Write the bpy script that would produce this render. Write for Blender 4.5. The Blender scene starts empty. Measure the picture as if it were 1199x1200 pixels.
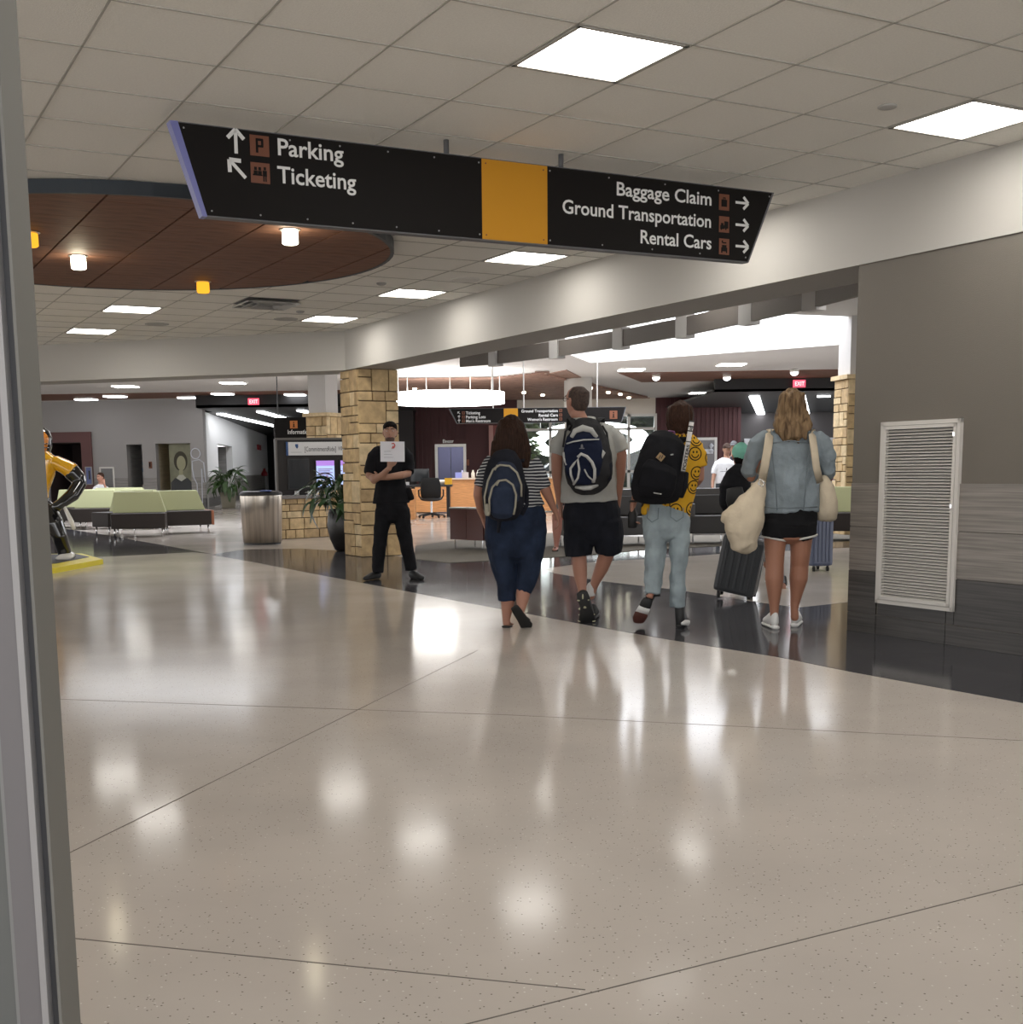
import bpy, bmesh, math, random
from mathutils import Vector, Matrix, noise
random.seed(7)
PI = math.pi
SC = bpy.context.scene
COL = SC.collection
# ------------------------------------------------------------------ camera
F, CX, CY, PITCH, ROLL, EYE = 1431.0, 571.0, 757.5, .1441, .0120, 1.17
cP, sP, cR, sR = math.cos(PITCH), math.sin(PITCH), math.cos(ROLL), math.sin(ROLL)
Xc = Vector((1, 0, 0)); Yc = Vector((0, sP, cP)); FW = Vector((0, cP, -sP))
RT = Xc * cR - Yc * sR; UP = Xc * sR + Yc * cR
cd = bpy.data.cameras.new('camera'); cam = bpy.data.objects.new('camera', cd); COL.objects.link(cam)
cam.matrix_world = Matrix(((RT.x, UP.x, -FW.x, 0), (RT.y, UP.y, -FW.y, 0), (RT.z, UP.z, -FW.z, EYE), (0, 0, 0, 1)))
cd.sensor_fit = 'HORIZONTAL'; cd.sensor_width = 36; cd.lens = 36 * F / 1199
cd.shift_x = (599.5 - CX) / 1199; cd.shift_y = (CY - 600) / 1199; cd.clip_start = .05; cd.clip_end = 400
SC.camera = cam
# ------------------------------------------------------------------ world, exposure
w = bpy.data.worlds.new('world'); SC.world = w; w.use_nodes = True
w.node_tree.nodes['Background'].inputs[0].default_value = (.99, .985, .985, 1)
w.node_tree.nodes['Background'].inputs[1].default_value = 1.75
SC.view_settings.view_transform = 'Standard'; SC.view_settings.look = 'None'
SC.view_settings.gamma = 1; SC.view_settings.use_curve_mapping = False
SC.view_settings.exposure = 0.42
PANEL, RINGP, SKYP, TUBE = 12.5, 9.0, 5.0, 7.0
# large area light: fill added behind the camera to brighten the near side
la = bpy.data.lights.new('front_fill', 'AREA'); la.energy = 60; la.shape = 'RECTANGLE'; la.size = 5; la.size_y = 2.2; la.color = (.93, .96, 1)
lo = bpy.data.objects.new('front_fill', la); COL.objects.link(lo)
lo.location = (1.0, -3.5, 1.7); lo.rotation_euler = (math.radians(90), 0, 0)

# ------------------------------------------------------------------ pixel -> world helpers (used to survey real positions)
def ray(px, py):
    x2 = (px - CX) / F; y2 = -(py - CY) / F
    xc = x2 * cR + y2 * sR; yc = -x2 * sR + y2 * cR
    return Vector((xc, cP + sP * yc, -sP + cP * yc))
def G(px, py, z=0.0):
    d = ray(px, py); t = (z - EYE) / d.z; return Vector((d.x * t, d.y * t, z))
def D(px, py, Y):
    d = ray(px, py); t = Y / d.y; return Vector((d.x * t, Y, EYE + d.z * t))
def HIT(px, py, P0, t):          # vertical plane through P0 along unit t -> (s, z)
    d = ray(px, py); n = Vector((t.y, -t.x, 0)); o = Vector((0, 0, EYE))
    k = (Vector((P0.x, P0.y, 0)) - Vector((0, 0, 0))).dot(n) / d.dot(n)
    p = o + d * k; return ((p - Vector((P0.x, P0.y, p.z))).dot(t), p.z)

# ------------------------------------------------------------------ materials
MATS = {}
def mat(name, col, rough=.5, metal=0, spec=.5, emit=0, ecol=None, bump=0, bscale=60, var=0, vscale=8, coat=0, stretch=None, trans=0, coords='Object', var2=None):
    if name in MATS: return MATS[name]
    m = bpy.data.materials.new(name); m.use_nodes = True; MATS[name] = m
    nt = m.node_tree; b = nt.nodes['Principled BSDF']
    b.inputs['Base Color'].default_value = (*col, 1); b.inputs['Roughness'].default_value = rough
    b.inputs['Metallic'].default_value = metal; b.inputs['Specular IOR Level'].default_value = spec
    if coat: b.inputs['Coat Weight'].default_value = coat; b.inputs['Coat Roughness'].default_value = .05
    if trans: b.inputs['Transmission Weight'].default_value = trans
    if emit:
        b.inputs['Emission Color'].default_value = (*(ecol or col), 1); b.inputs['Emission Strength'].default_value = emit
    if bump or var:
        tc = nt.nodes.new('ShaderNodeTexCoord'); mp = nt.nodes.new('ShaderNodeMapping')
        nt.links.new(tc.outputs[coords], mp.inputs[0])
        if stretch: mp.inputs['Scale'].default_value = stretch
    if var:
        n = nt.nodes.new('ShaderNodeTexNoise'); n.inputs['Scale'].default_value = vscale; n.inputs['Detail'].default_value = 5
        nt.links.new(mp.outputs[0], n.inputs['Vector'])
        r = nt.nodes.new('ShaderNodeValToRGB'); r.color_ramp.elements[0].position = .3; r.color_ramp.elements[1].position = .7
        c2 = var2 or tuple(min(1, c * (1 + var)) for c in col)
        r.color_ramp.elements[0].color = (*[max(0, c * (1 - var)) for c in col], 1) if not var2 else (*col, 1)
        r.color_ramp.elements[1].color = (*c2, 1)
        nt.links.new(n.outputs['Fac'], r.inputs[0]); nt.links.new(r.outputs[0], b.inputs['Base Color'])
    if bump:
        n = nt.nodes.new('ShaderNodeTexNoise'); n.inputs['Scale'].default_value = bscale; n.inputs['Detail'].default_value = 3
        nt.links.new(mp.outputs[0], n.inputs['Vector'])
        bp = nt.nodes.new('ShaderNodeBump'); bp.inputs['Strength'].default_value = bump; bp.inputs['Distance'].default_value = .01
        nt.links.new(n.outputs['Fac'], bp.inputs['Height']); nt.links.new(bp.outputs[0], b.inputs['Normal'])
    return m
def lamp_mat(name, col, s):
    m = bpy.data.materials.new(name); m.use_nodes = True; nt = m.node_tree; nt.nodes.clear()
    e = nt.nodes.new('ShaderNodeEmission'); o = nt.nodes.new('ShaderNodeOutputMaterial')
    e.inputs[0].default_value = (*col, 1); e.inputs[1].default_value = s; nt.links.new(e.outputs[0], o.inputs[0]); return m
def terrazzo(name, base, chipd, chipl, rough=.1):
    m = bpy.data.materials.new(name); m.use_nodes = True; nt = m.node_tree; b = nt.nodes['Principled BSDF']
    tc = nt.nodes.new('ShaderNodeTexCoord')
    v = nt.nodes.new('ShaderNodeTexVoronoi'); v.inputs['Scale'].default_value = 120; nt.links.new(tc.outputs['Object'], v.inputs['Vector'])
    cr = nt.nodes.new('ShaderNodeSeparateColor'); nt.links.new(v.outputs['Color'], cr.inputs[0])
    r = nt.nodes.new('ShaderNodeValToRGB'); r.color_ramp.interpolation = 'CONSTANT'
    r.color_ramp.elements[0].color = (*chipd, 1); r.color_ramp.elements[1].position = .065; r.color_ramp.elements[1].color = (*base, 1)
    e = r.color_ramp.elements.new(.975); e.color = (*chipl, 1)
    nt.links.new(cr.outputs[0], r.inputs[0])
    # chips are smaller than their cell
    lt = nt.nodes.new('ShaderNodeMath'); lt.operation = 'LESS_THAN'; lt.inputs[1].default_value = .30; nt.links.new(v.outputs['Distance'], lt.inputs[0])
    n = nt.nodes.new('ShaderNodeTexNoise'); n.inputs['Scale'].default_value = 1.1; n.inputs['Detail'].default_value = 6; nt.links.new(tc.outputs['Object'], n.inputs['Vector'])
    mx = nt.nodes.new('ShaderNodeMixRGB'); mx.inputs[1].default_value = (*base, 1); nt.links.new(lt.outputs[0], mx.inputs[0]); nt.links.new(r.outputs[0], mx.inputs[2])
    m2 = nt.nodes.new('ShaderNodeMixRGB'); m2.blend_type = 'MULTIPLY'; m2.inputs[0].default_value = .35
    nt.links.new(mx.outputs[0], m2.inputs[1]); nt.links.new(n.outputs['Fac'], m2.inputs[2])
    nt.links.new(m2.outputs[0], b.inputs['Base Color'])
    b.inputs['Roughness'].default_value = rough; b.inputs['Specular IOR Level'].default_value = .05
    n2 = nt.nodes.new('ShaderNodeTexNoise'); n2.inputs['Scale'].default_value = 1.6; n2.inputs['Detail'].default_value = 2; nt.links.new(tc.outputs['Object'], n2.inputs['Vector'])
    bp = nt.nodes.new('ShaderNodeBump'); bp.inputs['Strength'].default_value = .05; bp.inputs['Distance'].default_value = .012
    nt.links.new(n2.outputs['Fac'], bp.inputs['Height']); nt.links.new(bp.outputs[0], b.inputs['Normal'])
    rr = nt.nodes.new('ShaderNodeMapRange'); rr.inputs[3].default_value = rough * .75; rr.inputs[4].default_value = rough * 1.35
    nt.links.new(n.outputs['Fac'], rr.inputs[0]); nt.links.new(rr.outputs[0], b.inputs['Roughness'])
    return m
CREAM = terrazzo('terrazzo_cream', (.63, .57, .515), (.20, .17, .14), (.86, .84, .78), .115)
DARKT = terrazzo('terrazzo_dark', (.075, .074, .082), (.03, .03, .03), (.2, .2, .21), .09)
M_tile = mat('ceiling_tile', (.88, .86, .80), .9, bump=.25, bscale=140, var=.04, vscale=90)
M_grid = mat('ceiling_grid', (.45, .43, .39), .6)
M_white = mat('white_paint', (.74, .72, .68), .7)
M_fascia = mat('fascia_paint', (.46, .44, .405), .75, bump=.05, bscale=30)
M_ceil2 = mat('hall_ceiling', (.72, .71, .70), .85)
M_taupe = mat('taupe_paint', (.155, .138, .115), .75, bump=.25, bscale=220)
M_grey = mat('grey_wall', (.36, .345, .335), .8)
M_black = mat('black_paint', (.012, .011, .012), .5)
M_char = mat('charcoal', (.03, .03, .032), .5)
M_maroon = mat('maroon_panel', (.085, .022, .025), .55)
M_wood = mat('red_wood', (.19, .088, .055), .65, spec=.3, var=.35, vscale=4, stretch=(1, 12, 12))
M_slat = mat('slat_wood', (.27, .16, .12), .6, var=.4, vscale=3, stretch=(1.5, 14, 6))
M_oak = mat('honey_oak', (.55, .26, .10), .45, var=.25, vscale=3, stretch=(1.5, 3, 20))
M_stone = [mat('limestone_%d' % i, c, .85, bump=.6, bscale=22, var=.22, vscale=9) for i, c in enumerate([(.53, .385, .205), (.47, .335, .175), (.57, .44, .26), (.42, .295, .155)])]
M_mortar = mat('mortar', (.13, .09, .055), .95)
M_lilac = mat('anodised_metal', (.42, .40, .42), .35, metal=.6)
M_alu = mat('aluminium', (.55, .54, .52), .35, metal=.7)
M_steel = mat('brushed_steel', (.55, .50, .44), .30, metal=1, var=.35, vscale=3, stretch=(5, 5, .05))
M_chrome = mat('chrome', (.7, .7, .7), .12, metal=1)
M_signblk = mat('sign_black', (.010, .0085, .008), .6, spec=.12)
M_yellow = mat('sign_yellow', (.54, .25, .018), .55, spec=.2)
M_signwhite = mat('sign_lettering', (.74, .74, .73), .5)
M_signbrown = mat('sign_brown', (.16, .05, .02), .5)
M_signblue = mat('sign_edge_blue', (.16, .17, .42), .4)
M_green = mat('green_vinyl', (.50, .52, .30), .55, spec=.3)
M_brownv = mat('brown_vinyl', (.038, .030, .027), .55, spec=.3)
M_rust = mat('rust_vinyl', (.36, .13, .065), .5)
M_redwood = mat('mahogany_laminate', (.105, .033, .026), .35)
M_carpet = mat('carpet', (.15, .135, .11), .98, bump=.5, bscale=300, var=.15, vscale=40)
M_skinF = mat('skin_fair', (.38, .185, .125), .55)
M_skinT = mat('skin_tan', (.34, .155, .095), .55)
M_skinM = mat('skin_olive', (.36, .19, .125), .55)
M_glass = mat('dark_glass', (.02, .022, .024), .05)
L_panel = lamp_mat('panel_light', (1, .965, .905), PANEL)
L_ring = lamp_mat('ring_light', (1, .97, .93), RINGP)
L_sky = lamp_mat('skylight_glass', (.90, .93, 1), SKYP)
L_tube = lamp_mat('tube_light', (.95, .97, 1), TUBE)
L_pend = lamp_mat('glass_pendant_light', (1, .95, .72), 14)
L_amber = lamp_mat('amber_lamp', (1, .42, .03), 1.1)

# ------------------------------------------------------------------ mesh helpers
def newbm(): return bmesh.new()
def box(bm, lo, hi, M=None):
    x0, y0, z0 = lo; x1, y1, z1 = hi
    vs = [bm.verts.new((x, y, z)) for x in (x0, x1) for y in (y0, y1) for z in (z0, z1)]
    for f in ((0, 1, 3, 2), (4, 6, 7, 5), (0, 4, 5, 1), (2, 3, 7, 6), (0, 2, 6, 4), (1, 5, 7, 3)):
        bm.faces.new([vs[i] for i in f])
    if M is not None:
        for v in vs: v.co = M @ v.co
    return vs
def prism(bm, pts, z0, z1, M=None):
    a = [bm.verts.new((p[0], p[1], z0)) for p in pts]; b = [bm.verts.new((p[0], p[1], z1)) for p in pts]
    n = len(pts); fs = [bm.faces.new(list(reversed(a))), bm.faces.new(b)]
    for i in range(n): fs.append(bm.faces.new((a[i], a[(i + 1) % n], b[(i + 1) % n], b[i])))
    if M is not None:
        for v in a + b: v.co = M @ v.co
def rings(bm, R, cap0=True, cap1=True):
    vs = [[bm.verts.new(p) for p in r] for r in R]; n = len(R[0])
    for a, b in zip(vs, vs[1:]):
        for i in range(n): bm.faces.new((a[i], a[(i + 1) % n], b[(i + 1) % n], b[i]))
    if cap0: bm.faces.new(list(reversed(vs[0])))
    if cap1: bm.faces.new(vs[-1])
def lathe(bm, prof, c=(0, 0, 0), n=24, sx=1, sy=1):
    R = [[Vector((c[0] + r * sx * math.cos(2 * PI * k / n), c[1] + r * sy * math.sin(2 * PI * k / n), c[2] + z)) for k in range(n)] for r, z in prof]
    rings(bm, R)
def tube(bm, pts, r, n=8, closed=False):
    pts = [Vector(p) for p in pts]; R = []; N = len(pts)
    rad = r if isinstance(r, (list, tuple)) else [r] * N
    prev = None
    for i, p in enumerate(pts):
        a = pts[(i - 1) % N] if closed else pts[max(0, i - 1)]; b = pts[(i + 1) % N] if closed else pts[min(N - 1, i + 1)]
        t = (b - a).normalized()
        ref = Vector((0, 0, 1)) if abs(t.z) < .95 else Vector((0, 1, 0))
        u = t.cross(ref).normalized()
        if prev is not None:
            u = (prev - t * prev.dot(t));  u = u.normalized() if u.length > 1e-6 else t.cross(ref).normalized()
        prev = u; v = t.cross(u)
        R.append([p + (u * math.cos(2 * PI * k / n) + v * math.sin(2 * PI * k / n)) * rad[i] for k in range(n)])
    if closed:
        vs = [[bm.verts.new(q) for q in r_] for r_ in R]
        for i in range(N):
            a, b = vs[i], vs[(i + 1) % N]
            for k in range(n): bm.faces.new((a[k], a[(k + 1) % n], b[(k + 1) % n], b[k]))
    else: rings(bm, R)
def loft(bm, path, n=16, cap=('round', 'round'), vref=None):
    """path: (Vector, r_lateral, r_depth). Elliptical rings."""
    P = [Vector(p[0]) for p in path]; R = []; N = len(P)
    for i in range(N):
        t = (P[min(N - 1, i + 1)] - P[max(0, i - 1)])
        t = t.normalized() if t.length > 1e-9 else Vector((0, 0, 1))
        ref = Vector(vref) if vref else (Vector((0, 1, 0)) if abs(t.y) < .86 else Vector((0, 0, 1)))
        u = ref.cross(t).normalized(); v = t.cross(u)
        def ring(k, off):
            return [P[i] + t * off + (u * math.cos(2 * PI * j / n) * path[i][1] + v * math.sin(2 * PI * j / n) * path[i][2]) * k for j in range(n)]
        rr = min(path[i][1], path[i][2])
        e0 = 1 if N > 1 and min(path[0][1:3]) > .9 * min(path[1][1:3]) else .38; e1 = 1 if N > 1 and min(path[-1][1:3]) > .9 * min(path[-2][1:3]) else .38
        if i == 0 and cap[0] == 'round': R += [ring(.35, -rr * .85 * e0), ring(.78, -rr * .55 * e0)]
        R.append(ring(1, 0))
        if i == N - 1 and cap[1] == 'round': R += [ring(.78, rr * .55 * e1), ring(.35, rr * .85 * e1)]
    rings(bm, R)
def tag(o, label=None, cat=None, group=None, kind=None):
    if label: o['label'] = label
    if cat: o['category'] = cat
    if group: o['group'] = group
    if kind: o['kind'] = kind
    return o
def smooth(me, on=True):
    me.polygons.foreach_set('use_smooth', [on] * len(me.polygons))
def obj(name, bm, m, parent=None, M=None, sm=False, bevel=0, recalc=True):
    if recalc: bmesh.ops.recalc_face_normals(bm, faces=bm.faces)
    if bevel: bmesh.ops.bevel(bm, geom=[e for e in bm.edges if e.calc_face_angle(0) > .6], offset=bevel, segments=2, affect='EDGES', profile=.6)
    me = bpy.data.meshes.new(name); bm.to_mesh(me); bm.free()
    for x in (m if isinstance(m, (list, tuple)) else [m]): me.materials.append(x)
    if sm: smooth(me)
    o = bpy.data.objects.new(name, me); COL.objects.link(o)
    if M is not None: o.matrix_basis = M
    if parent is not None: o.parent = parent; o.matrix_parent_inverse = parent.matrix_basis.inverted()
    return o
def empty(name, loc=(0, 0, 0), label=None, cat=None, group=None, kind=None):
    o = bpy.data.objects.new(name, None); COL.objects.link(o); o.location = loc; o.empty_display_size = .1
    return tag(o, label, cat, group, kind)
def struct(name, bm, m, **k):
    o = obj(name, bm, m, **k); o['kind'] = 'structure'; return o
def copytree(src, M):
    """copy a thing and its parts/sub-parts; M moves it in world space"""
    def rec(o, par):
        c = o.copy(); COL.objects.link(c)
        if par is None: c.matrix_basis = M @ o.matrix_basis
        else: c.parent = par; c.matrix_parent_inverse = o.matrix_parent_inverse.copy()
        for ch in o.children: rec(ch, c)
        return c
    return rec(src, None)
def remeshed(name, bm, m, vox=.009, sit=3, parent=None, disp=None, M=None):
    bmesh.ops.recalc_face_normals(bm, faces=bm.faces)
    me = bpy.data.meshes.new(name); bm.to_mesh(me); bm.free()
    t = bpy.data.objects.new('tmp', me); COL.objects.link(t)
    r = t.modifiers.new('r', 'REMESH'); r.mode = 'VOXEL'; r.voxel_size = vox
    if sit:
        s = t.modifiers.new('s', 'SMOOTH'); s.factor = .5; s.iterations = sit
    dg = bpy.context.evaluated_depsgraph_get()
    me2 = bpy.data.meshes.new_from_object(t.evaluated_get(dg)); bpy.data.objects.remove(t); bpy.data.meshes.remove(me)
    me2.name = name
    if disp:
        nn = [v.normal.copy() for v in me2.vertices]
        for v, n in zip(me2.vertices, nn): v.co += n * disp(v.co)
    me2.materials.clear()
    for x in (m if isinstance(m, (list, tuple)) else [m]): me2.materials.append(x)
    smooth(me2)
    o = bpy.data.objects.new(name, me2); COL.objects.link(o)
    if parent is not None: o.parent = parent; o.matrix_parent_inverse = parent.matrix_basis.inverted()
    return o
def folds(a=.006, s=14, sz=6):
    return lambda p: a * (noise.noise(Vector((p.x * s, p.y * s, p.z * sz))) + .5 * noise.noise(Vector((p.x * s * 2.3, p.y * s * 2.3, p.z * sz * 2.7 + 5))))
def frame(P, t, up=Vector((0, 0, 1))):
    """local x=t, y=up, z=out (toward viewer side)"""
    t = Vector(t).normalized(); n = t.cross(up).normalized()
    return Matrix(((t.x, up.x, n.x, P[0]), (t.y, up.y, n.y, P[1]), (t.z, up.z, n.z, P[2]), (0, 0, 0, 1)))
TC = {}
def text(name, s, h, m, M, parent=None, align='LEFT', bold=.015, width=None, depth=.002):
    cu = bpy.data.curves.new(name, 'FONT'); cu.body = s; cu.size = 1; cu.align_x = align; cu.extrude = .0; cu.offset = bold; cu.resolution_u = 3
    t = bpy.data.objects.new('tmp', cu); COL.objects.link(t)
    me = bpy.data.meshes.new_from_object(t.evaluated_get(bpy.context.evaluated_depsgraph_get())); bpy.data.objects.remove(t)
    k = h / .70; xs = [v.co.x for v in me.vertices]
    wk = k if width is None else width / max(1e-6, max(xs) - min(xs))
    for v in me.vertices: v.co = Vector((v.co.x * wk, v.co.y * k, depth))
    me.name = name; me.materials.clear(); me.materials.append(m)
    o = bpy.data.objects.new(name, me); COL.objects.link(o); o.matrix_basis = M
    if parent is not None: o.parent = parent; o.matrix_parent_inverse = parent.matrix_basis.inverted()
    return o
def clip(poly, P, n):
    """keep side where (p-P).n <= 0"""
    out = []
    for i in range(len(poly)):
        a, b = poly[i], poly[(i + 1) % len(poly)]
        da, db = (a - P).dot(n), (b - P).dot(n)
        if da <= 0: out.append(a)
        if (da < 0 < db) or (db < 0 < da): out.append(a + (b - a) * (da / (da - db)))
    return out
def area(poly): return abs(sum(poly[i].x * poly[(i + 1) % len(poly)].y - poly[(i + 1) % len(poly)].x * poly[i].y for i in range(len(poly)))) / 2 if len(poly) > 2 else 0
def V2(x, y): return Vector((x, y))

# ================================================================== SETTING
YAW = .4925; AX = Vector((math.cos(YAW), math.sin(YAW), 0)); BX = Vector((-math.sin(YAW), math.cos(YAW), 0))
OG = Vector((-1.48, 5.216, 0)); ZC = 3.048; T = .61
ZB = 2.525      # underside of the dropped beam
Z4 = 3.60       # ceiling of the hall beyond
# ---- floor
bm = newbm(); prism(bm, [(-30, -6), (22, -6), (22, 85), (-30, 85)], -.1, 0); floor = struct('floor', bm, CREAM)
def inlay(name, pts, m, z, kind=None, label=None):
    bm = newbm(); prism(bm, [(p[0], p[1]) for p in pts], -.02, z); o = obj(name, bm, m, floor); 
    if label: o['label'] = label
    return o
FE = [(247, 650), (293, 658), (360, 671), (440, 686), (540, 705), (617, 719), (701, 735), (786, 750), (917, 771), (1000, 788), (1199, 824)]
dark = [G(*p) for p in FE] + [Vector((5.5, 4.2, 0)), Vector((9, 6, 0)), Vector((9, 18.5, 0))] + [G(*p) for p in [(994, 634), (844, 640), (752, 645), (638, 652), (527, 658), (485, 655), (440, 648), (353, 643), (287, 644)]]
inlay('terrazzo_band', dark, DARKT, .0015, label='dark grey terrazzo band sweeping across the cream floor')
inlay('terrazzo_band', [G(*p) for p in [(40, 614), (130, 628), (247, 649), (226, 647), (135, 652), (20, 655)]], DARKT, .0012, label='dark grey terrazzo wedge beside the left sofas')
inlay('terrazzo_lens', [G(*p) for p in [(635, 667), (698, 658.5), (755, 655.5), (844, 649.5), (994, 642)]] + [Vector((7.5, 17.5, 0)), Vector((7.5, 9.0, 0))] + [G(*p) for p in [(1060, 690), (992, 706), (936, 712), (888, 706), (833, 697), (782, 690), (704, 681), (650, 672)]], CREAM, .003, label='pale terrazzo field inside the dark band')
inlay('carpet', [G(*p) for p in [(485, 655), (527, 660), (581, 657), (638, 654), (695, 650), (752, 645), (844, 640), (994, 634)]] + [Vector((14, 22, 0)), Vector((14, 26, 0)), Vector((3, 24.5, 0)), Vector((-.6, 20.2, 0))] + [G(487, 640)], M_carpet, .008, label='olive grey carpet under the lounge seats')
M_joint = mat('joint_strip', (.10, .085, .07), .5)
def joint(p, q, wd=.0042):
    a, b = G(*p), G(*q); t = (b - a).normalized(); n = Vector((-t.y, t.x, 0)) * wd / 2
    inlay('joint_strip', [a - n, b - n, b + n, a + n], M_joint, .0008)
joint((20, 1030), (560, 762)); joint((30, 1094), (686, 1160)); joint((480, 1217), (1260, 1021)); joint((60, 819), (600, 838)); joint((600, 838), (1260, 871))

# ---- near ceiling: grid, tiles, lights
FP = G(1199, 164, ZC); FP2 = FP.copy(); FP2.z = 0
fN = V2(AX.x, AX.y)                         # outward normal of the long fascia (beyond it = hall)
P1 = V2(FP.x, FP.y)
LK = G(415, 388, ZC); LA = V2(P1.x, P1.y) + V2(BX.x, BX.y) * ((V2(LK.x, LK.y) - P1).dot(V2(BX.x, BX.y)))   # knee of the fascia
E1 = G(45, 404.5, ZC); dL = (V2(E1.x, E1.y) - LA).normalized(); nL = V2(-dL.y, dL.x)
if nL.y < 0: nL = -nL
LIGHTS = [(3, -1), (7, -1), (7, 3), (7, 7), (7, 11), (7, 15), (3, 15), (3, 19), (3, -5), (-1, -5), (7, -5), (11, -5)]
ceil = bpy.data.objects.new('ceiling', None)
bmc = newbm(); 
# soft plenum board above the tiles
cpoly = [V2(-14, -6), V2(12, -6), V2(12, -1)] + [P1 + V2(BX.x, BX.y) * -9, LA, LA + dL * 14]
prism(bmc, [(p.x, p.y) for p in cpoly], ZC + .05, ZC + .12); ceiling = struct('ceiling', bmc, mat('plenum', (.1, .1, .1), .9))
# wood oval
DZ = 2.965
dpts = [(60, 224), (235, 235), (466, 293), (455, 308), (400, 324), (238, 340), (120, 338), (40, 333)]
DP = [G(x, y, DZ) for x, y in dpts]
# algebraic circle fit
def circfit(P):
    n = len(P); mx = sum(p.x for p in P) / n; my = sum(p.y for p in P) / n
    u = [p.x - mx for p in P]; v = [p.y - my for p in P]
    Suu = sum(a * a for a in u); Svv = sum(a * a for a in v); Suv = sum(a * b for a, b in zip(u, v))
    r1 = .5 * (sum(a ** 3 for a in u) + sum(a * b * b for a, b in zip(u, v))); r2 = .5 * (sum(b ** 3 for b in v) + sum(b * a * a for a, b in zip(u, v)))
    det = Suu * Svv - Suv * Suv; uc = (r1 * Svv - r2 * Suv) / det; vc = (Suu * r2 - Suv * r1) / det
    return mx + uc, my + vc, math.sqrt(uc * uc + vc * vc + (Suu + Svv) / n)
dcx, dcy, dr = circfit(DP)
DISC = [V2(dcx + dr * math.cos(2 * PI * k / 48), dcy + dr * math.sin(2 * PI * k / 48)) for k in range(48)]
def gp(i, j): p = OG + AX * (i * T) + BX * (j * T); return V2(p.x, p.y)
def in_view(c):
    v = Vector((c.x, c.y, ZC)) - Vector((0, 0, EYE)); z = v.dot(FW)
    if z < .3: return False
    x = CX + F * v.dot(RT) / z; y = CY - F * v.dot(UP) / z
    return -90 < x < 1290 and -130 < y < 440
rest = newbm(); tmesh = None; g = .004
for i in range(-22, 16):
    for j in range(-12, 32):
        if (i, j) in LIGHTS: continue
        poly = [gp(i, j) + V2(*(AX * g + BX * g).xy), gp(i + 1, j) + V2(*(-AX * g + BX * g).xy), gp(i + 1, j + 1) + V2(*(-AX * g - BX * g).xy), gp(i, j + 1) + V2(*(AX * g - BX * g).xy)]
        c = (poly[0] + poly[2]) / 2
        if c.y < -5.5 or c.x < -13 or c.x > 11: continue
        if (c - V2(dcx, dcy)).length < dr - .5: continue
        full = True
        for (P_, n_) in ((P1, fN), (LA, nL)):
            q = clip(poly, P_, n_)
            if q != poly: full = full and len(q) == 4 and area(q) > .355
            poly = q
            if len(poly) < 3: break
        if len(poly) < 3 or area(poly) < .004: continue
        if in_view(c):
            bm = newbm()
            if area(poly) > .355:
                if tmesh is None:
                    box(bm, (-T / 2 + g, -T / 2 + g, 0), (T / 2 - g, T / 2 - g, .02)); o = obj('ceiling_tile', bm, M_tile, ceiling); tmesh = o.data
                else:
                    bm.free(); o = bpy.data.objects.new('ceiling_tile', tmesh); COL.objects.link(o); o.parent = ceiling
                o.matrix_parent_inverse = Matrix(); o.location = (c.x, c.y, ZC + .004 + random.uniform(-.001, .001)); o.rotation_euler = (0, 0, YAW)
            else:
                prism(bm, [(p.x, p.y) for p in poly], ZC + .004, ZC + .024); obj('ceiling_tile', bm, M_tile, ceiling)
        else: prism(rest, [(p.x, p.y) for p in poly], ZC + .004, ZC + .024)
o = obj('ceiling_tile_field', rest, M_tile, ceiling); o['kind'] = 'stuff'
bm = newbm()
def bar(bm, a, b, wd, z0, z1):
    t = (b - a); 
    if t.length < .02: return
    t.normalize(); n = V2(-t.y, t.x) * wd / 2; prism(bm, [(a - n)[:], (b - n)[:], (b + n)[:], (a + n)[:]], z0, z1)
def seg_clip(a, b, P, n):
    da, db = (a - P).dot(n), (b - P).dot(n)
    if da > 0 and db > 0: return None
    if da > 0: a = a + (b - a) * (da / (da - db))
    elif db > 0: b = a + (b - a) * (da / (da - db))
    return a, b
for k in range(-22, 32):
    for (a, b) in ((gp(k, -12), gp(k, 32)), (gp(-22, k), gp(16, k))):
        s = (a, b)
        for P_, n_ in ((P1, fN), (LA, nL), (V2(0, -5.5), V2(0, -1)), (V2(-13, 0), V2(-1, 0)), (V2(11, 0), V2(1, 0))):
            s = seg_clip(s[0], s[1], P_, n_)
            if s is None: break
        if s: bar(bm, s[0], s[1], .011, ZC, ZC + .012)
o = obj('ceiling_grid', bm, M_grid, ceiling); o['kind'] = 'stuff'
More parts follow.
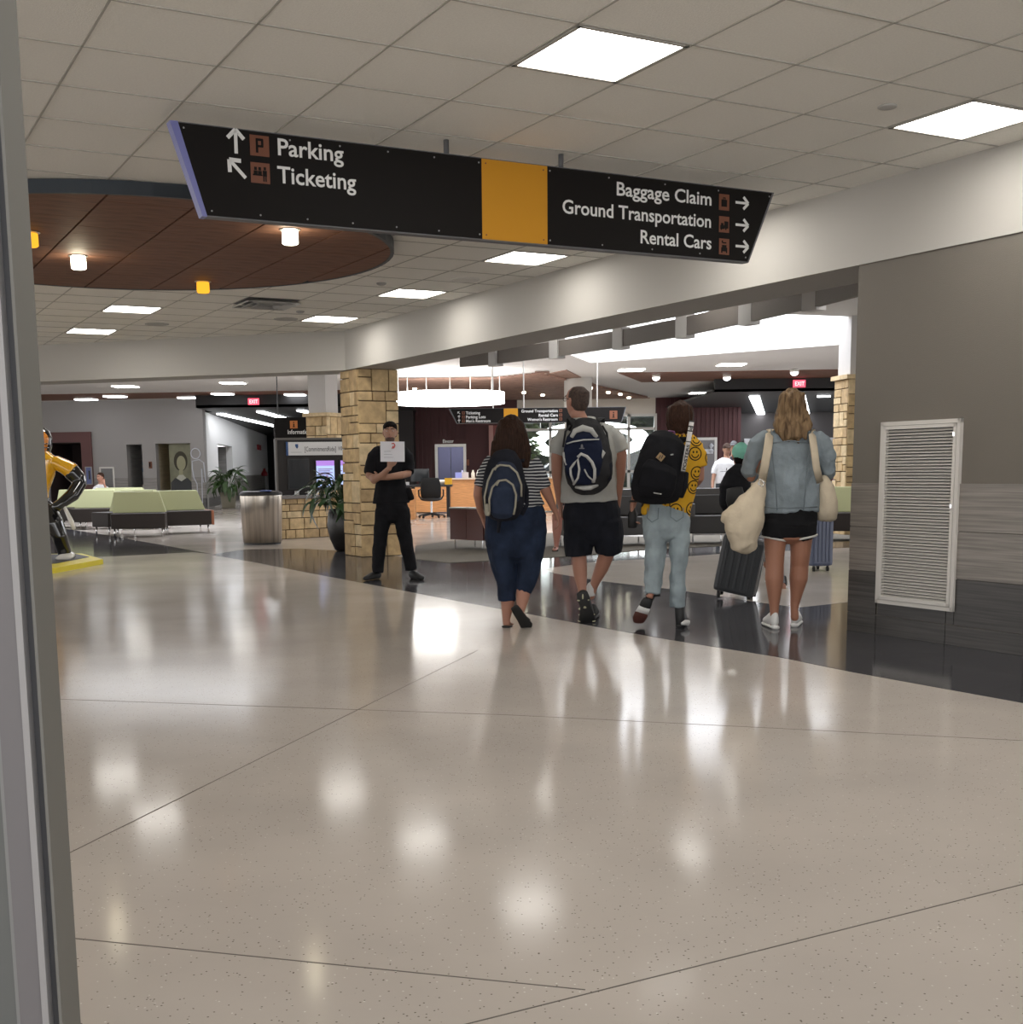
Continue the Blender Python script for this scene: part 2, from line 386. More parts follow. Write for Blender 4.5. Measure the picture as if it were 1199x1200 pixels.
# lay-in light fixtures
def troffer(name, c, yaw, z, wx, wy, label, group, par=None, em=L_panel):
    r = empty(name, (c[0], c[1], z), label, 'light', group)
    M = Matrix.Translation((c[0], c[1], z)) @ Matrix.Rotation(yaw, 4, 'Z')
    b = newbm(); q = .02
    box(b, (-wx / 2, -wy / 2, -.004), (wx / 2, -wy / 2 + q, .02), M); box(b, (-wx / 2, wy / 2 - q, -.004), (wx / 2, wy / 2, .02), M)
    box(b, (-wx / 2, -wy / 2, -.004), (-wx / 2 + q, wy / 2, .02), M); box(b, (wx / 2 - q, -wy / 2, -.004), (wx / 2, wy / 2, .02), M)
    obj('frame', b, M_grid, r)
    b = newbm(); box(b, (-wx / 2 + q, -wy / 2 + q, .004), (wx / 2 - q, wy / 2 - q, .02), M); obj('diffuser', b, em, r)
    return r
LL = {(7, 3): 'square ceiling light hidden above the right end of the near sign', (3, -1): 'largest square ceiling light, above the yellow centre of the hanging sign', (7, -1): 'square ceiling light at the right edge beside the long beam',
      (7, 7): 'square ceiling light just below the yellow panel of the near sign', (7, 11): 'square ceiling light, middle of the three along the beam behind the sign', (7, 15): 'square ceiling light nearest the beam corner above the stone pillar',
      (3, 15): 'square ceiling light behind the wood disc, nearer of the left pair', (3, 19): 'square ceiling light behind the wood disc, farther of the left pair'}
for (i, j) in LIGHTS:
    c = (gp(i, j) + gp(i + 1, j + 1)) / 2
    if (c - V2(dcx, dcy)).length < dr or (c - P1).dot(fN) > -.1: continue
    troffer('ceiling_light', c, YAW, ZC, T - .02, T - .02, LL.get((i, j), 'square ceiling light set in the tiled ceiling out of the frame'), 'square lights in the tiled ceiling')
# wood disc
r = empty('ceiling_disc', (dcx, dcy, DZ), 'round red-brown wood ceiling disc with a dark rim, left of the sign', 'ceiling panel')
b = newbm(); R0 = [[Vector((dcx + rr * math.cos(2 * PI * k / 72), dcy + rr * math.sin(2 * PI * k / 72), z)) for k in range(72)] for rr, z in ((dr, DZ - .004), (dr, ZC), (dr - .03, ZC), (dr - .03, DZ - .004), (dr, DZ - .004))]
rings(b, R0, False, False); obj('rim', b, mat('disc_rim', (.026, .036, .048), .5), r, sm=False)
b = newbm(); prism(b, [(dcx + (p.x - dcx) * .98, dcy + (p.y - dcy) * .98) for p in DISC], DZ + .025, DZ + .05); obj('backing', b, mat('disc_backing', (.30, .21, .16), .8), r)
TW = 1.22
for i in range(-20, 16):
    for j in range(-10, 40):
        a0 = OG + AX * (i * T) + BX * (j * .305); a = V2(a0.x, a0.y); q = .004; A2 = V2(*AX.xy); B2 = V2(*BX.xy)
        q = .008
        poly = [a + A2 * q + B2 * q * .3, a + A2 * (T - q) + B2 * q * .3, a + A2 * (T - q) + B2 * (.305 - q * .3), a + A2 * q + B2 * (.305 - q * .3)]
        if min((p - V2(dcx, dcy)).length for p in poly) > dr: continue
        for k in range(24):
            an = 2 * PI * (k + .5) / 24; n = V2(math.cos(an), math.sin(an)); poly = clip(poly, V2(dcx, dcy) + n * (dr - .032), n)
            if len(poly) < 3: break
        if len(poly) < 3 or area(poly) < .003: continue
        b = newbm(); prism(b, [((p - a).dot(A2), (p - a).dot(B2)) for p in poly], 0, .02)
        o = obj('wood_panel', b, M_wood, r); o.matrix_parent_inverse = Matrix.Translation(-r.location); o.location = (a.x, a.y, DZ + random.uniform(0, .0015)); o.rotation_euler = (0, 0, YAW)
# cylinder lamps under the disc
def canlight(px, py, lit, label):
    p = G(px, py, DZ - .05); r = empty('cylinder_lamp', (p.x, p.y, DZ), label, 'lamp', 'small glass cylinder lamps under the wood disc')
    b = newbm(); lathe(b, [(.075, 0), (.078, -.006), (.06, -.012), (.055, -.002)], (p.x, p.y, DZ), 20); obj('trim_ring', b, M_alu, r)
    b = newbm(); lathe(b, [(.058, -.004), (.06, -.05), (.06, -.10), (.05, -.108), (.045, -.1)], (p.x, p.y, DZ), 20)
    obj('glass_shade', b, L_pend if lit else L_amber, r, sm=True)
canlight(92, 307, True, 'lit glass cylinder lamp under the wood disc, nearest the door jamb')
canlight(340, 277, True, 'lit glass cylinder lamp under the wood disc, just below the sign')
canlight(238, 336, False, 'amber glass cylinder lamp under the wood disc at its far rim')
canlight(35, 280, False, 'amber glass cylinder lamp half hidden behind the door jamb')
for p in ((92, 307), (340, 277)):
    q = G(p[0], p[1], DZ - .05); l = bpy.data.lights.new('cylinder_lamp_bulb', 'POINT'); l.energy = 1.3; l.color = (1, .8, .5); l.shadow_soft_size = .04
    lo = bpy.data.objects.new('cylinder_lamp_bulb', l); COL.objects.link(lo); lo.location = (q.x, q.y, DZ - .17)
# vent, speakers, sprinklers on the tiled ceiling
p = G(312, 354, ZC); r = empty('air_vent', (p.x, p.y, ZC), 'square metal louvred air vent in the tiled ceiling beyond the disc', 'vent')
M = Matrix.Translation((p.x, p.y, ZC)) @ Matrix.Rotation(YAW, 4, 'Z')
b = newbm()
for k, (s0, s1) in enumerate(((.30, .27), (.22, .19), (.14, .11))):
    zz = -.012 - k * .006
    for sx, sy in ((1, 0), (-1, 0), (0, 1), (0, -1)):
        pts = [(s0, -s0), (s0, s0), (s1, s1), (s1, -s1)]
        vs = []
        for dz in (0, -.012):
            for (x, y) in pts:
                X, Y = (x * sx, y) if sx else (y, x * sy)
                vs.append(M @ Vector((X, Y, zz + dz - (.02 if abs(x) == s0 else 0))))
        q = [b.verts.new(v) for v in vs]
        for f in ((0, 1, 2, 3), (4, 5, 6, 7), (0, 1, 5, 4), (1, 2, 6, 5), (2, 3, 7, 6), (3, 0, 4, 7)): b.faces.new([q[i] for i in f])
obj('louver_frame', b, M_alu, r); b = newbm(); box(b, (-.29, -.29, -.002), (.29, .29, .002), M); obj('duct_opening', b, M_char, r)
def dome(px, py, rad, h, name, label, cat, m=M_white, grp=None):
    p = G(px, py, ZC); b = newbm(); lathe(b, [(rad, .004), (rad, -.004), (rad * .9, -h * .6), (rad * .55, -h), (.001, -h)], (p.x, p.y, ZC), 24); o = obj(name, b, m, sm=True); tag(o, label, cat, grp)
M_spk = mat('speaker_grille', (.42, .41, .39), .7)
dome(545, 328, .15, .012, 'ceiling_speaker', 'round ceiling speaker right of the wood disc near the beam', 'speaker', M_white, 'round ceiling speakers')
dome(335, 374, .15, .012, 'ceiling_speaker', 'round ceiling speaker just behind the air vent', 'speaker', M_spk, 'round ceiling speakers')
dome(184, 380, .15, .012, 'ceiling_speaker', 'round ceiling speaker left of the air vent behind the disc', 'speaker', M_spk, 'round ceiling speakers')
dome(1040, 125, .05, .012, 'sprinkler_cover', 'small round sprinkler cover by the right-hand ceiling light', 'sprinkler', M_spk, 'sprinkler covers')
dome(447, 332, .05, .02, 'sprinkler_cover', 'small sprinkler cover just right of the disc edge', 'sprinkler', M_spk, 'sprinkler covers')
dome(352, 365, .05, .02, 'sprinkler_cover', 'small sprinkler cover beside the air vent', 'sprinkler', M_spk, 'sprinkler covers')
dome(264, 396, .05, .02, 'sprinkler_cover', 'small sprinkler cover beside the left fascia', 'sprinkler', M_spk, 'sprinkler covers')

# ---- dropped beam (fascia)
BW = .62
b = newbm(); A2 = V2(*AX.xy); B2 = V2(*BX.xy)
s = P1 - B2 * 9; e2 = LA + A2 * BW
K2 = LA + A2 * BW + B2 * 0
prism(b, [s[:], (s + A2 * BW)[:], (LA + A2 * BW + B2 * .2)[:], LA[:]], ZB, 4.3)
struct('trim_1', b, M_fascia)
b = newbm(); e = LA + dL * 15
prism(b, [LA[:], (LA + A2 * BW + B2 * .2)[:], (LA + nL * BW + dL * .3)[:], (e + nL * BW)[:], e[:]], ZB, 4.3)
struct('trim_2', b, M_fascia)

# ---- right pier: wall with wainscot tiles and return-air grille
PL = HIT(992, 740, P1.to_3d(), BX)[0]        # s of left end along BX from P1
pierP = P1 + A2 * .012
def PM(s, z, out=0): p = pierP + B2 * s - A2 * out; return Vector((p.x, p.y, z))
Mp = frame(PM(PL, 0), -BX)                   # local x runs toward the camera along the face, y up, z out of the wall
b = newbm(); box(b, (0, 0, -.7), (7.5, ZB, 0), Mp); struct('wall_right', b, M_taupe)
pier = bpy.data.objects['wall_right']
def pu(px, py): s_, z_ = HIT(px, py, pierP.to_3d(), BX); return PL - s_, z_
M_tg = [mat('grey_tile_%d' % i, c, .35, var=.30, vscale=3.0, stretch=(.6, .6, 26), var2=c2) for i, (c, c2) in enumerate([((.14, .122, .105), (.27, .24, .21)), ((.16, .14, .122), (.30, .265, .235))])]
M_td = [mat('dark_tile_%d' % i, c, .35, var=.30, vscale=3.0, stretch=(.6, .6, 26), var2=c2) for i, (c, c2) in enumerate([((.020, .017, .015), (.06, .053, .048)), ((.025, .022, .019), (.072, .064, .057))])]
ul, vt_ = pu(1036, 495); ur, vb = pu(1120, 715); ul2, _ = pu(1029, 706)
ul = ul2; v0 = pu(1029, 706)[1]; v1 = pu(1036, 495)[1]
rows = [(.135, M_td, 0.0), (.435, M_td, .0), (.74, M_tg, 0), (1.045, M_tg, 0)]
z0 = 0
def rect_minus(x0, x1, z0, z1):
    """tile rectangles with the grille opening cut out"""
    g0, g1, h0, h1 = ul + .004, ur - .004, v0 + .004, v1
    if x1 <= g0 or x0 >= g1 or z1 <= h0 or z0 >= h1: return [(x0, x1, z0, z1)]
    o = []
    if x0 < g0: o.append((x0, g0, z0, z1))
    if x1 > g1: o.append((g1, x1, z0, z1))
    if z0 < h0: o.append((max(x0, g0), min(x1, g1), z0, h0))
    return o
for ri, (z1, ms, off) in enumerate(rows):
    xs = [0.0]; x = .27 + (.0 if ri else 0)
    while x < 5: xs.append(x); x += .605
    for a, c in zip(xs, xs[1:]):
        for (x0, x1, y0, y1) in rect_minus(a, c, z0, z1):
            if x1 - x0 < .03 or y1 - y0 < .02: continue
            b = newbm(); q = .0025; box(b, (x0 + q, y0 + q, -.004), (x1 - q, y1 - q, .010 + random.uniform(0, .0012)), Mp)
            obj('wall_tile', b, random.choice(ms), pier)
    z0 = z1
# tiles on the narrow return face (left end of the pier)
Mr = frame(PM(PL, 0) + (AX * .7), -AX)
# grille
r = empty('return_air_grille', PM((PL - (ul + ur) / 2), v0), 'tall white louvred return-air grille in the grey wall at right', 'vent')
b = newbm(); fw = .026; zf = .03
M_gr = mat('grille_paint', (.62, .59, .545), .5)
for bx in (((ul, v0, 0), (ul + fw, v1, zf)), ((ur - fw, v0, 0), (ur, v1, zf)), ((ul, v0, 0), (ur, v0 + fw, zf)), ((ul, v1 - fw, 0), (ur, v1, zf))): box(b, bx[0], bx[1], Mp)
obj('outer_frame', b, M_gr, r)
b = newbm(); i0 = fw + .003; fw2 = .022
for bx in (((ul + i0, v0 + i0, .0), (ul + i0 + fw2, v1 - i0, .034)), ((ur - i0 - fw2, v0 + i0, 0), (ur - i0, v1 - i0, .034)), ((ul + i0, v0 + i0, 0), (ur - i0, v0 + i0 + fw2, .034)), ((ul + i0, v1 - i0 - fw2, 0), (ur - i0, v1 - i0, .034))): box(b, bx[0], bx[1], Mp)
obj('door_frame', b, M_gr, r)
b = newbm(); lo_, hi_ = v0 + i0 + fw2, v1 - i0 - fw2; N = 56; x0, x1 = ul + i0 + fw2, ur - i0 - fw2
for k in range(N):
    z = lo_ + (hi_ - lo_) * k / N; dz = (hi_ - lo_) / N
    vs = [b.verts.new(Mp @ Vector(c)) for c in ((x0, z, .028), (x1, z, .028), (x1, z + dz * .62, .008), (x0, z + dz * .62, .008), (x0, z + .002, .03), (x1, z + .002, .03), (x1, z + dz * .62 + .002, .01), (x0, z + dz * .62 + .002, .01))]
    for f in ((0, 1, 2, 3), (7, 6, 5, 4), (0, 4, 5, 1), (2, 6, 7, 3)): b.faces.new([vs[i] for i in f])
o = obj('louver_slats', b, M_gr, r); o['kind'] = 'stuff'
b = newbm(); box(b, (x0 - .01, lo_ - .01, .001), (x1 + .01, hi_ + .01, .004), Mp); obj('backing', b, M_char, r)
for zz in (.62, .93):
    b = newbm(); zc = v0 + (v1 - v0) * (.55 if zz == .62 else .92); box(b, (ur - i0 - .020, zc - .012, .034), (ur - i0 - .004, zc + .012, .040), Mp); box(b, (ur - i0 - .016, zc - .004, .04), (ur - i0 - .009, zc + .016, .046), Mp); obj('latch', b, M_chrome, r)

# ---- stone pillars
def stonework(parent, M, Wd, H0, H1, seed, rowh=(.13, .19, .25, .30), minl=.16, out=.018, name='stone'):
    rnd = random.Random(seed); z = H0
    while z < H1 - .01:
        h = rnd.choice(rowh)
        if z + h > H1 - .08: h = H1 - z
        x = 0
        while x < Wd - .001:
            l = rnd.uniform(minl, minl * 2.6)
            if x + l > Wd - .1: l = Wd - x
            cells = [(x, z, l, h)]
            if h > .2 and rnd.random() < .5:
                c = rnd.uniform(.35, .65)
                cells = [(x, z, l, h * c), (x, z + h * c, l, h * (1 - c))]
            elif l > .34 and rnd.random() < .5:
                c = rnd.uniform(.35, .65); cells = [(x, z, l * c, h), (x + l * c, z, l * (1 - c), h)]
            for (cx, cz, cw, ch) in cells:
                q = .007; t = out + rnd.uniform(-.005, .006)
                b = newbm(); vs = box(b, (cx + q, cz + q, -.01), (cx + cw - q, cz + ch - q, t), M)
                bmesh.ops.bevel(b, geom=[e for e in b.edges], offset=.004, segments=1, affect='EDGES')
                obj(name, b, rnd.choice(M_stone), parent)
            x += l
        z += h
def stone_pillar(C, yaw, side, H, label, seed, faces=(0, 1), core_top=None, cap=False):
    t = Vector((math.cos(yaw), math.sin(yaw), 0)); u = Vector((-t.y, t.x, 0))
    r = empty('stone_pillar', (C.x, C.y, 0), label, 'pillar')
    b = newbm(); p = [C + t * .02 + u * .02, C + t * (side - .02) + u * .02, C + t * (side - .02) + u * (side - .02), C + t * .02 + u * (side - .02)]
    prism(b, [(q.x, q.y) for q in p], 0, H); obj('mortar_core', b, M_mortar, r)
    Ms = [frame(C + u * .012, t), frame(C + t * .012 + u * side, -u)]
    if 2 in faces: Ms.append(frame(C + t * side - t * .012, u)); 
    for k, M in enumerate(Ms): stonework(r, M, side, 0, H, seed + k)
    return r, t, u
C0 = G(424, 654.5); C0 = C0 * 1.015; C0.z = 0
PR, pt_, pu_ = stone_pillar(C0, YAW, .60, ZB, 'tan limestone pillar beside the man holding the paper', 11)

# ---- near door jamb at the left edge
YJ = 2.0
jm = bpy.data.objects.new('door_1', None); COL.objects.link(jm); jm['kind'] = 'structure'; jm.location = (D(60, 1199, YJ).x, YJ, 0)
def jx(px): return D(px, 1199, YJ).x
for (n, a, c, y0, m) in (('jamb_post', 69.5, 73, 0, mat('jamb_grey', (.17, .165, .15), .6)), ('gasket', 58, 70, .018, mat('gasket', (.06, .06, .065), .5)), ('door_bead', 51, 58.5, -.004, mat('bead', (.34, .33, .33), .4)),
                         ('door_stile', 24, 51.5, 0, mat('stile', (.17, .16, .165), .5)), ('door_edge', 19, 24.5, .004, mat('bead2', (.24, .24, .235), .4)), ('door_leaf', -60, 19.5, .008, mat('leaf', (.13, .135, .13), .5))):
    b = newbm(); box(b, (jx(a), YJ + y0, 0), (jx(c), YJ + .09, 3.0)); obj(n, b, m, jm)

# ================================================================== THE NEAR HANGING SIGN
def icon(kind, x, y, h, M, par, wd=None, col=M_signbrown):
    wd = wd or h
    b = newbm(); box(b, (x, y, .001), (x + wd, y + h, .003), M); ic = obj('pictogram', b, col, par)
    b = newbm(); B = lambda x0, y0, x1, y1: box(b, (x + x0 * wd, y + y0 * h, .003), (x + x1 * wd, y + y1 * h, .0045), M)
    if kind == 'P': B(.3, .15, .42, .85); B(.3, .73, .68, .85); B(.3, .42, .68, .53); B(.58, .45, .70, .82)
    elif kind == 'ticket':
        for q in (.18, .40): B(q, .62, q + .14, .78); B(q - .03, .42, q + .17, .6)
        B(.1, .36, .6, .43); B(.68, .65, .8, .8); B(.62, .35, .84, .63); B(.64, .1, .71, .35); B(.75, .1, .82, .35)
    elif kind == 'bag': B(.22, .22, .78, .66); B(.38, .66, .44, .78); B(.56, .66, .62, .78); B(.38, .74, .62, .8)
    elif kind == 'bus': B(.1, .2, .5, .45); B(.18, .42, .42, .58); B(.5, .25, .9, .7); B(.15, .14, .26, .24); B(.6, .16, .72, .28)
    elif kind == 'car': B(.3, .7, .7, .78); B(.24, .74, .36, .88); B(.2, .2, .8, .44); B(.28, .42, .72, .6); B(.2, .1, .32, .22); B(.68, .1, .8, .22)
    elif kind == 'i': B(.42, .15, .58, .62); B(.42, .7, .58, .85); B(.32, .15, .68, .22)
    else: B(.3, .2, .7, .8)
    obj('pictogram_mark', b, M_signblk, ic)
def arrow(x, y, h, ang, M, par):
    b = newbm(); c = Vector((x, y, 0)); R = Matrix.Rotation(ang, 3, 'Z')
    def st(p, q, wd):
        p, q = Vector((*p, 0)), Vector((*q, 0)); t = (q - p).normalized(); n = Vector((-t.y, t.x, 0)) * wd / 2
        pts = [c + R @ (k * h) for k in (p - n, q - n, q + n, p + n)]
        prism(b, [(k.x, k.y) for k in pts], .001, .0025, M)
    st((0, -.5), (0, .42), .15); st((0, .5), (-.36, .12), .17); st((0, .5), (.36, .12), .17)
    obj('arrow', b, M_signwhite, par)
SR1, SR2 = G(526, 163, ZC), G(661, 180, ZC)
ts = (SR2 - SR1); ts.z = 0; ts.normalize()
S0 = Vector((SR1.x, SR1.y, 0))
n0 = ts.cross(Vector((0, 0, 1)))
ZB1, ZT1 = 2.505, 2.968
def sign(name, label, S0, ts, zb, zt, xl_t, xl_b, xr_b, xr_t, y0, y1, th=.07):
    r = empty(name, (S0.x, S0.y, zt), label, 'sign')
    M = frame(S0, ts)
    b = newbm(); A = [(xl_b, zb), (xr_b, zb), (xr_t, zt), (xl_t, zt)]
    prism(b, A, -th, 0, M); obj('sign_body', b, mat('sign_frame', (.13, .13, .14), .5), r)
    f = .006
    for (nm, pts, m) in (('left_panel', [(xl_b + .02, zb + f), (y0, zb + f), (y0, zt - f), (xl_t + .035, zt - f)], M_signblk), ('yellow_panel', [(y0, zb + f), (y1, zb + f), (y1, zt - f), (y0, zt - f)], M_yellow), ('right_panel', [(y1, zb + f), (xr_b - .012, zb + f), (xr_t - .02, zt - f), (y1, zt - f)], M_signblk)):
        for (z0, z1, side) in ((-.001, .004, 0), (-th - .004, -th + .001, 1)):
            b = newbm(); prism(b, pts, z0, z1, M); o = obj(nm, b, m, r)
            if nm == 'yellow_panel': o['label'] = 'plain amber yellow centre panel'
    return r, M
r, M = sign('hanging_sign', 'long black hanging sign with yellow centre reading Parking, Ticketing and Baggage Claim', S0, ts, ZB1, ZT1, -1.595, -1.445, 2.20, 2.405, .208, .652)
b = newbm(); pts = [Vector((-1.597, ZT1, 0)), Vector((-1.447, ZB1, 0))]
vs = [b.verts.new(M @ p) for p in (Vector((-1.600, ZT1, .002)), Vector((-1.450, ZB1, .002)), Vector((-1.450, ZB1, -.072)), Vector((-1.600, ZT1, -.072)), Vector((-1.56, ZT1 + .001, .005)), Vector((-1.425, ZB1 - .001, .005)), Vector((-1.425, ZB1 - .001, -.074)), Vector((-1.56, ZT1 + .001, -.074)))]
for f in ((0, 1, 2, 3), (4, 5, 6, 7), (0, 1, 5, 4), (1, 2, 6, 5), (2, 3, 7, 6), (3, 0, 4, 7)): b.faces.new([vs[i] for i in f])
o = obj('end_cap', b, M_signblue, r); o['label'] = 'violet-blue slanted end edge'
for s_ in (0, (SR2 - SR1).length):
    b = newbm(); tube(b, [M @ Vector((s_, ZT1 - .01, -.035)), M @ Vector((s_, ZC + .01, -.035))], .016, 10); obj('hanger_rod', b, mat('rod_grey', (.10, .10, .105), .5), r, sm=True)
Mf = M @ Matrix.Translation((0, 0, .004))
def sxy(px, py): s_, z_ = HIT(px, py, S0, ts); return s_, z_
xp, zp = sxy(324, 181.5); x2_, _ = sxy(401, 190)
text('lettering', 'Parking', .086, M_signwhite, Mf @ Matrix.Translation((xp, zp, 0)), r, width=x2_ - xp)
xp, zp = sxy(325, 214); x2_, _ = sxy(417, 223)
text('lettering', 'Ticketing', .086, M_signwhite, Mf @ Matrix.Translation((xp, zp, 0)), r, width=x2_ - xp)
for (s1, px0, px1, y0, y1) in (('Baggage Claim', 721, 832, 228.5, 241), ('Ground Transportation', 658, 832, 250.5, 266), ('Rental Cars', 749, 832, 285, 292)):
    x0, z0_ = sxy(px0, y0); x1, z1_ = sxy(px1, y1)
    text('lettering', s1, .080, M_signwhite, Mf @ Matrix.Translation((x0, (z0_ + z1_) / 2, 0)), r, width=x1 - x0)
for (kd, px, py) in (('P', 293, 182), ('ticket', 294, 214)):
    x0, z0_ = sxy(px, py); icon(kd, x0, z0_, .105, Mf, r)
for k, (kd, py) in enumerate((('bag', 246), ('bus', 272), ('car', 298))):
    x0, z0_ = sxy(842, py); icon(kd, x0, z0_, .10, Mf, r, wd=.082)
for (px, py, a) in ((276, 166, 0), (278, 198, PI / 4), (869, 238, -PI / 2), (869, 264, -PI / 2), (869, 289, -PI / 2)):
    x0, z0_ = sxy(px, py); arrow(x0, z0_, .122 if px < 400 else .105, a, Mf, r)
for xs_, n_ in (((-1.54, .0, None), 0),): pass
for k in range(7):
    for zz, xa in ((ZT1 - .03, -1.53), (ZB1 + .03, -1.40)):
        xx = xa + k * (.19 - xa) / 6; b = newbm(); lathe(b, [(.005, 0), (.005, .002), (.001, .003)], (0, 0, 0), 8)
        obj('bolt', b, mat('bolt_grey', (.30, .30, .30), .6), r, M=Mf @ Matrix.Translation((xx, zz, 0)))
for k in range(5):
    for zz, xb in ((ZT1 - .03, 2.36), (ZB1 + .03, 2.17)):
        xx = .67 + k * (xb - .67) / 4; b = newbm(); lathe(b, [(.005, 0), (.005, .002), (.001, .003)], (0, 0, 0), 8)
        obj('bolt', b, mat('bolt_grey', (.30, .30, .30), .6), r, M=Mf @ Matrix.Translation((xx, zz, 0)))
for xx in (.235, .625):
    for zz in (ZT1 - .03, ZB1 + .03): b = newbm(); lathe(b, [(.005, 0), (.005, .002), (.001, .003)], (0, 0, 0), 8); obj('bolt', b, M_signbrown, r, M=Mf @ Matrix.Translation((xx, zz, 0)))

# ================================================================== THE HALL BEYOND
def fill_with_holes(bm, outer, holes, z):
    es = []
    for loop in [outer] + holes:
        vs = [bm.verts.new((p[0], p[1], z)) for p in loop]
        es += [bm.edges.new((vs[i], vs[(i + 1) % len(vs)])) for i in range(len(vs))]
    bmesh.ops.triangle_fill(bm, use_beauty=True, use_dissolve=False, edges=es)
SKY_R = [(2.5, 29.2), (7.7, 25.2), (6.35, 20.9), (3.2, 19.7), (1.3, 21.6), (1.45, 25.6)]
SKY_L = [(-10.2, 25.5), (-4.9, 24.3), (-4.7, 28.9), (-10.0, 30.0)]
s_ = P1 - B2 * 9 + A2 * BW * .5; k_ = LA + A2 * BW * .5; e_ = LA + nL * BW * .5 + dL * 15
outer = [s_[:], (22, s_.y), (22, 85), (-30, 85), (-30, e_.y), e_[:], k_[:]]
b = newbm(); fill_with_holes(b, outer, [SKY_R, SKY_L], Z4)
hc = struct('ceiling_2', b, M_ceil2)
for nm, P_, zt in (('window_1', SKY_R, Z4 + .8), ('window_2', SKY_L, Z4 + .8)):
    b = newbm(); n = len(P_)
    lo_ = [b.verts.new((p[0], p[1], Z4 - .002)) for p in P_]; hi_ = [b.verts.new((p[0], p[1], zt)) for p in P_]
    for i in range(n): b.faces.new((lo_[i], lo_[(i + 1) % n], hi_[(i + 1) % n], hi_[i]))
    sk = struct(nm, b, M_white, recalc=False)
    b = newbm(); prism(b, P_, zt, zt + .03); obj('skylight_glass', b, L_sky, sk)
# daylight coming down through the two skylights
def ceilpatch(name, pix, m, z, th=.02, parent=hc, kind=None):
    b = newbm(); prism(b, [G(x, y, z)[:2] for x, y in pix], z, z + th); return obj(name, b, m, parent)
ceilpatch('wood_strip', [(725, 437.5), (1010, 433), (1010, 443.5), (752, 448)], M_wood, Z4 - .015)
ceilpatch('wood_strip', [(30, 463), (470, 456.5), (470, 461.5), (30, 470)], M_wood, Z4 - .015)
ceilpatch('wood_ceiling', [(455, 446), (520, 445.5), (600, 443.5), (640, 439), (664, 434), (700, 452), (735, 462), (768, 468), (600, 470), (455, 471)], M_slat, Z4 - .02)
b = newbm(); ya, yb = 30.5, 42.5
for k in range(64):
    y = 31.2 + k * .18; x0 = -3.2; x1 = 1.2 + (y - 31) * .38
    p, q = Vector((x0, y, 0)), Vector((x1, y, 0))
    if y < 33: x0 = .2 + (33 - y) * .8
    box(b, (x0, y, Z4 - .07), (x1, y + .08, Z4 - .02))
o = obj('ceiling_slats', b, M_slat, hc); o['kind'] = 'stuff'
def diffuser_row(name, label, cat, pts, dims, z, m, group, rot=0):
    for i, (px, py) in enumerate(pts):
        p = G(px, py, z); r = empty(name, (p.x, p.y, z), label[i] if isinstance(label, list) else label, cat, group)
        M = Matrix.Translation(p) @ Matrix.Rotation(rot, 4, 'Z')
        b = newbm(); box(b, (-dims[0] / 2, -dims[1] / 2, 0), (dims[0] / 2, dims[1] / 2, dims[2]), M); obj('diffuser', b, m, r)
        b = newbm(); box(b, (-dims[0] / 2 - .015, -dims[1] / 2 - .015, dims[2] * .6), (dims[0] / 2 + .015, dims[1] / 2 + .015, dims[2] + .01), M); obj('housing', b, M_white, r)
diffuser_row('linear_light', ['small bright linear ceiling light farthest left, above the maroon portal', 'small bright linear ceiling light, second from the left on the hall ceiling', 'small bright linear ceiling light, third from the left, above the portrait panel', 'small bright linear ceiling light just left of the exit sign', 'small bright linear ceiling light between the exit sign and the grey column'], 'light', [(101, 469), (135, 465.5), (221, 467), (261, 462.5), (346, 463.5)], (.58, .5, .05), Z4 - .07, L_tube, 'linear lights on the far left ceiling', rot=-.1)
diffuser_row('flush_light', ['flush rectangular light above the far maroon portal', 'flush rectangular light left of the far grey column'], 'light', [(147, 453.5), (273, 449.5)], (.62, .6, .02), Z4 - .025, L_panel, 'flush lights on the far left ceiling')
diffuser_row('flush_light', ['flush rectangular light left of the right-hand skylight corner', 'flush rectangular light under the middle of the far skylight edge', 'flush rectangular light above the man in the white shirt'], 'light', [(740, 434), (857, 428), (820, 461)], (.62, .6, .02), Z4 - .025, L_panel, 'flush lights on the far right ceiling')
for i, (x, y) in enumerate([(4.6, 9.2), (4.3, 12.2), (2.4, 14.6), (.7, 17.6), (5.9, 15.2), (3.9, 17.9), (7.4, 12), (-3.5, 21.5), (0, 22.5), (-7, 21.5)]):
    r = troffer('recessed_light', (x, y), YAW, Z4 - .02, .6, .6, 'recessed square light in the hall ceiling hidden above the dropped beam', 'recessed lights above the beam')  # unseen lights added above the beam to brighten the hall floor
p = G(905, 353.5, Z4 - .02); troffer('recessed_light', (p.x, p.y), YAW, Z4 - .02, .6, .6, 'recessed square light glimpsed between the beam and the curved rail', 'recessed lights above the beam')
def spot(px, py, label, z=Z4 - .1, rad=.11):
    p = G(px, py, z); r = empty('spotlight', (p.x, p.y, z), label, 'light', 'round spotlights under the wood strip')
    b = newbm(); lathe(b, [(rad * .8, 0), (rad, .03), (rad, .08), (rad * .5, .1)], p, 16); obj('housing', b, M_white, r, sm=True)
    b = newbm(); lathe(b, [(.002, -.07), (rad * .55, -.055), (rad * .9, -.01), (rad * .9, .01)], p, 16); obj('lens', b, L_pend if False else L_tube, r, sm=True)
spot(769, 443, 'round spotlight under the wood strip, left of three'); spot(852, 443, 'round spotlight under the wood strip, middle of three'); spot(931, 437, 'round spotlight beside the right exit sign')
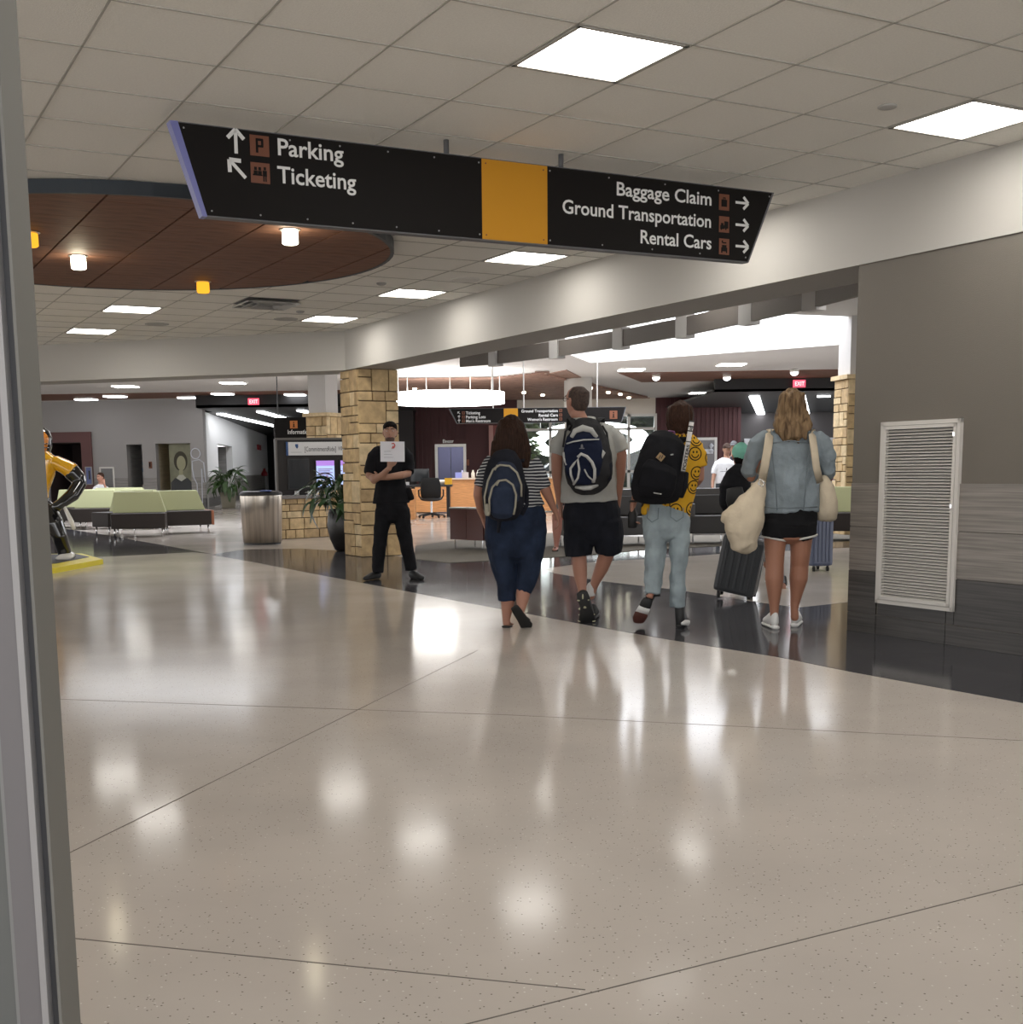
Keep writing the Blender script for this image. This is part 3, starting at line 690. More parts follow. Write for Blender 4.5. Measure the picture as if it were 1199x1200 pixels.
for i, (px, py) in enumerate([(486, 456), (614, 460), (636, 463), (692, 455), (713, 460), (727, 462), (737, 466)]):
    p = G(px, py, Z4 - .09); b = newbm(); lathe(b, [(.05, -.03), (.06, 0), (.06, .06)], p, 10); o = obj('track_spotlight', b, L_pend, sm=True)
    tag(o, ['tiny lit ceiling spotlight above the ring lamp', 'tiny lit ceiling spotlight left of the white column', 'tiny lit ceiling spotlight against the white column', 'tiny lit ceiling spotlight just right of the white column', 'tiny lit ceiling spotlight second right of the white column', 'tiny lit ceiling spotlight third right of the white column', 'tiny lit ceiling spotlight fourth right of the white column'][i], 'light', 'small spotlights in the wood ceiling')

# ---- plane helper
class Plane:
    def __init__(s, P, Q):
        s.P = Vector((P[0], P[1], 0)); s.t = (Vector((Q[0], Q[1], 0)) - s.P); s.L = s.t.length; s.t.normalize(); s.M = frame(s.P, s.t)
    def uv(s, px, py): return HIT(px, py, s.P, s.t)
    def rect(s, x0, y0, x1, y1):
        a = s.uv(x0, y0); b_ = s.uv(x1, y1); c = s.uv(x0, y1)
        return a[0], c[1], b_[0], a[1]
    def box(s, bm, u0, v0, u1, v1, a, b_): box(bm, (u0, v0, a), (u1, v1, b_), s.M)
def wall(pl, z1, opens, th=.25, u0=0, u1=None):
    b = newbm(); u1 = pl.L if u1 is None else u1; us = sorted({u0, u1, *[o[0] for o in opens], *[o[2] for o in opens]})
    for a, c in zip(us, us[1:]):
        if c - a < 1e-4: continue
        m = (a + c) / 2; hs = sorted([o for o in opens if o[0] < m < o[2]], key=lambda o: o[1]); z = 0
        for h in hs:
            if h[1] > z + 1e-4: pl.box(b, a, z, c, h[1], -th, 0)
            z = h[3]
        if z1 > z + 1e-4: pl.box(b, a, z, c, z1, -th, 0)
    return b
M_wains = mat('far_wainscot', (.27, .255, .24), .4, var=.25, vscale=2, stretch=(.7, .7, 14))
M_wainsd = mat('far_wainscot_dark', (.07, .066, .064), .4, var=.25, vscale=2, stretch=(.7, .7, 14))
# left grey wall
GW = Plane((-18.5, 42.4), (-9.35, 41.2))
o1 = list(GW.rect(148, 521, 170, 596)); o1[1] = 0; o2 = list(GW.rect(182, 520, 226, 592)); o2[1] = 0; o3 = list(GW.rect(52, 519, 100, 592)); o3[1] = 0
struct('wall_left', wall(GW, Z4, [o3, o1, o2]), M_grey); wl = bpy.data.objects['wall_left']
b = newbm()
cuts = [(0, o3[0] - .9), (o3[2] + .35, o1[0]), (o1[2], o2[0]), (o2[2], GW.L)]
for a, c in cuts: GW.box(b, a, .32, c, 1.02, -.01, .02)
obj('wainscot', b, M_wains, wl)
b = newbm()
for a, c in cuts: GW.box(b, a, 0, c, .32, -.01, .025)
obj('wainscot_base', b, M_wainsd, wl)
b = newbm(); pr = GW.rect(48, 507, 112, 592)
GW.box(b, pr[0] - .6, 0, o3[0], pr[3], 0, .08); GW.box(b, o3[2], 0, pr[2], pr[3], 0, .08); GW.box(b, o3[0], o3[3], o3[2], pr[3], 0, .08)
o = obj('portal_surround', b, mat('portal_maroon', (.13, .055, .052), .6), wl); o['label'] = 'dull maroon portal surround'
b = newbm(); GW.box(b, o3[0] - .2, 0, o3[2] + .2, o3[3] + .1, -2.2, -2.0); GW.box(b, o3[0] - .2, 0, o3[0] + .0, o3[3] + .1, -2, -.25); GW.box(b, o3[2], 0, o3[2] + .2, o3[3] + .1, -2, -.25); GW.box(b, o3[0], o3[3] - .02, o3[2], o3[3] + .1, -2, -.25)
struct('wall_portal', b, mat('portal_dark', (.045, .028, .026), .7))
def panel(name, pl, rect, m, label, cat, out=.03, frm=None, fm=None, group=None, base=0.0):
    u0, v0_, u1, v1_ = pl.rect(*rect); r = empty(name, pl.M @ Vector(((u0 + u1) / 2, v0_, base)), label, cat, group)
    b = newbm(); pl.box(b, u0, v0_, u1, v1_, base, base + out); obj('panel', b, m, r)
    if frm:
        b = newbm()
        for q in ((u0 - frm, v0_ - frm, u0, v1_ + frm), (u1, v0_ - frm, u1 + frm, v1_ + frm), (u0, v1_, u1, v1_ + frm), (u0, v0_ - frm, u1, v0_)): pl.box(b, *q, base, base + out + .015)
        obj('frame', b, fm or M_white, r)
    return r, (u0, v0_, u1, v1_)
r, q = panel('poster', GW, (102.5, 548, 109.5, 567), mat('poster_blue', (.12, .15, .34), .5), 'narrow blue poster on the maroon portal at far left', 'poster', .03, .03, M_grey, base=.085)
b = newbm(); GW.box(b, q[0] + .08, q[1] + .15, q[0] + .14, q[3] - .1, .115, .12); obj('figure_mark', b, M_char, r)
r, q = panel('return_grille', GW, (118.5, 549, 134, 580), mat('far_grille', (.2, .2, .2), .5), 'white framed grey grille on the far wall behind the seated man', 'vent', .02, .05, M_white)
b = newbm()
for k in range(18): GW.box(b, q[0], q[1] + .05 * k + .01, q[2], q[1] + .05 * k + .035, .02, .035)
o = obj('slats', b, mat('far_slat', (.26, .26, .26), .5), r); o['kind'] = 'stuff'
# niches
M_niche = mat('niche_tile', (.24, .235, .23), .35, var=.2, vscale=2, stretch=(.8, .8, 10))
for nm, o_, m_ in (('wall_niche_1', o1, M_niche), ('wall_niche_2', o2, mat('niche_tan', (.42, .36, .24), .6, var=.12, vscale=1.5, stretch=(.8, .8, 12)))):
    b = newbm(); GW.box(b, o_[0] - .1, 0, o_[2] + .1, o_[3] + .1, -1.3, -1.15); GW.box(b, o_[0] - .1, 0, o_[0], o_[3] + .1, -1.15, -.25); GW.box(b, o_[2], 0, o_[2] + .1, o_[3] + .1, -1.15, -.25); GW.box(b, o_[0], o_[3], o_[2], o_[3] + .1, -1.15, -.25)
    struct(nm, b, m_)
# drinking fountain in niche 1
u0, v0_, u1, v1_ = GW.rect(156, 569, 170, 575); pc = GW.M @ Vector(((u0 + u1) / 2, 0, -.9))
r = empty('drinking_fountain', (pc.x, pc.y, .45), 'grey drinking fountain in the tiled niche of the far wall', 'fountain')
b = newbm(); GW.box(b, u0, .62, u1 - .02, .80, -1.15, -.7); obj('basin', b, M_steel, r, bevel=.03)
b = newbm(); GW.box(b, u0 + .1, .35, u1 - .12, .62, -1.15, -.85); obj('pedestal', b, M_char, r)
b = newbm(); c = GW.M @ Vector(((u0 + u1) / 2, .80, -.85)); tube(b, [c, c + Vector((0, 0, .1)), c + Vector((.05, -.05, .14))], .02, 8); obj('spout', b, M_white, r)
for rc, lb in (((164, 541, 172, 545), 'upper small blue sign in the fountain niche'), ((164, 548.5, 172, 553), 'middle small blue sign in the fountain niche')):
    panel('wall_sign', GW, rc, mat('sign_blue', (.03, .10, .19), .5), lb, 'sign', .02, base=-.2, group='small signs in the niche')
panel('wall_sign', GW, (165, 553.5, 172, 558), mat('sign_pale', (.45, .55, .66), .5), 'lowest pale blue sign in the fountain niche', 'sign', .02, base=-.2, group='small signs in the niche')
r, q = panel('wall_sign', GW, (174.5, 541, 178.5, 549), M_signbrown, 'small brown pictogram sign between the two niches', 'sign', .02, base=.005)
b = newbm(); GW.box(b, q[0] + .02, q[1] + .05, q[0] + .06, q[3] - .03, .025, .03); obj('mark', b, M_signblk, r)
# mural: plain head-and-shoulders stand-in
u0, v0_, u1, v1_ = GW.rect(196, 520, 226, 596); v0_ = .02
r = empty('mural_panel', GW.M @ Vector(((u0 + u1) / 2, 0, -.1)), 'tall olive mural panel with a plain head-and-shoulders figure, in the far niche', 'mural')
b = newbm(); GW.box(b, u0, v0_, u1 - .01, v1_ - .01, -.16, -.12); obj('panel', b, mat('mural_ground', (.20, .20, .135), .7, var=.35, vscale=1.5), r)
def ell(b, cx, cz, rx, rz, z0, z1, n=20):
    prism(b, [(cx + rx * math.cos(2 * PI * k / n), cz + rz * math.sin(2 * PI * k / n)) for k in range(n)], z0, z1, GW.M)
um = (u0 + u1) / 2; hh = v1_ - v0_; wd = u1 - u0
b = newbm(); prism(b, [(u0 + .02, .02), (u1 - .03, .02), (u1 - .03, .40 * hh), (um + .28 * wd, .47 * hh), (um - .28 * wd, .47 * hh), (u0 + .02, .40 * hh)], -.12, -.11, GW.M); obj('shoulders', b, mat('mural_dark', (.045, .048, .05), .7), r)
b = newbm(); ell(b, um, .735 * hh, .30 * wd, .155 * hh, -.12, -.108); obj('hair_shape', b, mat('mural_hair', (.05, .045, .028), .7), r)
b = newbm(); ell(b, um + .02, .705 * hh, .20 * wd, .115 * hh, -.11, -.10); prism(b, [(um - .09 * wd, .46 * hh), (um + .09 * wd, .46 * hh), (um + .09 * wd, .6 * hh), (um - .09 * wd, .6 * hh)], -.11, -.104, GW.M); obj('face_shape', b, mat('mural_skin', (.34, .33, .21), .7), r)
b = newbm(); prism(b, [(um - .22 * wd, .47 * hh), (um, .42 * hh), (um + .22 * wd, .47 * hh), (um + .1 * wd, .52 * hh), (um - .1 * wd, .52 * hh)], -.11, -.098, GW.M); obj('collar', b, mat('mural_collar', (.52, .52, .45), .7), r)
# outlined restroom figure
u0, v0_, u1, v1_ = GW.rect(228, 528, 240, 590); um = (u0 + u1) / 2 - .03
r = empty('figure_sign', GW.M @ Vector((um, v0_, 0)), 'large white outlined restroom figure on the far grey wall beside the mural', 'sign')
M_out = mat('outline_white', (.66, .68, .74), .5)
b = newbm(); c = [GW.M @ Vector((um - .07 + .16 * math.cos(2 * PI * k / 20), 1.80 + .17 * math.sin(2 * PI * k / 20), .02)) for k in range(20)]; tube(b, c, .018, 6, True); obj('head_outline', b, M_out, r)
b = newbm(); loop = [(-.2, 1.55), (.05, 1.6), (.2, 1.5), (.24, .85), (.16, .85), (.12, 1.3), (.1, .15), (.0, .1), (-.06, .2), (-.06, .8), (-.16, 1.0), (-.2, 1.3)]
tube(b, [GW.M @ Vector((um + x, z, .02)) for x, z in loop], .018, 6, True); obj('body_outline', b, M_out, r)
b = newbm(); prism(b, [(um + x * .9, z) for x, z in loop], .002, .008, GW.M); obj('body_fill', b, M_grey, r)
# white wall running away behind the info desk
WW = Plane((-9.35, 41.2), (-12.3, 70.0))
ow = list(WW.rect(255, 520, 275, 596)); ow[1] = 0
b = wall(WW, 3.2, [ow], u0=.27); ww = struct('wall_white', b, mat('bright_wall', (.78, .78, .78), .7))
b = newbm(); WW.box(b, 0, .32, ow[0], 1.02, 0, .02); WW.box(b, ow[2], .32, 26, 1.02, 0, .02); obj('wainscot', b, M_wains, ww)
b = newbm(); WW.box(b, 0, 0, ow[0], .32, 0, .025); WW.box(b, ow[2], 0, 26, .32, 0, .025); obj('wainscot_base', b, M_wainsd, ww)
b = newbm(); WW.box(b, ow[0] - .1, 0, ow[2] + .1, ow[3] + .1, -2.0, -1.8); WW.box(b, ow[0] - .1, 0, ow[0], ow[3], -1.8, -.25); WW.box(b, ow[2], 0, ow[2] + .1, ow[3], -1.8, -.25); struct('wall_niche_3', b, M_niche)
for rc, nm, lb, ct in (((301, 521, 304.5, 527), 'fire_alarm', 'small red fire alarm on the far white wall', 'alarm'), ((304.5, 549, 307.5, 558), 'fire_extinguisher', 'small red extinguisher on the far white wall', 'extinguisher')):
    u0, v0_, u1, v1_ = WW.rect(*rc); b = newbm(); 
    if nm == 'fire_alarm': WW.box(b, u0, v0_, u1, v1_, 0, .08)
    else: lathe(b, [(.05, 0), (.16, .02), (.16, v1_ - v0_ - .25), (.08, v1_ - v0_ - .12), (.06, v1_ - v0_)], WW.M @ Vector(((u0 + u1) / 2, v0_, .17)), 14)
    o = obj(nm, b, mat('alarm_red', (.45, .02, .03), .4)); tag(o, lb, ct)
# black vestibule, left
b = newbm(); prism(b, [(-9.12, 39.3), (-2.4, 39.3), (-2.4, 72), (-13.2, 72), (-9.6, 42.4), (-9.25, 42.4)], 3.2, 3.28); struct('ceiling_3', b, M_black)
b = newbm(); box(b, (-9.12, 39.3, 3.2), (-2.4, 39.5, 3.62)); struct('trim_3', b, M_black)
b = newbm(); box(b, (-13.2, 69.9, 0), (-2.4, 70.1, 3.25)); box(b, (-9.9, 44, 0), (-2.55, 44.2, 3.25)); 
# screen wall behind the info desk leaves the white wall in view
bm_ = newbm(); box(bm_, (-13.2, 69.9, 0), (-2.4, 70.1, 3.25)); struct('wall_back_1', bm_, M_black); b.free()
b = newbm(); xl = D(322, 540, 52).x; box(b, (xl, 52, 0), (-2.4, 52.2, 3.25)); struct('wall_back_2', b, mat('dark_wall', (.022, .016, .015), .6))
def tubelight(p0, p1, label, wd, z, group):
    a, c = G(*p0, z), G(*p1, z); r = empty('tube_light', ((a + c) / 2)[:], label, 'light', group)
    b = newbm(); t = (c - a).normalized(); n = Vector((-t.y, t.x, 0)) * wd / 2
    prism(b, [(a - n)[:2], (c - n)[:2], (c + n)[:2], (a + n)[:2]], z - .05, z - .01); obj('diffuser', b, L_tube, r)
    b = newbm(); n *= 1.15; prism(b, [(a - n)[:2], (c - n)[:2], (c + n)[:2], (a + n)[:2]], z - .012, z + .01); obj('housing', b, M_char, r)
gl = 'linear lights in the black vestibule ceilings'
tubelight((258, 484), (333, 501), 'long diagonal tube light nearest the far white wall', .26, 3.19, gl)
tubelight((305, 481.5), (340, 491), 'shorter diagonal tube light left of the Information sign', .26, 3.19, gl)
tubelight((352, 480), (368, 484), 'short tube light partly behind the far grey column', .26, 3.19, gl)
# exit signs
def exit_sign(px, py, Y, label):
    c = D(px, py, Y); r = empty('exit_sign', c[:], label, 'sign', 'exit signs')
    b = newbm(); box(b, (c.x - .17, c.y, c.z - .1), (c.x + .17, c.y + .05, c.z + .1)); obj('housing', b, mat('exit_red', (.75, .05, .09), .5, emit=1.1, ecol=(.9, .10, .16)), r)
    text('lettering', 'EXIT', .11, lamp_mat('exit_letters', (1, .55, .55), 1.6), frame((c.x - .13, c.y - .002, c.z - .055), (1, 0, 0)), r, width=.26)
exit_sign(297, 470.5, 39.2, 'lit red exit sign on the black bulkhead at far left')
# vestibule, right
b = newbm(); XR0 = D(838, 455, 34.8).x
box(b, (XR0, 34.8, 3.24), (16, 35.0, 3.62)); struct('trim_4', b, M_black)
b = newbm(); prism(b, [(XR0, 34.8), (16, 34.8), (16, 49.5), (9.6, 49.5), (XR0, 44)], 3.24, 3.3); struct('ceiling_4', b, M_char)
exit_sign(937, 449.5, 34.7, 'lit red exit sign on the black bulkhead at right above the blonde head')
tubelight((884, 463.5), (893, 487), 'bright diagonal tube light left of the blonde head', .30, 3.23, gl)
tubelight((937.5, 462), (945, 486), 'bright diagonal tube light right of the blonde head', .30, 3.23, gl)
tubelight((958, 463.5), (973, 463.2), 'small dim linear light near the right stone pillar', .18, 3.23, gl)
RW = Plane((XR0 + .55, 44.0), (9.9, 49.0))
VB = Plane((9.2, 49.0), (18, 49.0))
b = newbm(); VB.box(b, -.6, 0, 9, 3.3, -.2, 0); struct('wall_vestibule', b, mat('vest_grey', (.085, .078, .08), .7))
def doorset(pl, rect, n, label, idx):
    u0, v0_, u1, v1_ = pl.rect(*rect); d = bpy.data.objects.new('door_%d' % idx, None); COL.objects.link(d); d['kind'] = 'structure'; d.location = (pl.M @ Vector((u0, 0, 0)))
    b = newbm(); f = .14
    pl.box(b, u0, v1_ - f, u1, v1_, 0, .08)
    for k in range(n + 1):
        u = u0 + (u1 - u0 - f) * k / n; pl.box(b, u, 0, u + f, v1_ - f, 0, .08)
    obj('door_frame', b, mat('door_white', (.62, .63, .66), .4), d)
    for k in range(n):
        a = u0 + (u1 - u0 - f) * k / n + f; c = u0 + (u1 - u0 - f) * (k + 1) / n
        b = newbm(); q = .09
        pl.box(b, a, .02, a + q, v1_ - f, .01, .06); pl.box(b, c - q, .02, c, v1_ - f, .01, .06); pl.box(b, a, v1_ - f - q, c, v1_ - f, .01, .06); pl.box(b, a, .02, c, .25, .01, .06)
        lf = obj('door_leaf', b, mat('door_white', (.62, .63, .66), .4), d)
        b = newbm(); pl.box(b, a + q, .25, c - q, v1_ - f - q, .02, .03); obj('pane', b, M_glass, lf)
doorset(VB, (872, 514, 1000, 560), 4, '', 2)
# centre back wall: maroon ribbed, windows, maroon
MB = Plane((-4.2, 44.0), (9.2, 44.0))
def ux(px): return MB.uv(px, 520)[0]
def vz(py): return MB.uv(650, py)[1]
wz0, wz1 = .35, vz(486)
wins = []
edges = [607, 645, 690, 737, 768]
wu = [ux(e) for e in edges]
op = [(wu[0], wz0, wu[-1], wz1)]; dr0 = list(MB.rect(513, 524, 544, 596)); dr0[1] = 0
b = wall(MB, Z4, op, u0=ux(607) - .02, u1=ux(768)); struct('wall_window', b, mat('cream_wall', (.80, .74, .66), .7))
b = wall(MB, Z4, [dr0], u0=ux(487), u1=ux(607) - .02); mw = struct('wall_maroon_1', b, M_maroon)
b = newbm(); u = ux(488)
while u < dr0[0] - .25: MB.box(b, u, 0, u + .07, Z4, 0, .05); u += .15
u = dr0[0] - .2
while u < dr0[2] + .2: MB.box(b, u, dr0[3] + .25, u + .07, Z4, 0, .05); u += .15
o = obj('ribs', b, M_maroon, mw); o['kind'] = 'stuff'
b = wall(MB, Z4, [], u0=ux(768), u1=ux(868)); mw2 = struct('wall_maroon_2', b, M_maroon)
b = newbm(); u = ux(769)
while u < ux(867): MB.box(b, u, 0, u + .06, Z4, 0, .03); u += .16
o = obj('ribs', b, M_maroon, mw2); o['kind'] = 'stuff'
b = newbm(); MB.box(b, ux(440), 0, ux(487), Z4, -.1, 1.2); struct('wall_back_3', b, mat('blackwood_wall', (.014, .010, .011), .6))
b = newbm(); MB.box(b, ux(573), 0, ux(578), Z4 - .9, 0, .25); struct('trim_5', b, mat('pink_trim', (.55, .30, .27), .5))
b = newbm(); MB.box(b, ux(578), 0, ux(606), Z4 - .9, 0, .15); struct('trim_6', b, mat('pink_wall', (.28, .075, .07), .5))
dd = bpy.data.objects.new('door_3', None); COL.objects.link(dd); dd['kind'] = 'structure'; dd.location = MB.M @ Vector((dr0[0], 0, 0))
b = newbm(); f = .10
MB.box(b, dr0[0] - f, 0, dr0[0], dr0[3] + f, 0, .1); MB.box(b, dr0[2], 0, dr0[2] + f, dr0[3] + f, 0, .1); MB.box(b, dr0[0], dr0[3], dr0[2], dr0[3] + f, 0, .1); obj('door_frame', b, M_alu, dd)
um = (dr0[0] + dr0[2]) / 2
for a, c in ((dr0[0], um - .008), (um + .008, dr0[2])):
    b = newbm(); MB.box(b, a, .01, c, dr0[3], -.12, -.06); obj('elevator_door_leaf', b, mat('elevator_blue', (.16, .17, .30), .25, metal=.5), dd)
text('lettering', 'Elevator', .12, M_alu, MB.M @ Matrix.Translation((ux(519), vz(517.5), .06)), None, width=ux(531.5) - ux(519)); o = bpy.data.objects['lettering'] if False else COL.objects[-1]
tag(o, 'small metal letters reading Elevator above the far blue door', 'lettering'); o.name = 'elevator_lettering'
panel('wall_sign', MB, (547, 538.5, 550, 545.5), M_rust, 'tiny rust coloured sign right of the elevator door', 'sign', .03, base=.05)
# windows with glass and the parking lot outside
wn = bpy.data.objects.new('window_3', None); COL.objects.link(wn); wn['kind'] = 'structure'; wn.location = MB.M @ Vector((wu[0], wz0, 0))
b = newbm(); f = .09
for u in wu: MB.box(b, u - f / 2, wz0, u + f / 2, wz1, -.15, .05)
for z in (wz0, vz(505), vz(555), wz1 - f): MB.box(b, wu[0], z, wu[-1], z + f, -.15, .05)
obj('mullions', b, mat('window_white', (.78, .76, .72), .4), wn)
zs = [wz0 + f, vz(555), vz(505), wz1]
M_pane = mat('window_glass', (.75, .85, .88), .02, trans=.95)
for i in range(4):
    for j in range(3):
        b = newbm(); MB.box(b, wu[i] + f / 2, zs[j] + (f if j else 0), wu[i + 1] - f / 2, zs[j + 1], -.06, -.05); obj('pane', b, M_pane, wn)
b = newbm(); MB.box(b, ux(690), vz(578), ux(768), vz(572), 0, .6); o = struct('trim_7', b, M_white)
b = newbm(); box(b, (-8, 44.4, -.02), (20, 84, .02)); o = obj('parking_lot', b, mat('asphalt', (.10, .10, .105), .9, var=.2, vscale=3)); tag(o, 'grey asphalt parking lot outside the far windows', 'pavement'); o['kind'] = 'structure'
rnd = random.Random(3)
def hedge(x0, x1, y, h, label):
    b = newbm()
    for k in range(260):
        c = Vector((rnd.uniform(x0, x1), y + rnd.uniform(-.4, .4), rnd.uniform(.1, h))); a = rnd.uniform(0, PI); t = Vector((math.cos(a), math.sin(a), rnd.uniform(-.5, .5))) * .22; n = Vector((-t.y, t.x, .2)).normalized() * .12
        vs = [b.verts.new(c - t), b.verts.new(c + n), b.verts.new(c + t), b.verts.new(c - n)]; b.faces.new(vs)
    o = obj('hedge', b, mat('leaf_outdoor', (.14, .20, .05), .7, var=.4, vscale=2), recalc=False); tag(o, label, 'hedge', kind='stuff')
hedge(.6, 2.0, 46.0, 3.2, 'green shrubs outside the far window behind the dark haired woman')
hedge(2.2, 9.5, 62, 3.4, 'dark green hedge beyond the cars outside the far windows')
b = newbm(); box(b, (-8, 44.6, 3.75), (20, 59, 3.9)); o = obj('shade_canopy', b, M_char); tag(o, 'dark canopy over the drive outside the far windows', 'canopy')  # roof added outside to keep the view through the glass dark
for k, cx_ in enumerate((-6, 14)):
    b = newbm(); lathe(b, [(.25, 0), (.25, 3.75)], (cx_, 57.5, 0), 16); o = obj('canopy_column', b, M_white, sm=True); tag(o, ['left', 'right'][k] + ' white column under the dark canopy outside', 'column')
b = newbm()
for k in range(60):
    x0 = -10 + k * .5; h = 4.6 + .5 * math.sin(k * 1.7) + .3 * math.sin(k * .6); box(b, (x0, 62.3 + .15 * math.sin(k * 2.1), 0), (x0 + .52, 63.4, h))
o = obj('tree_line', b, mat('leaf_wall', (.05, .075, .03), .9, var=.5, vscale=3, bump=.6, bscale=8)); tag(o, 'dark green tree line closing the view outside the far windows', 'trees', kind='stuff')
def car(x, y, m, label):
    r = empty('parked_car', (x, y, 0), label, 'car', 'cars outside the far windows')
    b = newbm(); prof = [(-2.1, .35), (-2.1, .85), (-1.3, .98), (-.75, 1.4), (.8, 1.42), (1.5, .98), (2.1, .88), (2.15, .35)]
    vs0 = [b.verts.new((x + p, y - .85, z)) for p, z in prof]; vs1 = [b.verts.new((x + p, y + .85, z)) for p, z in prof]
    b.faces.new(vs0); b.faces.new(vs1)
    for i in range(8): b.faces.new((vs0[i], vs0[(i + 1) % 8], vs1[(i + 1) % 8], vs1[i]))
    obj('body', b, m, r, bevel=.04)
    b = newbm(); prism(b, [(x - 1.15, 1.0), (x - .7, 1.34), (x + .75, 1.36), (x + 1.3, 1.0)], -(y - .88), -(y - .84), Matrix(((1, 0, 0, 0), (0, 0, -1, 0), (0, 1, 0, 0), (0, 0, 0, 1)))); obj('side_window', b, M_glass, r)
    for wx in (-1.3, 1.35):
        b = newbm(); tube(b, [(x + wx, y - .9, .33), (x + wx, y - .68, .33)], .33, 18); obj('wheel', b, M_char, r)
car(3.4, 52, mat('car_white', (.75, .76, .78), .2), 'white car parked outside the left far window')
car(8.6, 54, mat('car_blue', (.20, .34, .48), .2), 'blue car parked outside the right far window')
# ring shape: level lamp at reception, leaning glowing ring behind the far glass
def ringlamp(c, R, h, tilt, label, cables, zc, wd=.14):
    r = empty('ring_lamp', c[:], label, 'lamp', 'large glowing ring lamps')
    Mx = Matrix.Translation(c) @ Matrix.Rotation(tilt, 4, 'X'); b = newbm(); n = 56; prof = [(R, -h / 2), (R, h / 2), (R - wd, h / 2), (R - wd, -h / 2)]
    vs = [[b.verts.new(Mx @ Vector((p[0] * math.cos(2 * PI * k / n), p[0] * math.sin(2 * PI * k / n), p[1]))) for p in prof] for k in range(n)]
    for k in range(n):
        a, d = vs[k], vs[(k + 1) % n]
        for i in range(4): b.faces.new((a[i], a[(i + 1) % 4], d[(i + 1) % 4], d[i]))
    obj('diffuser', b, L_ring, r, sm=False)
    for k in range(cables):
        a = 2 * PI * (k + .3) / cables; p = Mx @ Vector(((R - wd / 2) * math.cos(a), (R - wd / 2) * math.sin(a), h / 2)); b = newbm(); tube(b, [p, Vector((p.x, p.y, zc))], .012, 6); obj('cable', b, M_white, r)
    return r
c = D(526.5, 467, 31.5); ringlamp(c, 1.40, .27, 0, 'large glowing ring lamp hanging over the reception desk', 7, Z4)
c = D(690, 517.5, 49.0); ringlamp(c, 2.35, .12, -.27, 'glowing ring lamp seen through the far windows', 3, 3.7, .60)
# round white column
c = G(677, 612); b = newbm(); p = Vector((D(677.5, 460, 34).x, 34, 0)); lathe(b, [(.38, 0), (.38, Z4)], p, 32); o = obj('round_column', b, M_white, sm=True); tag(o, 'round white column behind the tall man\'s head', 'column')
# bright upper ceiling dish above the ring lamp
b = newbm(); p = D(530, 440, 31.5); lathe(b, [(2.6, 0), (2.6, .03), (2.2, .03)], (p.x, 31.5, Z4 - .03), 48); 
b.free()
# second hanging sign
Y2 = 26.0
Sb = D(530, 497, Y2); S1 = Vector((Sb.x, Y2, 0)); t2 = Vector((1, 0, 0))
zb2 = D(620, 495.5, Y2).z; zt2 = D(620, 478, Y2).z
X = lambda px: D(px, 490, Y2).x - S1.x
r, M = sign('hanging_sign', 'smaller far hanging sign with yellow centre reading Ticketing, Parking Lots and Rental Cars', S1, t2, zb2, zt2, X(526), X(535), X(729), X(734), X(590.5), X(607))
Mf = M @ Matrix.Translation((0, 0, .006))
for s1, y in (('Ticketing', 485.5), ('Parking Lots', 490.3), ("Men's Restroom", 495.0)):
    z = D(550, y, Y2).z; text('lettering', s1, .058, M_signwhite, Mf @ Matrix.Translation((X(546), z, 0)), r, width={'T': .30, 'P': .41, 'M': .51}[s1[0]])
    icon('x', X(541.5), z, .06, Mf, r); arrow(X(538), z + .03, .065, PI / 4 if s1[0] == 'T' else 0, Mf, r)
for s1, y, wd in (('Ground Transportation', 483, .76), ('Rental Cars', 488.2, .40), ("Women's Restroom", 493, .63)):
    z = D(640, y, Y2).z; text('lettering', s1, .058, M_signwhite, Mf @ Matrix.Translation((X(653.5) - wd, z, 0)), r, width=wd)
    icon('x', X(655.5), z, .06, Mf, r)
icon('i', X(714.5), D(715, 491, Y2).z, .17, Mf, r, wd=.16)
for px in (578, 614, 700):
    b = newbm(); tube(b, [M @ Vector((X(px), zt2, -.035)), M @ Vector((X(px), Z4, -.035))], .014, 8); obj('hanger_rod', b, M_alu, r)
# curved dark rail with silver hangers under the skylight
RZ = 2.78
rp = [(540, 422), (580, 418.5), (652, 409), (727, 397), (802, 383), (877, 366), (953, 348), (1030, 327)]
P3 = [G(x, y, RZ + .12) for x, y in rp]
b = newbm(); th = .06
L_ = []
for i, p in enumerate(P3):
    t = (P3[min(7, i + 1)] - P3[max(0, i - 1)]).normalized(); n = Vector((-t.y, t.x, 0)) * th / 2
    L_.append([p - n + Vector((0, 0, -.11)), p + n + Vector((0, 0, -.11)), p + n + Vector((0, 0, .11)), p - n + Vector((0, 0, .11))])
rings(b, L_)
r = empty('curved_rail', P3[3][:], 'curved dark ceiling rail with silver hangers below the skylight', 'rail'); obj('rail', b, mat('rail_brown', (.17, .15, .135), .6), r)
for p in P3[1:7]:
    b = newbm(); t = Vector((.55, -.83, 0)); n = Vector((.83, .55, 0))
    q = [(p + t * a + n * c_)[:2] for a, c_ in ((-.10, -.06), (.10, -.06), (.10, .09), (-.10, .09))]; prism(b, q, RZ - .02, RZ + .27); q = [(p + t * a + n * c_)[:2] for a, c_ in ((-.02, 0), (.02, 0), (.02, .04), (-.02, .04))]; prism(b, q, RZ + .27, Z4); obj('hanger', b, mat('hanger_grey', (.55, .54, .53), .5), r)
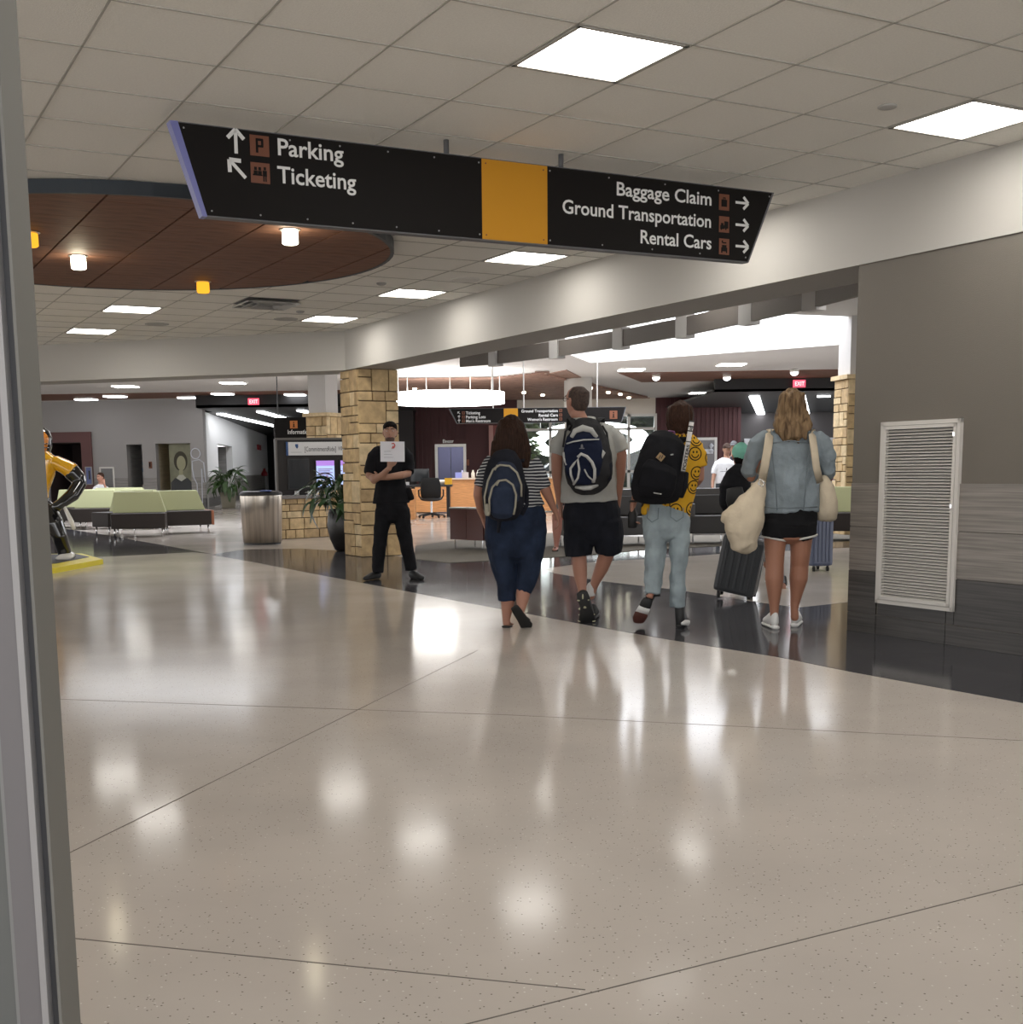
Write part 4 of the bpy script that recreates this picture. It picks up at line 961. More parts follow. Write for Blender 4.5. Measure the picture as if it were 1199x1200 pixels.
# far pillars
def half_pillar(pc, yaw, side, zc, label, seed):
    r, t, u = stone_pillar(pc, yaw, side, zc, label, seed, core_top=zc)
    b = newbm(); o_ = .05; c0 = pc - t * o_ - u * o_; S = side + 2 * o_; prism(b, [c0[:2], (c0 + t * S)[:2], (c0 + t * S + u * S)[:2], (c0 + u * S)[:2]], zc, zc + .07); obj('cap_stone', b, M_stone[2], r)
    b = newbm(); o_ = -.04; c0 = pc - t * o_ - u * o_; S = side + 2 * o_; prism(b, [c0[:2], (c0 + t * S)[:2], (c0 + t * S + u * S)[:2], (c0 + u * S)[:2]], zc + .07, Z4); obj('column_shaft', b, mat('column_grey', (.50, .48, .46), .7), r)
    return r
half_pillar(Vector((D(386, 600, 24.6).x, 24.6, 0)), math.radians(62), .50, 2.25, 'stone based grey column rising behind the information booth', 31)
half_pillar(Vector((D(990, 600, 20.6).x, 20.6, 0)), math.radians(8), .55, 2.58, 'stone based column at the left edge of the grey pier wall', 41)

# ================================================================== FURNITURE OF THE HALL
def leg(b, p, h, r_=.016): tube(b, [(p[0], p[1], 0), (p[0], p[1], h)], r_, 8)
def sofa_module(x, y, yaw, wd, label, back=M_green, seat=M_brownv, end=None, backh=.83, seath=.44, cat='sofa', grp='green backed sofa modules at left', wedge=.12, dep=.72):
    r = empty('sofa_module', (x, y, 0), label, cat, grp); M = Matrix.Translation((x, y, 0)) @ Matrix.Rotation(yaw, 4, 'Z')
    b = newbm(); vs = box(b, (-wd / 2 + .004, -dep / 2, .16), (wd / 2 - .004, dep / 2, seath), M); obj('seat', b, seat, r, bevel=.02)
    b = newbm(); w2 = wd / 2 - .004
    pts = [(-w2, dep / 2 - .30), (w2, dep / 2 - .30), (w2, dep / 2), (-w2, dep / 2)]; top = [(-w2 + wedge * .2, dep / 2 - .16), (w2 - wedge, dep / 2 - .16), (w2 - wedge, dep / 2 - .02), (-w2 + wedge * .2, dep / 2 - .02)]
    lo_ = [b.verts.new(M @ Vector((*p, seath + .002))) for p in pts]; hi_ = [b.verts.new(M @ Vector((*p, backh))) for p in top]
    b.faces.new(lo_); b.faces.new(hi_)
    for i in range(4): b.faces.new((lo_[i], lo_[(i + 1) % 4], hi_[(i + 1) % 4], hi_[i]))
    obj('backrest', b, back, r, bevel=.018)
    for sx in (-1, 1):
        for sy in (-1, 1):
            b = newbm(); p = M @ Vector((sx * (wd / 2 - .06), sy * (dep / 2 - .06), 0)); leg(b, p, .165); obj('leg', b, M_chrome, r, sm=True)
    if end:
        b = newbm(); box(b, (wd / 2 - .003, -dep / 2 - .002, .16), (wd / 2 + .05, dep / 2, seath + .002), M); o = obj('end_panel', b, end, r, bevel=.01); o['label'] = 'rust orange end panel'
    return r
def at(px, Y): return D(px, 600, Y).x
sofa_module(at(163, 23.0), 23.0, .20, .98, 'green backed sofa module nearest the camera in the left cluster')
sofa_module(at(215, 24.1), 24.1, .48, .92, 'green backed sofa module beside the rust orange end', end=M_rust)
sofa_module(at(128, 23.4), 23.75, -.6, .5, 'narrow green backed corner sofa module at the left of the front cluster', wedge=.04)
sofa_module(at(113, 26.4), 26.4, .1, .95, 'green backed sofa module behind and left of the front cluster')
sofa_module(at(82, 26.9), 27.2, -.15, .95, 'green backed sofa module behind the statue arm')
sofa_module(at(175, 26.5), 26.2, 2.8, .95, 'green backed sofa module turned away behind the front cluster')
sofa_module(at(140, 30), 30, .0, 1.3, 'farthest long green backed sofa in front of the seated man')
sofa_module(at(985, 19.2), 19.2, -.25, 1.0, 'green backed dark sofa at the right beside the grey pier', grp='green backed sofa modules at right')
sofa_module(at(1062, 19.2), 18.9, -.25, 1.0, 'green backed dark sofa hidden behind the grey pier', grp='green backed sofa modules at right')
# dark lounge armchairs
def armchair(px, Y, yaw, wd, label):
    x = at(px, Y); r = empty('armchair', (x, Y, 0), label, 'armchair', 'dark vinyl armchairs on the carpet'); M = Matrix.Translation((x, Y, 0)) @ Matrix.Rotation(yaw, 4, 'Z')
    m = mat('dark_vinyl', (.040, .037, .036), .4)
    b = newbm(); box(b, (-wd / 2, -.34, .17), (wd / 2, .30, .44), M); obj('seat', b, m, r, bevel=.02)
    b = newbm(); box(b, (-wd / 2, .2, .17), (wd / 2, .34, .84), M); obj('backrest', b, mat('vinyl_grey', (.075, .07, .068), .4), r, bevel=.015)
    b = newbm(); box(b, (-wd / 2 + .09, .1, .44), (wd / 2 - .02, .21, .74), M); obj('back_cushion', b, m, r, bevel=.02)
    b = newbm(); box(b, (-wd / 2 - .005, -.33, .17), (-wd / 2 + .075, .3, .62), M); obj('armrest', b, mat('vinyl_grey', (.075, .07, .068), .4), r, bevel=.015)
    for sx in (-1, 1):
        for sy in (-1, 1):
            b = newbm(); p = M @ Vector((sx * (wd / 2 - .05), sy * .28, 0)); box(b, (p.x - .012, p.y - .012, 0), (p.x + .012, p.y + .012, .17)); obj('leg', b, M_chrome, r)
    b = newbm(); box(b, (-wd / 2 + .04, -.295, .145), (wd / 2 - .04, -.27, .17), M); obj('front_rail', b, M_chrome, r)
armchair(682, 18.4, .25, .60, 'dark armchair behind the tall man\'s legs'); armchair(734, 18.6, .12, .62, 'dark armchair left of the light blue jeans')
armchair(783, 18.7, .05, .56, 'dark armchair hidden behind the light blue jeans'); armchair(829, 18.8, -.05, .60, 'dark armchair right of the light blue jeans')
armchair(884, 18.9, -.1, .60, 'dark armchair behind the cream shoulder bag')
armchair(982, 24.95, PI, .66, 'dark armchair under the person in the royal blue shirt')
# mahogany backed bench
def bench_back(p0, p1, ht, label):
    a, c = Vector((*p0, 0)), Vector((*p1, 0)); pl = Plane(a, c); r = empty('bench', ((a + c) / 2)[:], label, 'bench', 'mahogany panelled benches')
    n = 2
    for k in range(n):
        b = newbm(); pl.box(b, pl.L * k / n + .004, .145, pl.L * (k + 1) / n - .004, ht, -.03, 0); obj('back_panel', b, M_redwood, r)
    b = newbm(); pl.box(b, 0, ht, pl.L, ht + .02, -.18, .012); obj('top_trim', b, M_alu, r)
    b = newbm(); pl.box(b, .03, .16, pl.L - .03, .43, -.52, -.03); obj('seat', b, M_brownv, r, bevel=.015)
    b = newbm(); pl.box(b, .01, .43, pl.L - .01, ht, -.18, -.03); obj('backrest', b, M_brownv, r)
    for u in (.06, pl.L - .06):
        for d_ in (-.05, -.46):
            b = newbm(); p = pl.M @ Vector((u, 0, d_)); leg(b, p, .15, .014); obj('leg', b, M_chrome, r)
bench_back((at(527, 18.2), 18.2), (at(566, 17.7), 17.7), .60, 'mahogany backed bench left of the striped woman')
bench_back((at(567, 17.68), 17.68), (at(612, 17.5), 17.5), .60, 'mahogany backed bench behind the striped woman')
bench_back((at(613, 17.5), 17.5), (at(634, 17.6), 17.6), .60, 'short mahogany backed bench between the two backpackers')
# reception
pl = Plane((at(487, 33.5), 33.5), (at(660, 33.5), 33.5))
r = empty('reception_counter', (pl.M @ Vector((1, 0, 0)))[:], 'honey oak reception counter under the ring lamp', 'counter')
uh = pl.uv(529, 570)[0]
b = newbm(); pl.box(b, 0, .03, uh, .72, -.6, 0); obj('low_front', b, M_oak, r)
b = newbm(); pl.box(b, uh, .03, pl.L, .90, -.7, .05); obj('high_front', b, M_oak, r)
b = newbm(); pl.box(b, uh - .04, .90, pl.L + .04, .94, -.75, .12); obj('counter_top', b, mat('counter_pale', (.62, .52, .42), .3), r)
b = newbm(); box(b, (at(473, 29.2), 29.2, 0), (at(486.5, 29.4), 29.9, .72)); o = obj('desk_side_panel', b, M_oak, bevel=.01); tag(o, 'honey oak desk side panel beside the man in black', 'desk')
X0, X1 = at(476, 30.6), at(530, 30.6); r = empty('desk', ((X0 + X1) / 2, 30.6, 0), 'dark topped reception desk behind the office chair', 'desk')
b = newbm(); box(b, (X0, 30.6, .75), (X1, 31.5, .80)); obj('desk_top', b, M_char, r)
for xx in (X0 + .03, X1 - .14):
    b = newbm(); box(b, (xx, 30.65, 0), (xx + .08, 31.4, .75)); obj('leg', b, M_black, r)
def monitor(x, y, z, wd, h, label, cat='monitor', m=M_glass, face=None):
    r = empty('monitor', (x, y, z), label, cat); b = newbm(); box(b, (x - wd / 2, y, z + .08), (x + wd / 2, y + .05, z + .08 + h)); obj('casing', b, M_char, r, bevel=.006)
    b = newbm(); box(b, (x - wd / 2 + .02, y - .004, z + .10), (x + wd / 2 - .02, y + .001, z + .06 + h)); obj('screen', b, face or m, r)
    b = newbm(); box(b, (x - .03, y + .03, z), (x + .03, y + .06, z + .2)); box(b, (x - .12, y - .05, z), (x + .12, y + .14, z + .015)); obj('stand', b, M_char, r)
monitor(at(493, 31), 31.0, .80, .46, .32, 'black computer monitor on the reception desk')
# office chair
x, y = at(505.5, 29.9), 29.9; r = empty('office_chair', (x, y, 0), 'black mesh office chair in front of the reception desk', 'chair')
b = newbm(); loft(b, [(Vector((x, y - .02, .50)), .24, .03), (Vector((x, y - .06, .62)), .25, .035), (Vector((x, y - .07, .80)), .25, .035), (Vector((x, y - .04, .97)), .20, .03)], 20); obj('backrest', b, mat('mesh_fabric', (.025, .025, .025), .9, spec=.1), r, sm=True)
b = newbm(); loft(b, [(Vector((x, y - .02, .46)), .25, .05), (Vector((x, y + .22, .47)), .27, .05), (Vector((x, y + .44, .46)), .24, .05)], 20, vref=(0, 0, 1)); obj('seat', b, M_char, r, sm=True)
b = newbm(); tube(b, [(x, y + .2, .1), (x, y + .2, .43)], .025, 10); obj('gas_lift', b, M_chrome, r)
b = newbm()
for k in range(5):
    a = 2 * PI * k / 5 + .3; e = Vector((x + .32 * math.cos(a), y + .2 + .32 * math.sin(a), .065)); tube(b, [(x, y + .2, .11), e], [.03, .016], 8); lathe(b, [(.001, -.035), (.03, -.025), (.03, .02), (.001, .03)], (e.x, e.y, .038), 8)
obj('star_base', b, M_black, r)
for sx in (-1, 1):
    b = newbm(); tube(b, [(x + sx * .24, y + .1, .46), (x + sx * .30, y + .1, .55), (x + sx * .30, y + .02, .68), (x + sx * .28, y + .25, .69)], .02, 8); obj('armrest', b, M_black, r)
# things on the counter
rnd = random.Random(5)
def item(nm, px, Y, z, kind, col, label, cat, sc=1):
    x = at(px, Y); b = newbm()
    if kind == 'box': box(b, (x - .08 * sc, Y, z), (x + .08 * sc, Y + .12, z + .14 * sc))
    elif kind == 'tall': lathe(b, [(.04, 0), (.05, .02), (.05, .13), (.02, .18), (.022, .21)], (x, Y, z), 12)
    elif kind == 'bowl': lathe(b, [(.03, 0), (.07, .03), (.10, .10), (.09, .10), (.06, .04)], (x, Y, z), 14)
    elif kind == 'paper': loft(b, [(Vector((x - .14 * sc, Y, z + .06)), .06, .06), (Vector((x + .14 * sc, Y, z + .06)), .06, .06)], 12)
    o = obj(nm, b, mat(nm + label[:10], col, .5), sm=kind in ('tall', 'bowl')); tag(o, label, cat)
item('yellow_tray', 526, 31.1, .80, 'box', (.75, .40, .02), 'bright yellow tray on the end of the reception desk', 'tray', 1.15)
item('paper_roll', 518, 31.3, .80, 'paper', (.75, .74, .72), 'rolled white papers on the reception desk', 'papers', .9)
item('telephone', 478, 30.7, .80, 'box', (.5, .5, .5), 'pale telephone on the desk beside the man in black', 'telephone', .55)
for k, (px, kd, cl, lb, ct) in enumerate([(538, 'box', (.25, .28, .62), 'blue leaflet holder on the high oak counter', 'holder'), (546, 'box', (.62, .55, .55), 'pink and white leaflet box on the high oak counter', 'box'), (542.5, 'tall', (.55, .56, .8), 'pale blue bottle standing among the counter leaflets', 'bottle'), (555, 'tall', (.75, .68, .58), 'cream bottle on the high oak counter, left of the striped sleeve', 'bottle'), (561, 'tall', (.75, .73, .70), 'white bottle on the counter beside the striped sleeve', 'bottle'), (571, 'bowl', (.6, .5, .3), 'tan bowl on the high oak counter, rightmost of the items', 'bowl'), (566, 'bowl', (.7, .62, .5), 'pale bowl on the counter behind the striped sleeve', 'bowl')]):
    item('counter_' + ct, px, 33.5 + .2 * (k % 3), .94, kd, cl, lb, ct, 1.1)
# framed display board on maroon wall
r, q = panel('display_board', MB, (812, 516, 836, 574), mat('board_grey', (.20, .19, .20), .3), 'silver framed grey display board behind the man in the white shirt', 'board', .05, .09, M_alu, base=.06)
b = newbm(); MB.box(b, q[0] + .1, 1.62, q[2] - .05, 1.78, .11, .12); lathe(b, [(.001, -.1), (.1, 0), (.001, .1)], MB.M @ Vector((q[2] - .12, 1.72, .12)), 10); lathe(b, [(.001, -.1), (.1, 0), (.001, .1)], MB.M @ Vector((q[2] - .12, 1.9, .12)), 10); obj('bone_mark', b, M_out, r)
# ---- information booth
IB = Plane((-3.66, 21.3), (-2.2, 22.6))
r = empty('information_desk', (IB.P + IB.t * .8)[:], 'limestone fronted information desk left of the large plant', 'desk')
b = newbm(); IB.box(b, 0, 0, IB.L, .70, -.7, -.02); obj('mortar_core', b, M_mortar, r); stonework(r, IB.M @ Matrix.Translation((0, 0, -.02)), IB.L, .0, .70, 77, rowh=(.12, .16, .2), minl=.14)
M3 = frame(IB.P - IB.t * .0, IB.t.cross(Vector((0, 0, 1)))) 
b = newbm(); IB.box(b, -.04, .70, IB.L, .745, -.75, .04); obj('counter_top', b, mat('counter_grey', (.16, .14, .13), .3), r)
KB = Plane((D(325.5, 600, 22.3).x, 22.3), (D(404, 600, 22.6).x, 22.6))
r = empty('information_kiosk', (KB.P + KB.t * .6 + Vector((0, 0, .75)))[:], 'dark boxy kiosk with screens and a white header above the information desk', 'kiosk')
ku = lambda px: KB.uv(px, 550)[0]; kz = lambda py: KB.uv(360, py)[1]
b = newbm(); KB.box(b, 0, kz(575), KB.L, kz(514), -.35, -.02); obj('cabinet', b, mat('kiosk_dark', (.022, .017, .015), .5), r)
b = newbm(); KB.box(b, 0, kz(575), .03, kz(514), -.02, .03); KB.box(b, 0, kz(515.5), KB.L, kz(513), -.02, .03); obj('frame', b, mat('kiosk_frame', (.12, .11, .10), .5), r)
b = newbm(); KB.box(b, ku(337), kz(533.5), ku(405), kz(518), -.02, .06); hd = obj('header', b, mat('header_white', (.55, .54, .53), .5, emit=.10), r)
b = newbm(); KB.box(b, ku(336), kz(533.7), ku(338.3), kz(517.8), -.02, .065); obj('header_end', b, mat('header_blue', (.03, .08, .22), .5), hd)
Mk = KB.M @ Matrix.Translation((0, 0, .062))
text('lettering', '[CommitmentRide]', .085, mat('ink_dark', (.05, .045, .045), .6), Mk @ Matrix.Translation((ku(357), kz(529), 0)), hd, bold=0.0, width=ku(393.5) - ku(357))
text('lettering', '101', .07, mat('ink_dark', (.05, .045, .045), .6), Mk @ Matrix.Translation((ku(396), kz(528), 0)), hd, bold=0.0, width=ku(402) - ku(396))
b = newbm(); prism(b, [(ku(346.5), kz(520.5)), (ku(350), kz(520.5)), (ku(350), kz(524)), (ku(348.5), kz(526)), (ku(346.5), kz(523))], 0, .003, Mk); obj('emblem', b, mat('header_blue', (.03, .08, .22), .5), hd)
b = newbm(); KB.box(b, ku(341), kz(530.2), ku(354), kz(529.8), .06, .063); obj('fine_print', b, mat('ink_grey', (.3, .3, .3), .6), hd)
b = newbm(); KB.box(b, ku(337), kz(573.5), ku(362.5), kz(537.5), -.02, .05); sc = obj('screen_casing', b, M_char, r)
b = newbm(); KB.box(b, ku(338.3), kz(572), ku(361.5), kz(539), .05, .054); obj('screen', b, mat('screen_off', (.05, .052, .056), .08), sc)
def poster_screen(x0, x1):
    b = newbm(); KB.box(b, ku(x0 - 1), kz(572), ku(x1 + 1), kz(539), -.02, .04); s = obj('screen_casing', b, M_char, r)
    b = newbm(); KB.box(b, ku(x0), kz(571), ku(x1), kz(540), .04, .043); obj('screen', b, mat('screen_blue', (.30, .40, .70), .3, emit=.75, ecol=(.42, .52, .85)), s)
    b = newbm(); KB.box(b, ku(x0), kz(546), ku(x1), kz(540), .043, .045); obj('poster_banner', b, mat('screen_purple', (.3, .15, .5), .3, emit=.7, ecol=(.38, .2, .62)), s)
    b = newbm()
    for k in range(4): KB.box(b, ku(x0 + 2), kz(550.5 + k * 2.1), ku(x1 - 2 - (k % 2) * 3), kz(549.5 + k * 2.1), .043, .045)
    for dx in (6, 11): 
        if x0 + dx < x1 - 2: KB.box(b, ku(x0 + dx), kz(562), ku(x0 + dx + 2.6), kz(557.5), .043, .046)
    obj('poster_artwork', b, mat('screen_ink', (.30, .20, .35), .4, emit=.15, ecol=(.4, .25, .5)), s)
poster_screen(370.5, 391.5); poster_screen(399, 404)
for px in (348, 352, 359, 362.5):
    pass
for px0, px1, m_, lb in ((345, 350, M_white, 'left small white rack standing on the information desk'), (360.5, 362.5, M_white, 'right slim white post standing on the information desk')):
    b = newbm(); KB.box(b, ku(px0), .745, ku(px1), kz(574), -.1, -.04); o = obj('desk_support', b, m_); tag(o, lb, 'stand')
# hanging information sign
YI = 25.6; c = D(349, 497, YI); r = empty('information_sign', (c.x, YI, D(349, 512, YI).z), 'small black hanging sign with orange square and the word Information', 'sign')
b = newbm(); box(b, (D(322, 500, YI).x, YI, D(349, 513, YI).z), (D(372, 500, YI).x, YI + .05, D(349, 489, YI).z)); obj('sign_body', b, M_signblk, r)
Mi = frame((0, YI, 0), (1, 0, 0)) @ Matrix.Translation((0, 0, .003))
icon('i', D(340, 500, YI).x, D(345, 502, YI).z, .155, Mi, r, col=mat('sign_orange', (.50, .16, .03), .5))
text('lettering', 'Information', .085, M_signwhite, Mi @ Matrix.Translation((D(337, 508, YI).x, D(345, 508.5, YI).z, 0)), r, width=.46)
for px in (326, 368):
    b = newbm(); tube(b, [(D(px, 500, YI).x, YI + .025, D(px, 490, YI).z), (D(px, 500, YI).x, YI + .025, Z4)], .012, 6); obj('hanger_rod', b, M_char, r)
# ---- recycling bin
cb = G(306, 640); cb.y += .2; bx_, by_ = cb.x, 20.05; bx_ = at(306.5, 20.05)
r = empty('waste_bin', (bx_, by_, 0), 'half-round brushed steel waste bin with a black slanted top', 'bin')
def hr(rx, ry, z, n=28): return [Vector((bx_ + rx * math.cos(a), by_ + ry * math.sin(a) * (1 if math.sin(a) < 0 else .7), z)) for a in [2 * PI * k / n for k in range(n)]]
b = newbm(); rings(b, [hr(.315, .27, .03), hr(.345, .29, .78), hr(.345, .29, .80)]); obj('body', b, M_steel, r, sm=False)
smooth(COL.objects[-1].data)
b = newbm(); rings(b, [hr(.30, .25, 0), hr(.30, .25, .035)]); obj('base', b, M_char, r)
b = newbm(); rings(b, [hr(.35, .295, .80), hr(.35, .295, .825), hr(.33, .27, .85), hr(.27, .20, .865)]); obj('lid', b, M_black, r)
b = newbm(); box(b, (bx_ + .03, by_ - .24, .862), (bx_ + .2, by_ - .12, .875)); o = obj('label_plate', b, mat('label_blue', (.10, .16, .5), .4), r)
# ---- plants
def leafmesh(name, L, W, bend, m, seg=6):
    b = newbm(); rows = []
    for i in range(seg + 1):
        t = i / seg; wv = W * math.sin(PI * min(1, t * .93 + .05)) ** .8 / 2; z = math.sin(t * 1.4) * .25 * L - bend * t * t * L; x = L * t * (1 - .25 * t * bend)
        rows.append([b.verts.new((x, -wv, z + wv * .35)), b.verts.new((x, 0, z)), b.verts.new((x, wv, z + wv * .35))])
    for a, c in zip(rows, rows[1:]):
        for k in (0, 1): b.faces.new((a[k], a[k + 1], c[k + 1], c[k]))
    me = bpy.data.meshes.new(name); b.to_mesh(me); b.free(); me.materials.append(m); smooth(me); return me
M_leaf = mat('leaf_dark', (.022, .055, .018), .3, var=.4, vscale=6); M_leaf2 = mat('leaf_green', (.05, .10, .03), .35, var=.3, vscale=6)
def plant(px, Y, potr, poth, potm, label, nl, L, W, seed, ms, spread=1.0, potprof=None, stemh=.25):
    x = at(px, Y); r = empty('potted_plant', (x, Y, 0), label, 'plant'); rn = random.Random(seed)
    b = newbm(); prof = potprof or [(potr * .7, 0), (potr * .8, .02), (potr, poth), (potr * .92, poth), (potr * .85, poth - .05)]
    lathe(b, prof, (x, Y, 0), 28); obj('pot', b, potm, r, sm=True)
    b = newbm(); lathe(b, [(potr * .86, poth - .06), (potr * .86, poth - .03)], (x, Y, 0), 20); obj('soil', b, mat('soil', (.03, .02, .015), .95), r)
    meshes = [leafmesh('leaf', L * k, W * k, bd, m) for k, bd, m in ((1, .9, ms[0]), (.85, 1.3, ms[0]), (.95, .5, ms[1]), (.7, .2, ms[1]))]
    b = newbm()
    for k in range(nl):
        a = rn.uniform(0, 2 * PI); h = rn.uniform(.1, 1); rr = rn.uniform(.1, 1) ** .7 * spread * potr * (1.5 - .7 * h)
        base = Vector((x, Y, poth - .04)); tip = Vector((x + rr * math.cos(a), Y + rr * math.sin(a), poth - .05 + stemh * (.2 + h * 1.0)))
        tube(b, [base + Vector((math.cos(a), math.sin(a), 0)) * potr * .2, (base + tip) / 2 + Vector((0, 0, .04)), tip], .005, 4)
        o = bpy.data.objects.new('leaf', meshes[rn.randrange(4)]); COL.objects.link(o)
        el = rn.uniform(-.75, .15) if h < .55 else rn.uniform(-.3, .8)
        o.matrix_basis = Matrix.Translation(tip) @ Matrix.Rotation(a + rn.uniform(-.5, .5), 4, 'Z') @ Matrix.Rotation(-el, 4, 'Y') @ Matrix.Rotation(rn.uniform(-.5, .5), 4, 'X')
        o.parent = r; o.matrix_parent_inverse = r.matrix_basis.inverted()
    obj('stems', b, M_leaf2, r)
    return r
plant(405, 18.05, .27, .62, mat('pot_dark', (.022, .019, .018), .35), 'large dark potted plant with drooping glossy leaves beside the stone pillar', 120, .36, .10, 2, (M_leaf, M_leaf), 1.55, potprof=[(.13, 0), (.17, .02), (.24, .18), (.28, .38), (.26, .56), (.24, .62), (.21, .62), (.2, .56)], stemh=.42)
plant(268.5, 40.6, .27, .52, mat('pot_tan', (.22, .20, .15), .7), 'far potted plant in a tan pot against the white wall', 60, .5, .16, 4, (M_leaf2, M_leaf2), 1.5, stemh=.6)

# ================================================================== PEOPLE
class Fig:
    def __init__(s, Y0, label, feet_px, name='person', cat='person', group=None):
        s.Y = Y0; s.k = (Y0 * cP + .05) / F; p = D(feet_px, 700, Y0)
        s.root = empty(name, (p.x, Y0, 0), label, cat, group)
    def P(s, x, y, dy=0): return D(x, y, s.Y + dy)
    def ch(s, bm, pts, cap=('round', 'round'), n=16, vref=None):
        path = []
        for q in pts:
            x, y, dy, rx = q[:4]; ry = q[4] if len(q) > 4 else rx
            path.append((s.P(x, y, dy), rx * s.k, ry * s.k))
        loft(bm, path, n, cap, vref)
    def mk(s, name, bm, m, vox=.009, sit=3, disp=None, label=None):
        o = remeshed(name, bm, m, vox, sit, s.root, disp)
        if label: o['label'] = label
        return o
    def part(s, name, bm, m, sm=True, par=None, label=None, bevel=0):
        o = obj(name, bm, m, par or s.root, sm=sm, bevel=bevel)
        if label: o['label'] = label
        return o
def hand(bm, W, d, side, n, curl=.5, sc=1.0):
    d = d.normalized(); n = (n - d * n.dot(d)).normalized(); side = (side - d * side.dot(d) - n * side.dot(n)).normalized()
    loft(bm, [(W - d * .02, .026 * sc, .021 * sc), (W + d * .02 * sc, .031 * sc, .018 * sc), (W + d * .055 * sc, .040 * sc, .015 * sc), (W + d * .088 * sc, .040 * sc, .012 * sc)], 14, vref=n)
    for k, off in enumerate((.0315, .0105, -.0105, -.030)):
        b = W + d * .08 * sc + side * off * sc; L = (.072, .081, .075, .058)[k] * sc; a = .1; pts = [(b, .0085 * sc, .0085 * sc)]
        for fr, da in ((.45, .55), (.30, .8), (.25, .6)):
            a += curl * da * (1 + .08 * k); dr_ = d * math.cos(a) + n * math.sin(a) + side * off * 1.6
            b = b + dr_.normalized() * L * fr; pts.append((b, .0078 * sc, .0078 * sc))
        loft(bm, pts, 8, vref=side)
    b = W + d * .025 * sc + side * .026 * sc; t1 = (side * .75 + d * .7 + n * .25).normalized(); t2 = (side * .35 + d * .95 + n * .4).normalized()
    loft(bm, [(b, .013 * sc, .012 * sc), (b + t1 * .035 * sc, .0115 * sc, .011 * sc), (b + t1 * .035 * sc + t2 * .035 * sc, .009 * sc, .009 * sc)], 8, vref=n)
def HM(C, yaw=0, pitch=0, rollz=0, sc=1):
    return Matrix.Translation(C) @ Matrix.Rotation(yaw, 4, 'Z') @ Matrix.Rotation(pitch, 4, 'X') @ Matrix.Rotation(rollz, 4, 'Y') @ Matrix.Scale(sc, 4)
def mloft(bm, M, pts, n=16, vref=(0, 1, 0), cap=('round', 'round')):
    sc = M.to_scale().x; R = M.to_3x3().normalized()
    loft(bm, [(M @ Vector(p[:3]), p[3] * sc, (p[4] if len(p) > 4 else p[3]) * sc) for p in pts], n, cap, vref=R @ Vector(vref))
def head(bm, M):
    mloft(bm, M, [(0, .040, -.108, .020, .018), (0, .030, -.092, .040, .042), (0, .018, -.060, .056, .070), (0, .008, -.02, .066, .084), (0, 0, .03, .074, .094), (0, -.006, .068, .068, .086), (0, -.008, .095, .048, .062)], 20)
    mloft(bm, M, [(0, .084, .022, .008, .008), (0, .100, -.006, .011, .010), (0, .104, -.022, .014, .010)], 10)
    for sx in (-1, 1):
        mloft(bm, M, [(sx * .073, -.008, -.028, .006, .010), (sx * .080, -.012, 0, .008, .017), (sx * .078, -.014, .026, .006, .012)], 8)
        mloft(bm, M, [(sx * .018, .084, .034, .006, .010), (sx * .045, .074, .036, .005, .008)], 8, vref=(0, 0, 1))
    mloft(bm, M, [(-.022, .080, -.052, .004, .006), (0, .088, -.050, .009, .008), (.022, .080, -.052, .004, .006)], 8, vref=(0, 0, 1))
def neck(bm, M, down): mloft(bm, M, [(0, -.02, -.10, .052, .055), (0, -.018, -.05, .050, .055)], 16); loft(bm, [(M @ Vector((0, -.02, -.08)), .052, .055), (down, .062, .058)], 16)
def face(fig, M, brow=(.03, .02, .015), lips=(.30, .10, .09)):
    for sx in (-1, 1):
        b = newbm(); mloft(b, M, [(sx * .030 - .011, .079, .016, .004, .003), (sx * .030, .083, .016, .007, .005), (sx * .030 + .011, .079, .016, .004, .003)], 8, vref=(0, 0, 1)); e = fig.part('eye', b, mat('eye_white', (.75, .72, .70), .2))
        b = newbm(); mloft(b, M, [(sx * .030, .084, .016, .0055, .0055), (sx * .030, .089, .016, .004, .004)], 8, vref=(0, 0, 1)); obj('iris', b, mat('iris_brown', (.04, .02, .01), .15), e, sm=True)
        b = newbm(); mloft(b, M, [(sx * .012, .090, .036, .004, .004), (sx * .030, .090, .041, .005, .004), (sx * .052, .076, .036, .003, .003)], 8, vref=(0, 0, 1)); fig.part('eyebrow', b, mat('brow%s' % brow[0], brow, .7))
    b = newbm(); mloft(b, M, [(-.022, .084, -.053, .004, .003), (0, .093, -.050, .006, .006), (0, .093, -.054, .006, .006), (.022, .084, -.053, .004, .003)], 8, vref=(0, 0, 1)); fig.part('lips', b, mat('lips', lips, .5))
def ftube(fig, pts, r, n=8, closed=False, bm=None):
    bm = bm or newbm(); tube(bm, [fig.P(*p) for p in pts], r, n, closed); return bm
